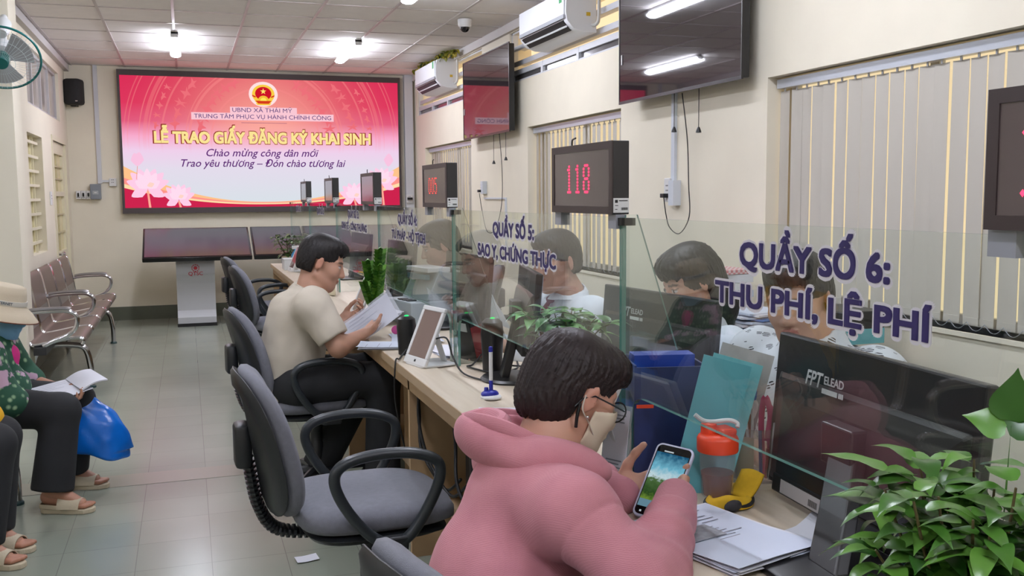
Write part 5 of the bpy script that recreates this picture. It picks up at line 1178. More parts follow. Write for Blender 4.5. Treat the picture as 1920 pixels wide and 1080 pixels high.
folder('clear_wallet', 'clear plastic wallet behind the teal folders', (1.045, 1.885, DZ+0.008), (0.84, -0.40, -0.26), (0.08, 0.16, 1), 0.12, 0.325, mat('clear_wallet_plastic', (196, 190, 188), 0.15, alpha=0.75), None)
# acrylic sign and its green card
t = thing('acrylic_sign', 'small acrylic sign with a printed notice beside the tablet', 'sign', (0.912, 1.985, CZ), R(-62)); Ms = Matrix.Rotation(R(-8), 4, 'X')
obj('notice', MB().box((-0.034, -0.001, 0.004), (0.034, 0.001, 0.155), M=Ms), PAPER, t, smooth=0); obj('acrylic_back', MB().box((-0.038, 0.002, 0.0), (0.038, 0.004, 0.165), M=Ms), mat('acrylic_edge', (190, 205, 205), 0.1, alpha=0.5), t, smooth=0); obj('foot', MB().box((-0.038, -0.035, 0.0), (0.038, 0.03, 0.004)), mat('acrylic_edge'), t, smooth=0)
ln = MB()
for k, (zz, ww) in enumerate(((0.14, 0.05), (0.132, 0.04), (0.124, 0.045), (0.035, 0.045), (0.027, 0.03), (0.019, 0.05))): ln.box((-ww/2, -0.0018, zz), (ww/2, -0.001, zz+0.003), M=Ms)
obj('notice_lines', ln, INK, t, smooth=0)
tag(obj('id_card', MB().box((-0.045, -0.03, 0), (0.045, 0.03, 0.012)), mat('green_card', (28, 110, 60), 0.4), loc=(0.885, 1.90, CZ), rot=(0, 0, R(40)), smooth=0, bevel=0.003), 'dark green card box on the counter beside the acrylic sign', 'card box')

# receipt on the floor
t = thing('paper_slip', 'folded white paper slip lying on the floor tiles', 'paper', (0.39, 3.66, 0.0005), R(8))
obj('slip', MB().grid(lambda u, v: ((u-0.5)*0.085, (v-0.5)*0.055, 0.004+0.006*abs(u-0.4)+0.004*v), 6, 3, thick=0.0006), PAPER, t)

# ---- things on the far counters
t = thing('spray_bottle', 'blue spray bottle on the far end of the counter', 'bottle', (0.93, 8.95, CZ)); obj('bottle', MB().lathe([(0.035, 0), (0.038, 0.01), (0.038, 0.12), (0.014, 0.155), (0.014, 0.17)], n=18), mat('bottle_cyan', (60, 140, 190), 0.2), t); obj('trigger', MB().box((-0.03, -0.012, 0.17), (0.025, 0.012, 0.2)), WHITE_P, t, smooth=0, bevel=0.004)
t = thing('cash_tray', 'white plastic tray box under the far counter plant', 'box', (0.86, 8.75, CZ)); obj('box', MB().box((-0.06, -0.1, 0), (0.06, 0.1, 0.09)), WHITE_P, t, smooth=0, bevel=0.005); obj('lid', MB().box((-0.064, -0.104, 0.09), (0.064, 0.104, 0.10)), WHITE_P, t, smooth=0, bevel=0.003)
# cables on the counter
CBL = mat('black_cable', (26, 26, 28), 0.5)
for k, (pts, lb) in enumerate((([(0.86, 3.52, CZ+0.10), (0.90, 3.44, CZ+0.12), (0.92, 3.42, CZ+0.05), (0.93, 3.3, CZ+0.006), (0.99, 3.15, DZ+0.006), (1.03, 3.25, DZ+0.006), (1.04, 3.34, DZ+0.02)], 'black cable curling from the white tablet to the scanner foot'),
        ([(0.83, 3.80, CZ+0.03), (0.80, 3.77, CZ+0.006), (0.775, 3.70, CZ+0.006), (0.752, 3.66, CZ+0.001), (0.748, 3.66, 0.6), (0.79, 3.7, 0.4)], 'black cable running from the oval scanner over the counter edge'),
        ([(1.08, 3.58, DZ+0.03), (1.02, 3.5, DZ+0.006), (0.99, 3.46, DZ+0.006), (1.05, 3.3, DZ+0.006), (1.15, 3.36, DZ+0.006), (1.2, 3.5, DZ+0.006)], 'black cable bundle lying behind the glass foot'),
        ([(1.12, 3.45, DZ+0.006), (1.08, 3.55, DZ+0.03), (1.06, 3.45, DZ+0.05), (1.12, 3.38, DZ+0.02), (1.18, 3.4, DZ+0.006)], 'looped grey-black cable behind the red card reader'))):
    cable('cable', pts, 0.0035, CBL, label=lb, cat='cable')
# ---- stored under the counter
PCB = mat('pc_case_black', (38, 38, 40), 0.45)
def tower(label, x, y, h=0.36):
    t = thing('computer_case', label, 'computer', (x, y, 0.219), group='computer cases under the counter'); obj('case', MB().box((-0.09, -0.16, 0), (0.09, 0.16, h)), PCB, t, smooth=0, bevel=0.004); obj('front_panel', MB().box((-0.098, -0.08, 0.02), (-0.09, 0.08, h-0.02)), mat('pc_front', (56, 58, 62), 0.35), t, smooth=0)
    dr = MB()
    for k in range(3): dr.box((-0.0995, -0.07, h-0.06-0.04*k), (-0.098, 0.07, h-0.035-0.04*k))
    obj('drive_bays', dr, mat('pale_grey_plastic'), t, smooth=0)
tower('black computer case on the shelf under the counter, right of the cable bunch', 1.05, 3.25); tower('black computer case on the shelf behind the pink hoodie', 1.05, 2.42); tower('black computer case under the far counter', 1.05, 5.4)
t = thing('storage_carton', 'grey-white carton on the shelf beside the computer case', 'box', (1.06, 2.98, 0.219)); obj('carton', MB().box((-0.09, -0.08, 0), (0.09, 0.08, 0.26)), mat('grey_carton', (150, 148, 144), 0.7), t, smooth=0); obj('flap', MB().box((-0.09, -0.08, 0.26), (0.02, 0.08, 0.264)), mat('grey_carton'), t, smooth=0)
tag(obj('carrier_bag', MB().ell((0, 0, 0.085), (0.07, 0.09, 0.085), 18, 10), mat('yellow_green_bag', (160, 160, 40), 0.5, bump=0.8, bscale=30), loc=(0.99, 2.62, 0.0)), 'yellow-green plastic bag on the floor under the counter', 'bag'); tag(obj('carrier_bag', MB().ell((0, 0, 0.09), (0.08, 0.1, 0.09), 18, 10), mat('pale_teal_bag', (104, 144, 140), 0.5, bump=0.8, bscale=30), loc=(1.06, 2.66, 0.219)), 'pale teal plastic bag on the low shelf under the counter', 'bag')
for k, (y, lb) in enumerate(((3.52, 'two thin black cables hanging under the counter beside the panel'), (3.44, 'dark cable hanging under the counter and looping at the shelf'), (3.0, 'black cable hanging in front of the grey carton'), (2.75, 'black cable crossing under the counter near the yellow-green bag'))):
    rs = random.Random(k); pts = [(0.80, y, 0.72), (0.80+rs.uniform(-.01, .02), y+rs.uniform(-.03, .03), 0.58), (0.81, y-0.02, 0.45), (0.84, y-0.10, 0.36), (0.87, y-0.18, 0.32), (0.90, y-0.26, 0.38)]
    cable('hanging_cable', pts, 0.006, CBL, label=lb, cat='cable')
t = thing('power_strip', 'black power strip with plugs lying on the low shelf', 'power strip', (0.95, 3.05, 0.219)); obj('bar', MB().box((-0.03, -0.2, 0), (0.03, 0.2, 0.04)), BLACK_P, t, smooth=0, bevel=0.005)
for k in range(3): obj('plug', MB().box((-0.02, -0.15+0.12*k, 0.04), (0.02, -0.10+0.12*k, 0.075)), BLACK_P, t, smooth=0, bevel=0.004)

# ---- back table by the right wall with its piles
t = thing('back_table', 'brown wooden side table along the right wall', 'table', (2.43, 3.9, 0)); BT = mat('brown_table_wood', (164, 112, 74), 0.5, noise=0.06, nscale=10)
obj('table_top', MB().box((-0.25, -0.9, 0.69), (0.25, 0.9, 0.72)), BT, t, smooth=0)
for sx in (-0.22, 0.22):
    for sy in (-0.86, 0.86): obj('leg', MB().box((sx-0.02, sy-0.02, 0), (sx+0.02, sy+0.02, 0.69)), BT, t, smooth=0)
rs = random.Random(8); t = thing('archive_pile', 'tall pile of white archive folders topped by a red checked file on the side table', 'paper pile', (2.45, 4.16, 0.72))
z = 0.0
for k in range(7):
    hh = rs.uniform(0.03, 0.055); obj('file', MB().cbox((rs.uniform(-.015, .015), rs.uniform(-.015, .015), z+hh/2), (0.23, 0.32, hh-0.002)), [PAPER, PAPER2, WHITE_P][k % 3], t, smooth=0); z += hh
ck = bpy.data.materials.new('red_checked_card'); nt, N, L, B, O = nodes(ck); tc = N.new('ShaderNodeTexCoord'); cn = N.new('ShaderNodeTexChecker'); cn.inputs['Scale'].default_value = 70; cn.inputs[1].default_value = (*lin((206, 120, 128)), 1); cn.inputs[2].default_value = (*lin((226, 208, 212)), 1); L.new(tc.outputs['Object'], cn.inputs[0]); L.new(cn.outputs[0], B.inputs['Base Color'])
obj('checked_file', MB().cbox((0, 0, z+0.012), (0.25, 0.34, 0.02)), ck, t, smooth=0, rot=(0, 0, 0.15), label='red checked file')
def loose_pile(label, x, y, n, seed, z0=0.72):
    t = thing('paper_pile', label, 'paper pile', (x, y, z0)); rs = random.Random(seed); z = 0.0
    for k in range(n):
        hh = rs.uniform(0.008, 0.018); obj('bundle', sheet(0.22, 0.30, rs.uniform(-0.004, 0.006), hh*0.8, 0.003, seed+k), [PAPER, PAPER2, mat('blue_folder', (96, 124, 176), 0.5), PAPER][k % 4], t, loc=(rs.uniform(-.02, .02), rs.uniform(-.02, .02), z+hh*0.85), rot=(0, 0, rs.uniform(-0.3, 0.3))); z += hh
loose_pile('untidy pile of white and blue papers on the side table', 2.40, 3.72, 14, 4); loose_pile('low pile of papers at the near end of the side table', 2.44, 3.3, 6, 14)
t = thing('file_holder', 'teal and black file holder on the side table under the window', 'file holder', (2.52, 3.25, 0.80)); obj('holder', MB().box((-0.1, -0.13, 0), (0.1, 0.13, 0.06)), TEAL, t, smooth=0); obj('black_top', MB().box((-0.1, -0.13, 0.06), (0.1, 0.13, 0.13)), BLACK_P, t, smooth=0, bevel=0.004)
dup(CH_D, (1.60, 2.19, 0), R(166), 'grey chair the man in the black-printed shirt sits on', 'staff office chairs'); dup(CH_D, (1.93, 3.05, 0), R(185), 'grey chair the dark-haired woman sits on', 'staff office chairs')
dup(CH_D, (1.75, 3.85, 0), R(180), 'grey chair the man in the red tie sits on', 'staff office chairs'); dup(CH_D, (1.75, 5.2, 0), R(185), 'grey chair of the clerk behind QUẦY SỐ 4', 'staff office chairs'); dup(CH_D, (1.75, 6.6, 0), R(170), 'empty grey chair behind the third counter', 'staff office chairs')
# ------------------------------------------------------------ plants
def leaf_mat(name, a, b, rough=0.3):
    m = bpy.data.materials.new(name); nt, N, L, B, O = nodes(m)
    at = N.new('ShaderNodeAttribute'); at.attribute_name = 'Col'; L.new(at.outputs['Color'], B.inputs['Base Color']); B.inputs['Roughness'].default_value = rough; B.inputs['Specular IOR Level'].default_value = 0.6
    return m
LEAF = leaf_mat('glossy_leaf', 0, 0)
def leaf(mb, base, d, up, ln, wd, droop, col, cols, fold=0.25, wave=0.0, nu=9):
    """one pointed leaf blade with a folded midrib"""
    d = Vector(d).normalized(); up = Vector(up); up = (up-d*up.dot(d)).normalized(); s = d.cross(up)
    V = []; p = Vector(base); a = 0.0; n = len(mb.v)
    for i in range(nu+1):
        u = i/nu; w = wd*1.28*(math.sin(PI*min(1, u*0.96+0.04)**0.72)**0.85)*(1-u)**0.42 if u < 0.999 else 0.0003
        ang = droop*u; dd = d*math.cos(ang)-up*math.sin(ang); uu = up*math.cos(ang)+d*math.sin(ang)
        if i: p = p+dd*(ln/nu)
        wv = wave*math.sin(u*9+base[0]*90)
        V += [p+s*w+uu*(w*fold+wv*w), p, p-s*w+uu*(w*fold-wv*w)]
    F = []
    for i in range(nu):
        k = i*3; F += [(k, k+1, k+4, k+3), (k+1, k+2, k+5, k+4)]
    mb.add(V, F); cols += [col]*len(V)
def finish_leaves(name, mb, cols, t, m=LEAF):
    o = obj(name, mb, m, t, smooth=180); c = np.ones((len(cols), 4), np.float32); c[:, :3] = np.array(cols)
    at = o.data.color_attributes.new('Col', 'FLOAT_COLOR', 'POINT'); at.data.foreach_set('color', c.ravel()); return o
def shade(rs, a, b):
    f = rs.random(); a, b = lin(a), lin(b); return tuple(a[i]+(b[i]-a[i])*f for i in range(3))
def pot(t, r, h, col, top=1.15):
    obj('pot', MB().lathe([(r*0.8, 0), (r*0.85, 0.004), (r*top, h*0.94), (r*top*1.05, h*0.95), (r*top*1.05, h), (r*top*0.93, h), (r*top*0.9, h*0.9), (0.002, h*0.88)], n=28), mat('pot_%d_%d_%d' % col, col, 0.4), t, smooth=40)
def bush(label, loc, n, rad, hgt, z0, ln, seed, a, b, potr=0.05, poth=0.08, potc=(200, 198, 190), stems=7, clampx=None, gap=0.3, wave=0.10, name='potted_plant', extra=(), keep=None):
    """loose leafy plant; leaves sit on thin shoots fanning up and out of a pot"""
    t = thing(name, label, 'plant', loc); rs = random.Random(seed); pot(t, potr, poth, potc); mb = MB(); st = MB(); cols = []
    for k in range(stems):
        az = 2*PI*k/stems+rs.uniform(-.4, .4); rr = rad*rs.uniform(0.35, 1.0) if k else 0.02; top = Vector((rr*math.cos(az), rr*math.sin(az), z0+hgt*rs.uniform(0.6, 1.0)-0.25*rr))
        if clampx is not None: top.x = min(top.x, clampx)
        P = spline([(0.012*math.cos(az), 0.012*math.sin(az), poth*0.85), (top.x*0.3, top.y*0.3, z0*0.75), (top.x*0.75, top.y*0.75, (z0+top.z)/2), top], 6); st.tube(P, [0.0035*(1-0.6*i/len(P)) for i in range(len(P))], 5)
        m = int(n/stems)
        for q in range(m):
            u = gap+(1-gap)*q/max(m-1, 1); p = P[min(int(u*(len(P)-1)), len(P)-1)]; la = az+2.4*q+rs.uniform(-.5, .5); out = Vector((math.cos(la), math.sin(la), rs.uniform(0.0, 0.7)))
            pp = p+out.normalized()*0.012; L_ = ln*rs.uniform(0.7, 1.15)
            if clampx is not None and pp.x+out.x*L_*0.9 > clampx+0.03: out.x = -abs(out.x)*0.6
            if keep and not keep(pp+out*L_*0.7): continue
            leaf(mb, pp, out, (0, 0, 1), L_, L_*rs.uniform(0.2, 0.26), rs.uniform(0.5, 1.5), shade(rs, a, b), cols, 0.22, wave)
    for q in extra: leaf(mb, *q[:6], shade(rs, a, b), cols, 0.2, wave)
    obj('stems', st, mat('plant_stem', (96, 84, 52), 0.6), t); finish_leaves('foliage', mb, cols, t)
    return t
up = (0, 0, 1)
bush('large glossy green potted plant at the right edge of the counter', (0.874, 0.872, CZ), 600, 0.135, 0.20, 0.14, 0.062, 3, (40, 86, 28), (100, 150, 58), 0.05, 0.085, (120, 78, 56), 19, clampx=0.070, keep=lambda p: not (p.y > 0.055 and p.z < 0.24-0.6*(p.y-0.055) and p.z < 0.20),
     extra=[((0.055, 0.012, 0.375), (0.05, -0.1, 1), (-0.6, -0.6, 0.1), 0.066, 0.023, -0.1), ((0.052, 0.012, 0.365), (0.5, -0.5, 0.3), (-0.6, -0.6, 0.5), 0.05, 0.019, 0.4), ((0.05, 0.012, 0.365), (-0.5, 0.3, 0.25), (-0.4, -0.6, 0.5), 0.05, 0.019, 0.5), ((0.052, 0.012, 0.25), (0.0, -0.05, 1), (0, -1, 0), 0.12, 0.0015, 0.0),
            ((-0.05, 0.10, 0.30), (-0.3, 0.5, 0.15), up, 0.085, 0.018, 0.3), ((-0.04, 0.11, 0.255), (-0.35, 0.55, 0.1), up, 0.085, 0.018, 0.5), ((-0.05, 0.12, 0.20), (-0.3, 0.6, -0.1), up, 0.085, 0.02, 0.6), ((-0.045, 0.1, 0.24), (-0.2, 0.6, 0.3), up, 0.08, 0.018, 0.7)])
bush('leafy green plant on the counter behind the pink-hooded head', (1.10, 2.74, DZ), 110, 0.15, 0.11, 0.22, 0.085, 9, (44, 96, 44), (120, 176, 104), 0.055, 0.11, (210, 210, 206), 11, gap=0.45, wave=0.03)
bush('bushy green plant on the far end of the counter', (0.885, 9.12, CZ), 130, 0.15, 0.16, 0.16, 0.075, 21, (56, 92, 44), (108, 146, 80), 0.055, 0.1, (196, 180, 150), 12)
# tall zamia by the tablet: upright shoots with paired leaflets
t = thing('zamia_plant', 'tall green upright plant in a small vase beside the white tablet', 'plant', (0.905, 4.88, CZ)); pot(t, 0.035, 0.10, (74, 70, 66), 1.0); mb = MB(); st = MB(); cols = []; rs = random.Random(4)
for k, (dx, dy, hh) in enumerate(((0.035, 0.02, 0.36), (-0.03, 0.03, 0.30), (0.02, -0.045, 0.28), (-0.055, -0.02, 0.2))):
    P = spline([(0, 0, 0.08), (dx*0.4, dy*0.4, hh*0.5), (dx, dy, hh)], 10); st.tube(P, 0.004, 6)
    for i in range(5, len(P), 1):
        for sg in (-1, 1):
            for q in (0, 1):
                leaf(mb, P[i]+Vector((0, 0, -0.01*q)), (sg*(0.8 if q else 0.2), 0.3*sg if q else sg*0.8, 0.75), (0, -sg, 0.6), 0.055, 0.013, 0.4, shade(rs, (52, 110, 34), (110, 160, 60)), cols, 0.2)
obj('shoots', st, mat('green_shoot', (90, 130, 60), 0.5), t); finish_leaves('leaflets', mb, cols, t)
tag(obj('red_bow', MB().tube(spline([(-0.022, 0, 0.008), (-0.01, 0.006, 0.02), (0, 0, 0.008), (0.012, 0.006, 0.02), (0.024, 0, 0.01)], 6), 0.007, 8), mat('red_ribbon', (196, 30, 44), 0.4), loc=(0.855, 4.83, CZ)), 'small red ribbon bow lying beside the tall green plant', 'ribbon')
# white planter box of red and yellow flowers
t = thing('flower_box', 'white planter box of red and yellow flowers beyond the seated man\'s face', 'flower box', (0.86, 6.42, CZ)); obj('planter', MB().box((-0.05, -0.11, 0), (0.05, 0.11, 0.09)), mat('ivory_plastic', (224, 216, 190), 0.4), t, smooth=0, bevel=0.006); mb = MB(); cols = []; rs = random.Random(2)
for k in range(46):
    a = rs.uniform(0, 6.28); leaf(mb, (rs.uniform(-.04, .04), rs.uniform(-.1, .1), 0.085), (math.cos(a)*0.7, math.sin(a)*0.7, 1), (0, 0, 1), rs.uniform(0.05, 0.10), 0.011, 0.8, shade(rs, (50, 80, 30), (150, 130, 60)), cols)
finish_leaves('foliage', mb, cols, t)
for k in range(7):
    x, y, z = rs.uniform(-.045, .02), rs.uniform(-.1, .1), rs.uniform(0.10, 0.15); fb = MB()
    for q in range(6): fb.ell((x+0.012*math.cos(q*1.05), y+0.012*math.sin(q*1.05), z), (0.010, 0.010, 0.006), 8, 5)
    obj('flower', fb, mat('flower_red', (205, 34, 46), 0.5) if k % 3 else mat('flower_yellow', (226, 190, 60), 0.5), t, label='red flower' if k % 3 else 'yellow flower')
# trailing artificial garland above the far air conditioner
t = thing('leaf_garland', 'trailing artificial leaf garland along the ceiling edge above the far air conditioner', 'garland', (XR-0.14, 10.3, 2.80)); mb = MB(); cols = []; rs = random.Random(6)
vine = spline([(0.03, -0.85, 0.03), (0.0, -0.5, 0.035), (0.02, -0.1, 0.02), (0.0, 0.3, 0.045), (0.02, 0.8, 0.03)], 8)
for p in vine:
    for q in range(7): leaf(mb, p+Vector((rs.uniform(-.03, .03), rs.uniform(-.04, .04), rs.uniform(-.015, .02))), (rs.uniform(-1, 0.3), rs.uniform(-1, 1), rs.uniform(-1, 0.3)), (0, 0.2, 1), 0.06, 0.02, 0.6, shade(rs, (70, 100, 40), (190, 170, 50)), cols)
obj('vine', MB().tube(vine, 0.004, 5), mat('plant_stem'), t); finish_leaves('leaves', mb, cols, t)
# ------------------------------------------------------------ the people
def skin_mat(name): return mat(name, (190, 140, 115), 0.52, vcol=True, sss=0.08)
SKIN = skin_mat('skin'); HAIR = mat('black_hair', (26, 22, 22), 0.5, spec=0.3, noise=0.15, nscale=60); HAIRB = mat('dark_brown_hair', (36, 26, 26), 0.5, spec=0.3, noise=0.2, nscale=40)
v3 = lambda *p: A3(p)
def grooves(f, c, M, amp=0.0016, n=60, seed=1):
    """combed strands running down from the crown"""
    rs = np.random.default_rng(seed); ph = rs.uniform(0, 6.28, 4)
    def g(P):
        q = (P-A3(c))@M; az = np.arctan2(q[:, 0], q[:, 1]+0.02); w = 0.35*np.sin(q[:, 2]*38+ph[0])+0.2*np.sin(q[:, 2]*90+az*3+ph[1])
        s = np.clip((np.sqrt(q[:, 0]**2+(q[:, 1]+0.02)**2)-0.03)/0.06, 0, 1)
        return f(P)+amp*s*(np.sin(az*n+w*6)+0.6*np.sin(az*n*0.43+w*9+ph[2]))
    return g
def hair_short(c, M, s=1.0, vol=1.0, fringe=0.055, side=-0.03, nape=-0.075, face_y=0.05, amp=0.0018, seed=1):
    """cap of hair: crown volume, cleared from the face, ears and neck. Local y forward, z up."""
    w = lambda p: A3(c)+M@(A3(p)*s)
    e = lambda p, r: s_ell(w(p), A3(r)*s, M)
    base = s_union([e((0, -0.018, 0.045), (0.083*vol, 0.103*vol, 0.088*vol)), e((0, -0.045, -0.01), (0.078*vol, 0.072*vol, 0.085)), e((0, 0.035, 0.088), (0.066*vol, 0.062, 0.036*vol))], 0.03)
    def f(P):
        q = (P-A3(c))@M/s; x, y, z = np.abs(q[:, 0]), q[:, 1], q[:, 2]
        d = base(P)
        face = np.minimum(y-face_y+0.25*np.maximum(z-fringe, -0.2), fringe-z+0.006*np.sin(q[:, 0]*160)+0.004*np.sin(q[:, 0]*300+1))*s          # in front and below the fringe
        ear = np.minimum(np.minimum(y+0.03, side-z), 0.06-np.abs(y))*s
        low = (nape-z+0.004*np.sin(q[:, 0]*220)+0.003*np.sin(q[:, 0]*410))*s
        sidecut = np.minimum(y+0.028, side-z)*s
        return smax(smax(smax(d, face, 0.012), low, 0.006), sidecut, 0.008)
    return grooves(f, c, M, amp, 60, seed)
def torso_field(J, r, grow, sleeve=1.0, hem=None, neck_cut=0.012, blend=0.03):
    """shirt over the torso and part of the arms (sleeve: 0..1 upper arm, 1..2 forearm)"""
    fs = [s_cone(J['pelvis'], J['belly'], r['pelvis']+grow, r['belly']+grow*1.15), s_cone(J['belly'], J['chest'], r['belly']+grow*1.15, r['chest']+grow), s_cone(J['chest'], J['neckb'], (r['chest']+grow)*0.7, r['neck']+0.028)]
    for k in 'LR':
        a, b, c = A3(J['sh'+k]), A3(J['el'+k]), A3(J['wr'+k]); fs.append(s_cone(J['chest'], a, (r['chest']+grow)*0.74, r['sh']+grow*0.9))
        u = min(sleeve, 1.0); fs.append(s_cone(a, a+(b-a)*u, r['sh']*0.95+grow, r['sh']*(1-u)+r['el']*u+grow))
        if sleeve > 1: u = sleeve-1; fs.append(s_cone(b, b+(c-b)*u, r['el']+grow, (r['el']*(1-u)+r['wr']*u)+grow*0.9))
    ends = []; cut = [(s_cone(A3(J['neckb'])+(A3(J['skull'])-A3(J['neckb']))*0.05, J['skull'], r['neck']+neck_cut, r['neck']+neck_cut+0.02), 0.008)]
    for k in 'LR':
        a, b, c = A3(J['sh'+k]), A3(J['el'+k]), A3(J['wr'+k])
        if sleeve <= 1: e = a+(b-a)*sleeve; d = (b-a)/np.linalg.norm(b-a); cut.append((s_cone(e-d*0.012, e+d*0.05, r['el']+0.007, r['el']+0.009), 0.004)); ends.append((e, d))
    f0 = s_parts(s_union(fs, blend), (), cut)
    def f(P):
        v = f0(P)
        for e, d in ends: v = np.where(np.linalg.norm(P-e, axis=1) < 0.115, smax(v, (P-e)@d, 0.006), v)
        return v
    if hem is not None: g = s_plane(*hem); return lambda P: smax(f(P), g(P), 0.01)
    return f
def flat_front(f, c, fwd, k=0.8):
    """make the torso wider than deep"""
    c = A3(c); fw = A3(fwd)/np.linalg.norm(fwd)
    def g(P):
        q = P+((P-c)@fw)[:, None]*fw*(1/k-1); return f(q)*k
    return g
def trouser_field(J, r, grow, cuff=0.05):
    fs = [s_ell(J['pelvis'], v3(r['pelvis']+grow, r['pelvis']+grow+0.015, r['pelvis']*0.9+grow))]
    for k in 'LR': fs += [s_cone(J['pelvis'], J['hip'+k], r['pelvis']*0.8+grow, r['hip']+grow), s_cone(J['hip'+k], J['kn'+k], r['hip']+grow, r['kn']+grow), s_cone(J['kn'+k], J['an'+k], r['kn']+grow, r['an']+grow+cuff*0.5)]
    f = s_union(fs, 0.03)
    def g(P):
        d = f(P)
        for k in 'LR':
            an, kn = A3(J['an'+k]), A3(J['kn'+k]); dd = (an-kn)/np.linalg.norm(an-kn); near = np.linalg.norm(P-an, axis=1) < 0.16
            d = np.where(near, smax(d, (P-an-dd*0.005)@dd, 0.006), d)
        return d
    return g
RAD = dict(pelvis=0.125, belly=0.115, chest=0.125, sh=0.058, el=0.042, wr=0.027, hip=0.085, kn=0.058, an=0.038, neck=0.052)
def scaled(**k): d = dict(RAD); d.update(k); return d
def body_mesh(J, r, head_c, M, skin, hands, h=0.005, hs=1.0, torso_k=0.85, fwd=None, **hk):
    hf = head_field(head_c, M, hs)
    f = person_field(J, r, hf, hands); allp = list(J.values())+[head_c]
    lo, hi = bounds(allp, 0.2); hc = head_colour(head_c, M, skin, hs, **hk); sk = A3(lin(skin))
    def col(V):
        c = np.tile(sk, (len(V), 1)); near = np.linalg.norm(V-A3(head_c), axis=1) < 0.17; c[near] = hc(V[near])
        c *= 1+0.05*np.sin(V@v3(47, 39, 53))[:, None]*np.sin(V@v3(21, 63, 35))[:, None]; return c
    return sdf_mesh('body', f, lo, hi, h, 1, col)
def chain(J, **k): return {**J, **{a: A3(b) for a, b in k.items()}}
def sdf_obj(name, f, pts, m, t, h=0.006, margin=0.22, relax=1, label=None, lo=None, hi=None):
    if lo is None: lo, hi = bounds(pts, margin)
    return obj(name, sdf_mesh(name, f, lo, hi, h, relax), m, t, smooth=0, label=label)
def shoe(t, an, toe, m, name='shoe', sole=0.018, open_toe=False, label=None):
    """slip-on with a sole, from ankle above floor to the toe"""
    an, toe = A3(an), A3(toe); d = toe-an; d[2] = 0; L_ = np.linalg.norm(d); d = d/L_; heel = v3(an[0], an[1], 0)-d*0.045; M = axes(heel, d, np.cross((0, 0, 1), d)); o = []
    out = [(0, 0.02), (0.02, 0.032), (0.10, 0.034), (0.17, 0.045), (0.215, 0.038), (0.245, 0.015)]; poly = out+[(x, -y) for x, y in reversed(out)]
    return M, poly

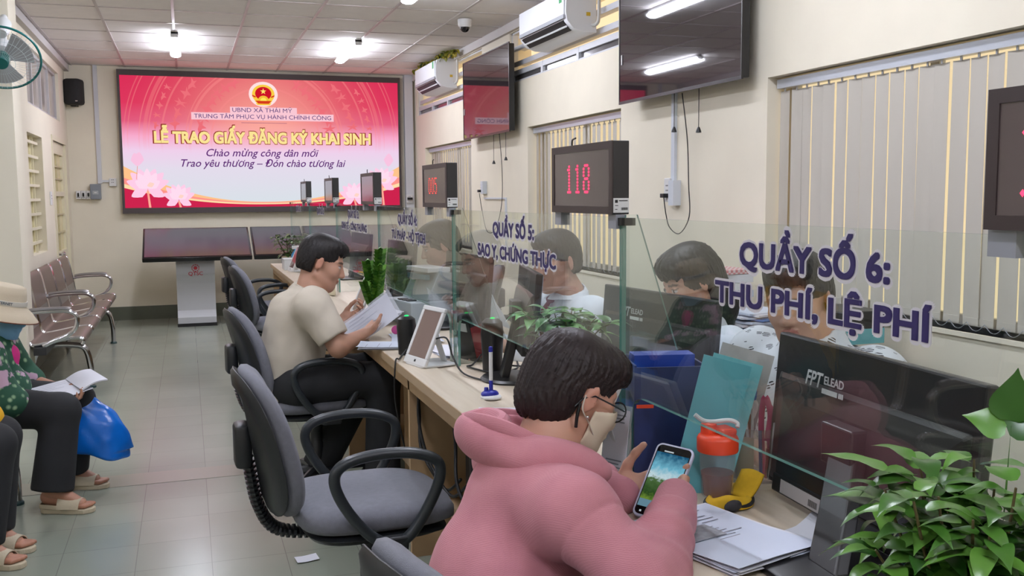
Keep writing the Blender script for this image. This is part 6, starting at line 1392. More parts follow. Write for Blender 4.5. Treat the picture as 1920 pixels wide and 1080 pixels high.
# ---- person in the pink hoodie, looking at a phone (closest to the camera)
def pink_person():
    t = thing('person', 'person in a pink hoodie with short dark hair, glasses and beige mask, holding a phone', 'person', (0.5, 1.6, 0))
    off = A3((0.5, 1.6, 0)); W = lambda *p: A3(p)-off
    hc = W(0.728, 1.775, 1.000); fwd = v3(0.86, 0.12, -0.46); M = frame(fwd, (0.46, 0.02, 0.88)); M = M@np.array(Matrix.Rotation(R(-4), 3, 'Y'))
    J = dict(pelvis=W(0.52, 1.66, 0.56), belly=W(0.555, 1.67, 0.66), chest=W(0.612, 1.71, 0.795), neckb=W(0.655, 1.745, 0.895), neck=W(0.665, 1.75, 0.915), skull=hc+M@v3(0, -0.03, -0.045), shR=W(0.635, 1.545, 0.835), shL=W(0.635, 1.895, 0.845), elR=W(0.700, 1.375, 0.735), wrR=W(0.86, 1.615, 0.775), elL=W(0.74, 1.95, 0.79), wrL=W(0.80, 1.775, 0.795),
             hipR=W(0.54, 1.57, 0.55), hipL=W(0.54, 1.76, 0.55), knR=W(0.92, 1.55, 0.55), knL=W(0.92, 1.78, 0.55), anR=W(0.86, 1.55, 0.10), anL=W(0.86, 1.78, 0.10), toR=W(0.98, 1.55, 0.03), toL=W(0.98, 1.78, 0.03))
    r = scaled(chest=0.12, belly=0.11, neck=0.05, sh=0.055)
    w_ = v3(0.647, -0.759, -0.098); w_ /= np.linalg.norm(w_); up_ = v3(0.565, 0.372, 0.729); up_ -= w_*(up_@w_); up_ /= np.linalg.norm(up_); nrm = np.cross(w_, up_)
    pc = W(0.89, 1.692, 0.822)
    J['wrR'] = pc+w_*0.060-up_*0.066+nrm*0.060; J['wrL'] = pc-w_*0.105-up_*0.040-nrm*0.030
    hR, tipR = hand_field(J['wrR'], -nrm*0.92+up_*0.38, -w_, 1, curls=[(52, 50, 30), (56, 52, 30), (58, 52, 30), (60, 52, 30)], thumb=(30, 10, 8), s=0.90)
    hL, tipL = hand_field(J['wrL'], w_*0.85+up_*0.45, nrm, -1, curls=[(6, 14, 10), (10, 18, 14), (12, 22, 16), (14, 24, 18)], thumb=(48, 30, 14), s=0.92)
    SKC = (196, 148, 126)
    obj('body', body_mesh(J, r, hc, M, SKC, [hR, hL], 0.0042, 0.95, lip=(150, 90, 84)), SKIN, t, smooth=0)
    # hoodie: body, bulky sleeves with rolls, cuffs, hood
    PINK = bpy.data.materials.new('dusty_pink_waffle_knit'); nt, N, L, B, O = nodes(PINK); B.inputs['Roughness'].default_value = 0.92; B.inputs['Sheen Weight'].default_value = 0.1
    tc = N.new('ShaderNodeTexCoord'); nz = N.new('ShaderNodeTexNoise'); nz.inputs['Scale'].default_value = 9; nz.inputs['Detail'].default_value = 4; L.new(tc.outputs['Object'], nz.inputs[0]); cr = N.new('ShaderNodeValToRGB'); cr.color_ramp.elements[0].color = (*lin((188, 122, 134)), 1); cr.color_ramp.elements[1].color = (*lin((204, 138, 148)), 1); cr.color_ramp.elements[0].position = 0.3; cr.color_ramp.elements[1].position = 0.7; L.new(nz.outputs['Fac'], cr.inputs[0]); L.new(cr.outputs[0], B.inputs['Base Color'])
    wv = N.new('ShaderNodeTexWave'); wv.inputs['Scale'].default_value = 120; wv.inputs['Distortion'].default_value = 0.6; wv.bands_direction = 'DIAGONAL'; L.new(tc.outputs['Object'], wv.inputs[0]); w2 = N.new('ShaderNodeTexWave'); w2.inputs['Scale'].default_value = 130; w2.bands_direction = 'Z'; L.new(tc.outputs['Object'], w2.inputs[0]); ad = N.new('ShaderNodeMath'); ad.operation = 'MULTIPLY'; L.new(wv.outputs['Fac'], ad.inputs[0]); L.new(w2.outputs['Fac'], ad.inputs[1]); bp = N.new('ShaderNodeBump'); bp.inputs['Strength'].default_value = 0.25; bp.inputs['Distance'].default_value = 0.003; L.new(ad.outputs[0], bp.inputs['Height']); L.new(bp.outputs[0], B.inputs['Normal'])
    g = 0.036
    fs = [s_cone(J['pelvis'], J['belly'], 0.14, 0.142), s_cone(J['belly'], J['chest'], 0.142, 0.126), s_cone(J['chest'], J['neckb'], 0.105, 0.070)]
    for k in 'LR':
        a, b, c = J['sh'+k], J['el'+k], J['wr'+k]; fs += [s_cone(J['chest'], a, 0.095, 0.066), s_cone(a, b, 0.068, 0.055)]
    # forearms with soft rolls
    rolls = []
    for k in 'LR':
        b, c = J['el'+k], J['wr'+k]; e = b+(c-b)*0.86; fs.append(s_cone(b, e, 0.060, 0.046))
        for q, rr in ((0.30, 0.056), (0.58, 0.055), (0.80, 0.050)): p = b+(c-b)*q; d = (c-b)/np.linalg.norm(c-b); rolls.append((s_ell(p, v3(rr, rr, 0.018), np.stack([np.cross(d, (0.1, 0.2, 1))/np.linalg.norm(np.cross(d, (0.1, 0.2, 1))), np.cross(d, np.cross(d, (0.1, 0.2, 1)))/np.linalg.norm(np.cross(d, (0.1, 0.2, 1))), d], 1)), 0.012))
    base = s_parts(s_union(fs, 0.05), rolls, [(s_cone(J['neckb'], J['skull'], 0.058, 0.075), 0.012)])
    base = s_noise(s_noise(s_noise(base, 0.006, 14, 4), 0.007, 30, 9), 0.002, 75, 2)
    seams = []
    for k in 'LR':
        a, b = J['sh'+k], J['el'+k]; d = (b-a)/np.linalg.norm(b-a); seams.append((a+d*0.055, d))
    b0 = base
    def base(P):
        d0 = b0(P)
        for p, d in seams: near = np.linalg.norm(P-p, axis=1) < 0.12; d0 = d0+near*0.0045*np.exp(-(((P-p)@d)/0.004)**2)
        return d0
    lo, hi = bounds([J[k] for k in ('pelvis', 'chest', 'shR', 'shL', 'elR', 'elL', 'wrR', 'wrL')], 0.2)
    hd = sdf_obj('hoodie', base, None, PINK, t, 0.0055, lo=lo, hi=hi)
    for k in 'LR':
        b, c = J['el'+k], J['wr'+k]; d = (c-b)/np.linalg.norm(c-b); e0, e1 = b+(c-b)*0.80, c+d*0.022
        cf = s_cone(e0, e1, 0.048, 0.040)
        sdf_obj('ribbed_cuff', s_noise(cf, 0.0015, 60, 3), [e0, e1], PINK, hd, 0.0035, 0.06)
    # hood lying behind the neck: outer fold, inner fold and rim
    nb = J['neckb']; ax = v3(-0.80, 0.0, 0.10)
    hoodc = nb+v3(-0.068, 0.018, 0.006)
    Mh = np.stack([v3(0.93, 0.05, -0.36)/np.linalg.norm(v3(0.93, 0.05, -0.36)), v3(0, 1, 0), v3(0.36, 0, 0.93)], 1); Mh = np.linalg.qr(Mh)[0]*np.sign(np.diag(np.linalg.qr(Mh)[1]))
    outer = s_parts(s_union([s_ell(hoodc, v3(0.098, 0.125, 0.052), Mh), s_ell(hoodc+v3(-0.025, 0.015, 0.022), v3(0.075, 0.105, 0.042), Mh), s_ell(nb+v3(0.02, -0.085, -0.005), v3(0.09, 0.040, 0.036), Mh), s_ell(nb+v3(0.02, 0.085, 0.0), v3(0.09, 0.040, 0.036), Mh)], 0.04), [],
                    [(s_cone(nb+v3(-0.005, 0, -0.02), nb+v3(0.02, 0.005, 0.18), 0.058, 0.095), 0.02), (s_ell(hoodc+v3(-0.015, 0.012, 0.056), v3(0.072, 0.088, 0.034), Mh), 0.010)])
    ho = sdf_obj('hood', s_noise(outer, 0.004, 26, 2), [hoodc, nb], PINK, hd, 0.0045, 0.24)
    rim = []
    for q in range(21):
        a = R(35+290*q/20); rim.append(hoodc+Mh@v3(0.078*math.cos(a)-0.012, 0.096*math.sin(a)+0.01, 0.038+0.010*math.sin(2*a)+0.008*math.cos(a)))
    obj('hood_rim', MB().tube(spline(rim, 3), 0.014, 10, flat=(0.8, 1.2, (0, 0, 1))), PINK, hd)
    obj('inner_fold', MB().tube(spline([hoodc+v3(-0.06, -0.05, 0.035), hoodc+v3(-0.02, -0.02, 0.052), hoodc+v3(-0.03, 0.05, 0.05), hoodc+v3(-0.075, 0.06, 0.04)], 6), 0.022, 10, flat=(0.9, 1.1, (0, 0, 1))), PINK, hd)
    # hair: short, full at the back, trimmed at the nape; ear stays free
    s = 0.95
    def hair(P):
        q = (P-hc)@M/s; x, y, z = q[:, 0], q[:, 1], q[:, 2]; ax_ = np.abs(x)
        E = lambda c, r_: (lambda Q: np.linalg.norm(Q/A3(r_), axis=1))((q-A3(c)))
        def ell(c, r_):
            k0 = E(c, r_); k1 = np.linalg.norm((q-A3(c))/(A3(r_)**2), axis=1); return k0*(k0-1)/np.maximum(k1, 1e-6)
        d = smin(smin(ell((0, -0.022, 0.042), (0.084, 0.106, 0.090)), ell((0, -0.052, -0.02), (0.078, 0.074, 0.086)), 0.03), ell((0, 0.042, 0.074), (0.073, 0.066, 0.054)), 0.025)
        jag = 0.004*np.sin(x*210+y*90)+0.003*np.sin(x*390+y*260)
        face = np.minimum(y-0.062+0.35*np.maximum(z-0.05, -0.3), 0.050-z+jag)
        ear = np.minimum(np.minimum(y+0.020, 0.014-z+0.5*np.abs(y-0.0)*0), 0.036-y)                  # window for the ear
        front = np.minimum(y-0.030, -0.030-z+jag)                                      # in front of the ear below the temple
        low = -0.088-z-0.35*(y+0.02)*(y > -0.02)+jag
        d = smax(smax(smax(smax(d, face, 0.014), ear, 0.008), front, 0.008), low, 0.006)
        return d*s
    hg = grooves(hair, hc, M, 0.0019, 70, 5)
    sdf_obj('hair', hg, [hc], HAIRB, t, 0.0032, 0.17, relax=1)
    # mask, glasses, earring, loops
    hf = head_field(hc, M, s); loc = lambda p: hc+M@(A3(p)*s)
    def mask(P):
        q = (P-hc)@M/s; sh = np.abs(hf(P)-0.006)-0.0022
        reg = np.maximum.reduce([0.022-q[:, 1], q[:, 2]+0.012-0.30*(q[:, 1]-0.05), -0.108-q[:, 2]])
        return smax(sh, reg*s, 0.003)
    sdf_obj('face_mask', mask, [loc((0, 0.07, -0.05))], mat('beige_mask_fabric', (214, 200, 176), 0.8), t, 0.0026, 0.12, label='beige face mask')
    GL = mat('black_glasses_frame', (20, 20, 22), 0.3)
    for sx in (1, -1):
        ring = [loc((sx*0.035+0.027*math.cos(a)*(1 if abs(math.cos(a)) < 2 else 1), 0.099+0.003*math.cos(a)*sx, 0.000+0.022*math.sin(a))) for a in [2*PI*k/24 for k in range(24)]]
        gr = obj('glasses_rim', MB().tube(ring, 0.0017, 6, closed=True), GL, t)
        obj('glasses_temple', MB().tube([loc((sx*0.063, 0.096, 0.006)), loc((sx*0.078, 0.05, 0.006)), loc((sx*0.084, 0.0, 0.006)), loc((sx*0.080, -0.022, -0.008)), loc((sx*0.078, -0.032, -0.03))], 0.0018, 6), GL, gr)
        obj('lens', MB().add([loc((sx*0.035+0.025*math.cos(a), 0.0992, 0.020*math.sin(a))) for a in [2*PI*k/20 for k in range(20)]], [tuple(range(20))]), sheet_glass('lens_glass', (0.95, 0.95, 0.95)), gr, smooth=0)
        obj('mask_loop', MB().tube(spline([loc((sx*0.062, 0.05, -0.07)), loc((sx*0.080, 0.015, -0.050)), loc((sx*0.087, -0.018, -0.03)), loc((sx*0.084, -0.022, 0.0))], 5), 0.0016, 6), mat('mask_loop_white', (200, 190, 175), 0.7), t)
    obj('glasses_bridge', MB().tube([loc((-0.009, 0.100, 0.004)), loc((0, 0.105, 0.006)), loc((0.009, 0.100, 0.004))], 0.0016, 6), GL, t)
    obj('ear_tip', MB().tube(spline([loc((0.082, -0.026, -0.02)), loc((0.083, -0.022, -0.045)), loc((0.080, -0.012, -0.068))], 4), 0.0035, 8), GL, t)
    obj('earring', MB().ell(loc((0.088, -0.001, -0.040)), (0.0035, 0.0035, 0.0035), 10, 8), CHROME, t, label='small silver ear stud')
    # trousers and shoes under the counter
    sdf_obj('trousers', trouser_field(J, r, 0.018), [J[k] for k in ('pelvis', 'knR', 'knL', 'anR', 'anL')], mat('dark_trousers', (40, 42, 50), 0.85), t, 0.009, 0.2)
    for k in 'LR': sdf_obj('shoe', s_parts(s_cone(v3(J['an'+k][0], J['an'+k][1], 0.05), v3(J['to'+k][0]+0.03, J['to'+k][1], 0.036), 0.046, 0.036), [], [(s_plane((0, 0, 0.002), (0, 0, 1)), 0.002)]), [J['an'+k], J['to'+k]], BLACK_P, t, 0.006, 0.12)
    # the phone she holds
    ph = thing('smartphone', 'smartphone in a pale lilac case showing a landscape photo', 'phone', tuple(pc+off)); Mp = axes((0, 0, 0), w_, up_)
    obj('case', MB().rbox((0, 0, -0.0045), (0.082, 0.168, 0.011), 0.014, 5, M=Mp), mat('lilac_phone_case', (190, 192, 212), 0.35), ph, smooth=40)
    rect = lambda x0, x1, y0, y1, z: MB().add([Mp @ Vector(p) for p in ((x0, y0, z), (x1, y0, z), (x1, y1, z), (x0, y1, z))], [(0, 1, 2, 3)])
    scr = MB().rbox((0, 0, 0.0008), (0.073, 0.158, 0.0012), 0.010, 5, M=Mp); sg_ = obj('screen_glass', scr, mat('phone_black_glass', (12, 13, 16), 0.08), ph, smooth=40)
    pm = bpy.data.materials.new('phone_picture'); nt, N, L, B, O = nodes(pm); N.remove(B); tc = N.new('ShaderNodeTexCoord'); dt = N.new('ShaderNodeVectorMath'); dt.operation = 'DOT_PRODUCT'; L.new(tc.outputs['Object'], dt.inputs[0]); dt.inputs[1].default_value = tuple(up_); mr = N.new('ShaderNodeMapRange'); mr.inputs['From Min'].default_value = -0.045; mr.inputs['From Max'].default_value = 0.06; nz = N.new('ShaderNodeTexNoise'); nz.inputs['Scale'].default_value = 110; nz.inputs['Detail'].default_value = 4; L.new(tc.outputs['Object'], nz.inputs[0])
    ad = N.new('ShaderNodeMath'); ad.operation = 'MULTIPLY_ADD'; L.new(nz.outputs['Fac'], ad.inputs[0]); ad.inputs[1].default_value = 0.32; L.new(dt.outputs['Value'], mr.inputs[0]); mm = N.new('ShaderNodeMath'); mm.operation = 'ADD'; mm.inputs[1].default_value = -0.16; L.new(mr.outputs[0], mm.inputs[0]); L.new(mm.outputs[0], ad.inputs[2])
    cr = N.new('ShaderNodeValToRGB'); e = cr.color_ramp.elements; L.new(ad.outputs[0], cr.inputs[0])
    for k in range(4): e.new(0.5)
    for k, (p, c) in enumerate(((0.0, (104, 134, 52)), (0.14, (44, 72, 34)), (0.42, (74, 104, 60)), (0.50, (196, 218, 224)), (0.70, (112, 180, 204)), (1.0, (30, 84, 116)))): e[k].position = p; e[k].color = (*lin(c), 1)
    em = N.new('ShaderNodeEmission'); L.new(cr.outputs[0], em.inputs[0]); em.inputs[1].default_value = 0.9; L.new(em.outputs[0], O.inputs[0])
    obj('picture', rect(-0.0345, 0.0345, -0.046, 0.062, 0.0017), pm, sg_, smooth=0); obj('toolbar', rect(-0.0345, 0.0345, -0.062, -0.046, 0.0017), glow('phone_bar', (104, 140, 158), 0.8), sg_, smooth=0)
    dots = MB()
    for k in range(4): dots.add([Mp @ Vector((-0.024+0.015*k+a, -0.072+b, 0.0018)) for a, b in ((-0.002, -0.002), (0.002, -0.002), (0.002, 0.002), (-0.002, 0.002))], [(0, 1, 2, 3)])
    dots.add([Mp @ Vector(p) for p in ((-0.02, 0.064, 0.0018), (0.0, 0.064, 0.0018), (0.0, 0.067, 0.0018), (-0.02, 0.067, 0.0018))], [(0, 1, 2, 3)])
    obj('icons', dots, glow('phone_icons', (200, 210, 215), 0.8), sg_, smooth=0)
pink_person()

# ---- man in the beige T-shirt reading papers at the counter
def beige_man():
    t = thing('person', 'man in a beige T-shirt and black trousers reading papers at the counter', 'person', (0.44, 4.5, 0)); off = v3(0.44, 4.5, 0); W = lambda *p: A3(p)-off
    hc = W(0.582, 4.45, 1.095); M = frame((0.90, -0.18, -0.36), (0.34, 0, 0.93))
    J = dict(pelvis=W(0.42, 4.47, 0.55), belly=W(0.43, 4.465, 0.67), chest=W(0.475, 4.46, 0.83), neckb=W(0.522, 4.455, 0.96), neck=W(0.53, 4.455, 0.985), skull=hc+M@v3(0, -0.03, -0.045), shR=W(0.515, 4.285, 0.915), shL=W(0.52, 4.63, 0.915), elR=W(0.615, 4.225, 0.735), wrR=W(0.735, 4.270, 0.778), elL=W(0.63, 4.68, 0.755), wrL=W(0.665, 4.52, 0.805),
             hipR=W(0.46, 4.38, 0.55), hipL=W(0.46, 4.56, 0.55), knR=W(0.835, 4.35, 0.56), knL=W(0.82, 4.60, 0.56), anR=W(0.825, 4.36, 0.10), anL=W(0.56, 4.60, 0.10), toR=W(0.95, 4.34, 0.035), toL=W(0.66, 4.58, 0.035))
    r = scaled(neck=0.054, sh=0.060, el=0.043, wr=0.029, chest=0.128); SK = (182, 138, 116)
    hR, _ = hand_field(J['wrR'], (0.80, 0.25, 0.52), (-0.48, -0.36, 0.54), 1, curls=[(4, 12, 8), (5, 12, 8), (6, 14, 8), (8, 14, 8)], thumb=(40, 48, 20))
    hL, _ = hand_field(J['wrL'], (0.85, -0.35, 0.38), (-0.48, -0.36, 0.54), -1, curls=[(25, 40, 30), (30, 45, 30), (32, 45, 30), (34, 45, 30)], thumb=(35, 20, 15))
    obj('body', body_mesh(J, r, hc, M, SK, [hR, hL], 0.0052, 1.0, lip=(156, 96, 84)), SKIN, t, smooth=0)
    fs = torso_field(J, r, 0.026, 0.80, (J['pelvis']+v3(0, 0, -0.06), (0.1, 0, -1)), 0.012)
    TS = mat('beige_cotton', (198, 188, 172), 0.9, noise=0.03, nscale=14, bump=0.15, bscale=400)
    ts = sdf_obj('t_shirt', s_noise(s_noise(s_noise(fs, 0.006, 13, 8), 0.004, 34, 3), 0.0022, 80, 5), [J[k] for k in ('pelvis', 'chest', 'shR', 'shL', 'elR', 'elL', 'neckb')], TS, t, 0.006, 0.2, relax=2)
    col = [A3(J['neckb'])+v3(0.006, 0, 0.010)+v3(0.060*math.cos(a), 0.060*math.sin(a), -0.026*math.cos(a)) for a in [2*PI*k/28 for k in range(28)]]
    obj('neck_rib', MB().tube(col, 0.0075, 8, closed=True), TS, ts)
    sdf_obj('trousers', trouser_field(J, r, 0.020), [J[k] for k in ('pelvis', 'knR', 'knL', 'anR', 'anL')], mat('black_trousers', (30, 31, 34), 0.85), t, 0.008, 0.2)
    hf = hair_short(hc, M, 1.0, 1.0, 0.058, 0.012, -0.055, 0.062, 0.0014, 3); sdf_obj('hair', hf, [hc], HAIR, t, 0.0036, 0.17)
    d = (J['wrL']-J['elL'])/np.linalg.norm(J['wrL']-J['elL']); c = J['wrL']-d*0.03; Mw = axes(c, np.cross(d, (0, 0, 1)), np.cross(d, np.cross(d, (0, 0, 1))))
    obj('watch', MB().tube([Mw @ Vector((0.034*math.cos(2*PI*k/20), 0.032*math.sin(2*PI*k/20), 0)) for k in range(20)], 0.006, 8, closed=True, flat=(0.5, 1.5, tuple(d))), CHROME, t, label='silver wrist watch')
    SH = mat('worn_pink_sandal', (176, 136, 122), 0.7)
    for k in 'LR': sdf_obj('sandal', s_parts(s_cone(v3(J['an'+k][0]-0.03, J['an'+k][1], 0.02), v3(J['to'+k][0]+0.04, J['to'+k][1], 0.02), 0.042, 0.04), [], [(s_plane((0, 0, 0.002), (0, 0, 1)), 0.002), (s_cone(v3(J['an'+k][0]-0.03, J['an'+k][1], 0.07), v3(J['to'+k][0]-0.04, J['to'+k][1], 0.06), 0.045, 0.04), 0.006)]), [J['an'+k], J['to'+k]], SH, t, 0.006, 0.12)
    pp = thing('document_sleeve', 'white documents in a clear sleeve held by the man in the beige T-shirt', 'papers', (0.772, 4.325, 0.828)); x_, y_ = v3(0.26, -0.10, 0.12), v3(-0.05, 0.20, 0.045)
    Md = axes((0, 0, 0), (0.86, -0.22, 0.62), (0.05, 0.62, 0.45)); mb = sheet(0.265, 0.185, 0.006, 0.0015, 0.004, 3); obj('sheets', mb.xf(Md), PAPER, pp, smooth=60); obj('print', lines(0.25, 0.17, 0.006, 7, seed=2).xf(Md), INK, pp, smooth=0); obj('clear_sleeve', sheet(0.28, 0.20, 0.010, 0.0012, 0.006, 8).xf(Md @ Matrix.Translation((0.01, 0, 0.004))), mat('clear_sleeve_plastic', (220, 222, 230), 0.08, alpha=0.3), pp, smooth=60)
    obj('pink_emblem', MB().ell((0.10, -0.11, -0.028), (0.022, 0.002, 0.02), 12, 8, M=Matrix.Identity(4)), mat('magenta_print', (170, 60, 120), 0.6), pp)
beige_man()

# ---- seated clerks behind the glass
def clerk(label, loc, az, head, pitch, skin, top_m, hair, sleeve=0.75, arms='desk', hs=1.0, roll=0, tie=None, collar=None, hk={}, reach=0.34, drop=0.215, sex=1.0, hh=0.0045):
    """generic sitter: loc = under the pelvis on the floor, az = facing direction (deg from +x); head = head centre above loc"""
    t = thing('person', label, 'person', loc); off = A3(loc); fx, fy = math.cos(R(az)), math.sin(R(az)); F, S = v3(fx, fy, 0), v3(fy, -fx, 0)      # S = the sitter's right
    hc = A3(head)-off; P = lambda f, s_, z: F*f+S*s_+v3(0, 0, z); lean = hc@F-0.06; hz = hc[2]; fd = F*math.cos(R(pitch[1]))*math.cos(R(pitch[0]))+S*math.sin(R(pitch[0]))+v3(0, 0, -math.sin(R(pitch[1]))); M = frame(fd, (0, 0, 1)+F*math.sin(R(pitch[1]))*0.9)
    sd = hc@S; w = 0.185*sex
    J = dict(pelvis=P(0, 0, 0.55), belly=P(lean*0.25, sd*0.2, 0.66), chest=P(lean*0.7, sd*0.6, hz-drop-0.07), neckb=P(lean*0.93, sd*0.9, hz-drop+0.06), neck=P(lean, sd*0.95, hz-min(0.13, drop-0.08)), skull=hc+M@v3(0, -0.03, -0.045), shR=P(lean*0.8, sd*0.7+w, hz-drop), shL=P(lean*0.8, sd*0.7-w, hz-drop), elR=P(lean*0.8+0.12, sd*0.7+w+0.06, hz-0.44), elL=P(lean*0.8+0.12, sd*0.7-w-0.06, hz-0.44),
             wrR=P(lean*0.8+reach, sd*0.7+0.10, 0.80), wrL=P(lean*0.8+reach, sd*0.7-0.10, 0.80), hipR=P(0.05, 0.09, 0.55), hipL=P(0.05, -0.09, 0.55), knR=P(0.42, 0.11, 0.54), knL=P(0.42, -0.11, 0.54), anR=P(0.40, 0.11, 0.09), anL=P(0.40, -0.11, 0.09), toR=P(0.52, 0.12, 0.03), toL=P(0.52, -0.12, 0.03))
    r = scaled(neck=0.053*sex, sh=0.058*sex, chest=0.125*sex)
    hands = [hand_field(J['wr'+k], F*0.95+v3(0, 0, -0.1)-S*(0.3 if k == 'R' else -0.3), v3(0, 0, -1), 1 if k == 'R' else -1, curl=(25, 30, 22))[0] for k in 'RL']
    obj('body', body_mesh(J, r, hc, M, skin, hands, hh, hs, **hk), SKIN, t, smooth=0)
    fs = torso_field(J, r, 0.022, sleeve, (J['pelvis']+v3(0, 0, -0.05), (0, 0, -1)), 0.010)
    sdf_obj('shirt', s_noise(s_noise(fs, 0.004, 22, 5), 0.0018, 55, 2), [J[k] for k in ('pelvis', 'chest', 'shR', 'shL', 'elR', 'elL', 'neckb')], top_m, t, 0.007, 0.2)
    if collar is not None:
        n = J['neckb']; cc = MB()
        for sg in (1, -1): cc.grid(lambda u, v: n+v3(0, 0, 0.032-0.03*v)+F*(0.075*math.cos(PI*u*0.93)-0.0+0.012*v)+S*sg*(0.066*math.sin(PI*u*0.93)+0.014*v)+F*(0.02*v if u < 0.2 else 0), 12, 3, thick=0.003)
        obj('collar', cc, collar, t, smooth=60)
    if tie is not None:
        n = J['neckb']; c_ = J['chest']; b_ = J['belly']; pts = [n+F*0.088+v3(0, 0, 0.0), c_+F*(r['chest']+0.034)+v3(0, 0, 0.02), b_+F*(r['belly']+0.040)]
        obj('tie_knot', MB().ell(pts[0], (0.02, 0.02, 0.017), 12, 8), tie, t); obj('tie', MB().tube([pts[0], (pts[0]+pts[1])/2+F*0.01, pts[1], pts[2]], [0.013, 0.021, 0.026, 0.030], 8, flat=(1.0, 0.3, tuple(F))), tie, t, label='dark red necktie')
    sdf_obj('trousers', trouser_field(J, r, 0.018), [J[k] for k in ('pelvis', 'knR', 'knL', 'anR', 'anL')], mat('dark_trousers'), t, 0.012, 0.2)
    for k in 'LR': sdf_obj('shoe', s_parts(s_cone(v3(J['an'+k][0], J['an'+k][1], 0.05), v3(J['to'+k][0], J['to'+k][1], 0.036), 0.046, 0.036), [], [(s_plane((0, 0, 0.002), (0, 0, 1)), 0.002)]), [J['an'+k], J['to'+k]], BLACK_P, t, 0.009, 0.12)
    hair(t, hc, M, hs)
    return t, J, hc, M, F, S
def short_hair(fringe=0.06, side=-0.015, nape=-0.065, vol=1.04, face_y=0.055, seed=2, m=None):
    def g(t, hc, M, hs): sdf_obj('hair', hair_short(hc, M, hs, vol, fringe, side, nape, face_y, 0.0016, seed), [hc], m or HAIR, t, 0.0042, 0.17)
    return g
def long_hair(t, hc, M, hs):
    f0 = hair_short(hc, M, hs, 1.10, 0.048, -0.02, -0.10, 0.048, 0.0018, 6); back = hc+M@v3(0, -0.075, -0.06); end = hc+v3(0.10, 0.0, -0.30)-M@v3(0, 0.02, 0)
    tail = s_union([s_cone(hc+M@v3(0, -0.08, 0.0), back+v3(0.03, 0, -0.06), 0.055, 0.06), s_cone(back+v3(0.03, 0, -0.06), end, 0.06, 0.035)], 0.03)
    sdf_obj('hair', grooves(lambda P: smin(f0(P), tail(P), 0.03), hc, M, 0.0015, 40, 4), [hc, end], HAIR, t, 0.0045, 0.16)
WSH = mat('white_shirt', (214, 220, 228), 0.85, noise=0.02, nscale=12)
# shirt with a scattered black letter-like print
PRT = bpy.data.materials.new('white_shirt_black_print'); nt, N, L, B, O = nodes(PRT); B.inputs['Roughness'].default_value = 0.85
tc = N.new('ShaderNodeTexCoord'); vo = N.new('ShaderNodeTexVoronoi'); vo.inputs['Scale'].default_value = 30; vo.feature = 'F1'; mp = N.new('ShaderNodeMapping'); mp.inputs['Scale'].default_value = (1, 1, 1.5); L.new(tc.outputs['Object'], mp.inputs[0]); L.new(mp.outputs[0], vo.inputs['Vector'])
sub = N.new('ShaderNodeVectorMath'); sub.operation = 'SUBTRACT'; L.new(mp.outputs[0], sub.inputs[0]); L.new(vo.outputs['Position'], sub.inputs[1])
wv = N.new('ShaderNodeTexWave'); wv.inputs['Scale'].default_value = 46; wv.inputs['Distortion'].default_value = 3.0; wv.bands_direction = 'DIAGONAL'; L.new(mp.outputs[0], wv.inputs[0])
lt = N.new('ShaderNodeMath'); lt.operation = 'LESS_THAN'; lt.inputs[1].default_value = 0.36; L.new(vo.outputs['Distance'], lt.inputs[0]); gt = N.new('ShaderNodeMath'); gt.operation = 'GREATER_THAN'; gt.inputs[1].default_value = 0.58; L.new(wv.outputs['Fac'], gt.inputs[0]); mu = N.new('ShaderNodeMath'); mu.operation = 'MULTIPLY'; L.new(lt.outputs[0], mu.inputs[0]); L.new(gt.outputs[0], mu.inputs[1])
mx = N.new('ShaderNodeMix'); mx.data_type = 'RGBA'; mx.inputs[6].default_value = (*lin((212, 216, 222)), 1); mx.inputs[7].default_value = (*lin((28, 28, 34)), 1); L.new(mu.outputs[0], mx.inputs[0]); L.new(mx.outputs[2], B.inputs['Base Color'])
clerk('man in a white shirt with black printed letters behind the nearest monitor', (1.60, 2.17, 0), 190, (1.475, 2.08, 1.125), (-26, 12), (184, 144, 124), PRT, short_hair(0.058, 0.014, -0.045, 1.02, 0.060, 2), 0.75, collar=None, hs=0.96, hh=0.0045, drop=0.185, sex=1.08)
clerk('woman with long black hair in a white blouse behind the blue-box monitor', (1.84, 3.02, 0), 175, (1.635, 2.93, 1.095), (-8, 24), (196, 150, 128), WSH, long_hair, 0.9, hs=0.96, sex=0.9, reach=0.30)
clerk('man in a white shirt and dark red tie at QUẦY SỐ 5', (1.66, 3.85, 0), 182, (1.425, 3.66, 1.125), (-22, 6), (184, 142, 124), WSH, short_hair(0.060, 0.005, -0.05, 1.03, 0.058, 9), 1.75, tie=mat('dark_red_tie', (112, 36, 44), 0.6), collar=WSH)
clerk('clerk in a white shirt looking down behind the QUẦY SỐ 4 lettering', (1.62, 5.2, 0), 186, (1.30, 5.08, 1.13), (10, 22), (180, 142, 124), WSH, short_hair(0.055, -0.02, -0.065, 1.06, 0.052, 12), 1.6, collar=WSH)

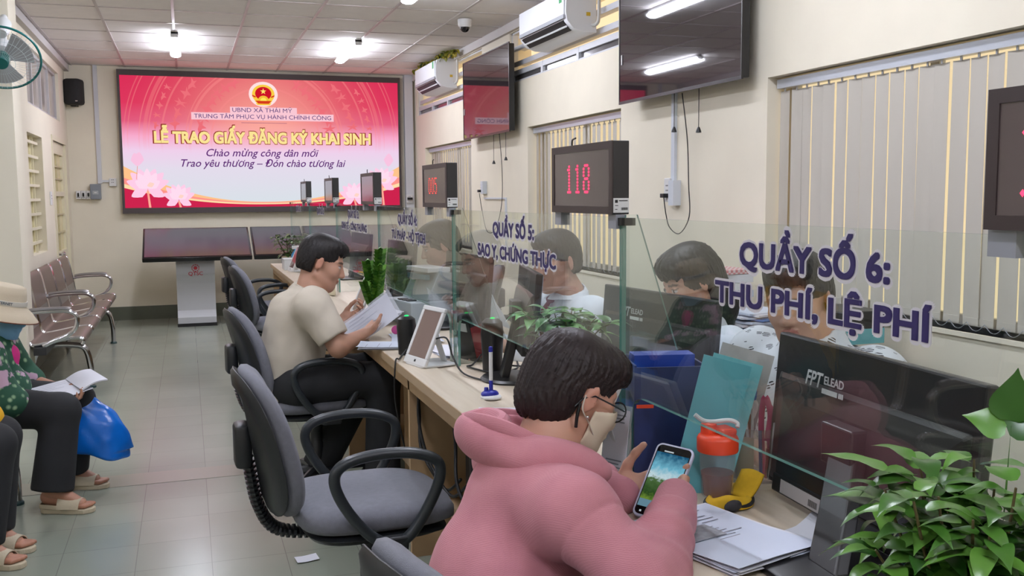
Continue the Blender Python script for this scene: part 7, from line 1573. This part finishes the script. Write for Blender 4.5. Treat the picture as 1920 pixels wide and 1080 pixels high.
# ---- waiting visitors on the left
def waiting_woman():
    t = thing('person', 'woman in a green patterned blouse, sun hat and blue mask reading papers on the bench', 'person', (-0.98, 4.86, 0)); off = v3(-0.98, 4.86, 0); W = lambda *p: A3(p)-off
    hc = W(-0.825, 4.875, 0.880); M = frame((0.94, -0.22, -0.24), (0.24, 0, 0.97))
    J = dict(pelvis=W(-0.98, 4.86, 0.485), belly=W(-0.965, 4.86, 0.56), chest=W(-0.905, 4.865, 0.665), neckb=W(-0.85, 4.87, 0.755), neck=W(-0.84, 4.87, 0.775), skull=hc+M@v3(0, -0.03, -0.045), shR=W(-0.865, 4.70, 0.715), shL=W(-0.865, 5.03, 0.715), elR=W(-0.785, 4.66, 0.505), wrR=W(-0.615, 4.725, 0.468), elL=W(-0.76, 5.05, 0.53), wrL=W(-0.60, 4.93, 0.50),
             hipR=W(-0.93, 4.78, 0.475), hipL=W(-0.93, 4.95, 0.475), knR=W(-0.57, 4.68, 0.445), knL=W(-0.53, 4.92, 0.445), anR=W(-0.615, 4.63, 0.105), anL=W(-0.585, 4.99, 0.105), toR=W(-0.50, 4.59, 0.035), toL=W(-0.47, 4.96, 0.035))
    r = scaled(pelvis=0.12, belly=0.115, chest=0.112, sh=0.054, hip=0.08, neck=0.046); SK = (176, 128, 104)
    hR, _ = hand_field(J['wrR'], (0.95, 0.12, 0.05), (0, 0.1, 1.0), -1, curls=[(20, 40, 30)]*4, thumb=(35, 25, 15), s=0.92); hL, _ = hand_field(J['wrL'], (0.9, -0.3, 0.0), (0, -0.1, 1), 1, curls=[(20, 40, 30)]*4, s=0.92)
    obj('body', body_mesh(J, r, hc, M, SK, [hR, hL], 0.0055, 0.95), SKIN, t, smooth=0)
    GP = bpy.data.materials.new('green_floral_blouse'); nt, N, L, B, O = nodes(GP); B.inputs['Roughness'].default_value = 0.85; tc = N.new('ShaderNodeTexCoord')
    v1 = N.new('ShaderNodeTexVoronoi'); v1.inputs['Scale'].default_value = 26; L.new(tc.outputs['Object'], v1.inputs['Vector']); n1 = N.new('ShaderNodeTexNoise'); n1.inputs['Scale'].default_value = 11; n1.inputs['Detail'].default_value = 3; L.new(tc.outputs['Object'], n1.inputs[0])
    c1 = N.new('ShaderNodeValToRGB'); L.new(v1.outputs['Distance'], c1.inputs[0]); c1.color_ramp.elements[0].color = (*lin((150, 178, 140)), 1); c1.color_ramp.elements[1].color = (*lin((34, 78, 58)), 1); c1.color_ramp.elements[0].position = 0.12; c1.color_ramp.elements[1].position = 0.34
    c2 = N.new('ShaderNodeValToRGB'); L.new(n1.outputs['Fac'], c2.inputs[0]); c2.color_ramp.elements[0].position = 0.57; c2.color_ramp.elements[1].position = 0.60
    mx = N.new('ShaderNodeMix'); mx.data_type = 'RGBA'; L.new(c2.outputs[0], mx.inputs[0]); L.new(c1.outputs[0], mx.inputs[6]); mx.inputs[7].default_value = (*lin((186, 156, 176)), 1); L.new(mx.outputs[2], B.inputs['Base Color'])
    pts = [J[k] for k in ('pelvis', 'chest', 'shR', 'shL', 'elR', 'elL', 'neckb')]
    fs = torso_field(J, r, 0.028, 1.15, None, 0.014); hem = s_cone(J['pelvis']+v3(0.02, 0, 0.02), J['pelvis']+v3(0.14, 0, 0.04), 0.15, 0.13); FS = s_noise(lambda P: smin(fs(P), hem(P), 0.04), 0.004, 24, 4)
    sdf_obj('blouse', FS, pts, GP, t, 0.007, 0.22)
    fr = J['chest']; sdf_obj('pink_vest', s_cone(fr+v3(0.095, 0.0, 0.02), J['belly']+v3(0.125, 0.0, 0.0), 0.060, 0.066), [fr, J['belly']], mat('hot_pink_cotton', (206, 44, 128), 0.8), t, 0.006, 0.25, label='hot pink vest')
    sdf_obj('trousers', trouser_field(J, r, 0.022, 0.06), [J[k] for k in ('pelvis', 'knR', 'knL', 'anR', 'anL')], mat('black_trousers'), t, 0.007, 0.2)
    ht = MB(); Mh = axes(hc, M[:, 1], -M[:, 0])
    ht.lathe([(0.075, 0.135), (0.085, 0.13), (0.094, 0.10), (0.101, 0.055), (0.103, 0.045), (0.135, 0.02), (0.165, -0.012), (0.166, -0.016), (0.134, 0.014), (0.102, 0.036), (0.096, 0.06), (0.088, 0.10), (0.07, 0.125)], n=36, M=Mh)
    hs_ = obj('sun_hat', ht, mat('cream_hat_cotton', (206, 192, 168), 0.9, bump=0.3, bscale=300), t, smooth=60, label='cream sun hat'); obj('hat_band', MB().lathe([(0.1035, 0.05), (0.1045, 0.052), (0.102, 0.072), (0.1005, 0.072)], n=36, M=Mh), mat('hat_band_white', (214, 210, 200), 0.8), hs_, smooth=60); obj('brim_edge', MB().tube([Mh @ Vector((0.166*math.cos(2*PI*k/36), 0.166*math.sin(2*PI*k/36), -0.014)) for k in range(36)], 0.003, 6, closed=True), mat('hat_edge_brown', (110, 64, 44), 0.8), hs_)
    me = place(text_fit('INTERNET', 0.075, 0.012, bold=0.02), (0, 0, 0), (1, 0, 0), (0, 1, 0))
    for v in me.vertices: a = v.co.x/0.1045-1.15; v.co = Mh @ Vector((0.1052*math.cos(a), 0.1052*math.sin(a), 0.056+v.co.y))
    obj('hat_lettering', me, mat('hat_lettering_grey', (90, 104, 120), 0.7), hs_, smooth=0)
    hf = head_field(hc, M, 0.95)
    def mask(P):
        q = (P-hc)@M/0.95; return smax(np.abs(hf(P)-0.007)-0.0025, np.maximum.reduce([0.018-q[:, 1], q[:, 2]+0.006, -0.112-q[:, 2]])*0.95, 0.003)
    sdf_obj('face_mask', mask, [hc+M@v3(0, 0.07, -0.05)], mat('blue_mask_fabric', (126, 178, 214), 0.75), t, 0.0035, 0.13, label='blue face mask')
    sdf_obj('hair', hair_short(hc, M, 0.95, 1.05, 0.05, -0.06, -0.09, 0.045, 0.0016, 8), [hc], HAIR, t, 0.005, 0.17)
    SD = mat('cream_woven_sandal', (200, 186, 160), 0.7, bump=0.7, bscale=160)
    sandals(t, J, SD)
    pp = thing('open_papers', 'white open papers held on the lap of the woman in the sun hat', 'papers', (-0.60, 4.80, 0.515)); Md = axes((0, 0, 0), (0.88, 0.40, 0.12), (-0.4, 0.85, 0.10))
    obj('left_sheets', sheet(0.30, 0.21, 0.010, 0.003, 0.006, 2).xf(Md @ Matrix.Translation((-0.02, 0, 0))), PAPER, pp, smooth=60); obj('raised_sheets', MB().grid(lambda u, v: (0.08+0.12*u, -0.105+0.21*v, 0.012+0.02*u+0.012*math.sin(PI*u)), 8, 6, thick=0.006).xf(Md), PAPER, pp, smooth=60); obj('print', lines(0.28, 0.2, 0.016, 8, seed=5).xf(Md @ Matrix.Translation((-0.02, 0, 0))), INK, pp, smooth=0)
    bg = thing('plastic_bag', 'shiny blue plastic bag hanging beside the seated woman\'s knees', 'bag', (-0.475, 4.90, 0.33)); bc = A3((0, 0, 0))
    def bag(P):
        q = P; z = q[:, 2]; a = np.clip((0.19-z)/0.36, 0, 1); rx = 0.02+0.135*np.sin(a*1.9)**0.8*(1-0.15*(a > 0.9)); ry = 0.018+0.07*np.sin(a*1.8)**0.8
        x = q[:, 0]+0.05-0.10*a; k0 = np.sqrt((x/np.maximum(rx, 1e-3))**2+(q[:, 1]/np.maximum(ry, 1e-3))**2); d = (k0-1)*np.minimum(rx, ry)*0.8
        return smax(d, np.maximum(z-0.185, -0.155-z-0.25*x), 0.02)
    BLU = mat('blue_plastic_film', (14, 108, 208), 0.22, spec=0.6, noise=0.10, nscale=9, bump=0.9, bscale=22); sdf_obj('bag_body', s_noise(s_noise(bag, 0.007, 26, 3), 0.003, 60, 6), None, BLU, bg, 0.005, lo=A3((-0.25, -0.16, -0.26)), hi=A3((0.25, 0.16, 0.26)))
    obj('bag_handle', MB().tube(spline([(-0.05, 0.0, 0.16), (-0.075, 0.02, 0.20), (-0.09, 0.01, 0.17), (-0.06, -0.01, 0.15)], 5), 0.008, 8, flat=(0.5, 1.6, (0, 1, 0))), BLU, bg)
def sandals(t, J, m):
    for k in 'LR':
        an, to = A3(J['an'+k]), A3(J['to'+k]); d = to-an; d[2] = 0; d /= np.linalg.norm(d); s_ = np.cross((0, 0, 1), d); h0 = v3(an[0], an[1], 0)-d*0.05
        M = axes(h0, d, s_); out = [(0.0, 0.018), (0.02, 0.032), (0.09, 0.034), (0.15, 0.043), (0.20, 0.040), (0.232, 0.018), (0.236, 0)]; poly = out+[(x, -y) for x, y in reversed(out[:-1])]
        obj('sandal_sole', MB().prism(poly, 0.022, M=M), m, t, smooth=0, bevel=0.004)
        up_ = MB().grid(lambda u, v: M @ Vector((0.085+0.095*u, 0.043*math.cos(PI*(0.02+0.96*v))*(1.0-0.0*u), 0.020+(0.062-0.022*u)*math.sin(PI*(0.02+0.96*v)))), 6, 12, thick=0.004); obj('sandal_upper', up_, m, t, smooth=60)
        st = MB().grid(lambda u, v: M @ Vector((0.10-0.10*u, 0.04*math.cos(PI*(0.0+1.0*v)), 0.02+(0.045-0.006*u)*abs(math.sin(PI*v))**0.6 if v not in (0, 1) else 0.02)), 1, 2, thick=0.003)
        obj('heel_strap', MB().tube([M @ Vector(p) for p in ((0.10, 0.042, 0.03), (0.04, 0.038, 0.035), (0.0, 0.022, 0.032), (-0.006, 0, 0.032), (0.0, -0.022, 0.032), (0.04, -0.038, 0.035), (0.10, -0.042, 0.03))], 0.006, 6, flat=(0.5, 1.8, (0, 0, 1))), m, t)
        ft = s_union([s_cone(v3(an[0], an[1], 0.07)-d*0.02, h0+d*0.14+v3(0, 0, 0.04), 0.034, 0.026), s_cone(h0+d*0.12+v3(0, 0, 0.036), h0+d*0.18+v3(0, 0, 0.032), 0.030, 0.018)]+[s_cone(h0+d*0.16+s_*q+v3(0, 0, 0.033), h0+d*(0.222-abs(q-0.02)*0.5)+s_*q*1.1+v3(0, 0, 0.032), 0.011, 0.009) for q in (0.026, 0.011, -0.002, -0.014, -0.025)], 0.008)
        fm = sdf_mesh('foot', ft, *bounds([h0, h0+d*0.24], 0.1), 0.0045, 1, lambda V: np.tile(A3(lin((176, 124, 100))), (len(V), 1))); obj('foot', fm, SKIN, t, smooth=0)
waiting_woman()
def yellow_person():
    t = thing('person', 'person at the left edge in a yellow top and black trousers, mostly cut off', 'person', (-1.10, 3.98, 0)); off = v3(-1.10, 3.98, 0); W = lambda *p: A3(p)-off
    hc = W(-0.97, 4.16, 1.02); M = frame((0.95, 0, -0.2), (0, 0, 1))
    J = dict(pelvis=W(-1.08, 4.16, 0.49), belly=W(-1.06, 4.16, 0.60), chest=W(-1.03, 4.16, 0.75), neckb=W(-1.0, 4.16, 0.87), neck=W(-1.0, 4.16, 0.89), skull=hc+M@v3(0, -0.03, -0.045), shR=W(-1.0, 3.99, 0.82), shL=W(-1.0, 4.33, 0.82), elR=W(-0.95, 3.95, 0.60), wrR=W(-0.85, 4.06, 0.52), elL=W(-0.93, 4.36, 0.60), wrL=W(-0.83, 4.25, 0.52),
             hipR=W(-1.03, 4.08, 0.47), hipL=W(-1.03, 4.24, 0.47), knR=W(-0.74, 4.08, 0.455), knL=W(-0.745, 4.22, 0.455), anR=W(-0.80, 4.03, 0.095), anL=W(-0.79, 4.2, 0.095), toR=W(-0.70, 3.98, 0.035), toL=W(-0.69, 4.15, 0.035))
    r = scaled(); hs = [hand_field(J['wr'+k], (0.9, 0.2 if k == 'R' else -0.2, -0.3), (0, 0, -1), 1 if k == 'R' else -1)[0] for k in 'RL']
    obj('body', body_mesh(J, r, hc, M, (178, 130, 106), hs, 0.007), SKIN, t, smooth=0)
    sdf_obj('shirt', s_noise(s_union([torso_field(J, r, 0.035, 0.8, None, 0.012), s_cone(J['belly'], J['belly']+v3(0.26, 0.05, -0.07), 0.14, 0.085)], 0.05), 0.004, 24, 1), [J[k] for k in ('pelvis', 'chest', 'shR', 'shL', 'elR', 'elL')], mat('yellow_cotton', (226, 170, 20), 0.8), t, 0.009, 0.2); sdf_obj('trousers', trouser_field(J, r, 0.022, 0.06), [J[k] for k in ('pelvis', 'knR', 'knL', 'anR', 'anL')], mat('black_trousers'), t, 0.009, 0.2)
    sdf_obj('hair', hair_short(hc, M, 1.0, 1.05), [hc], HAIR, t, 0.006, 0.17); sandals(t, J, mat('cream_woven_sandal'))
yellow_person()
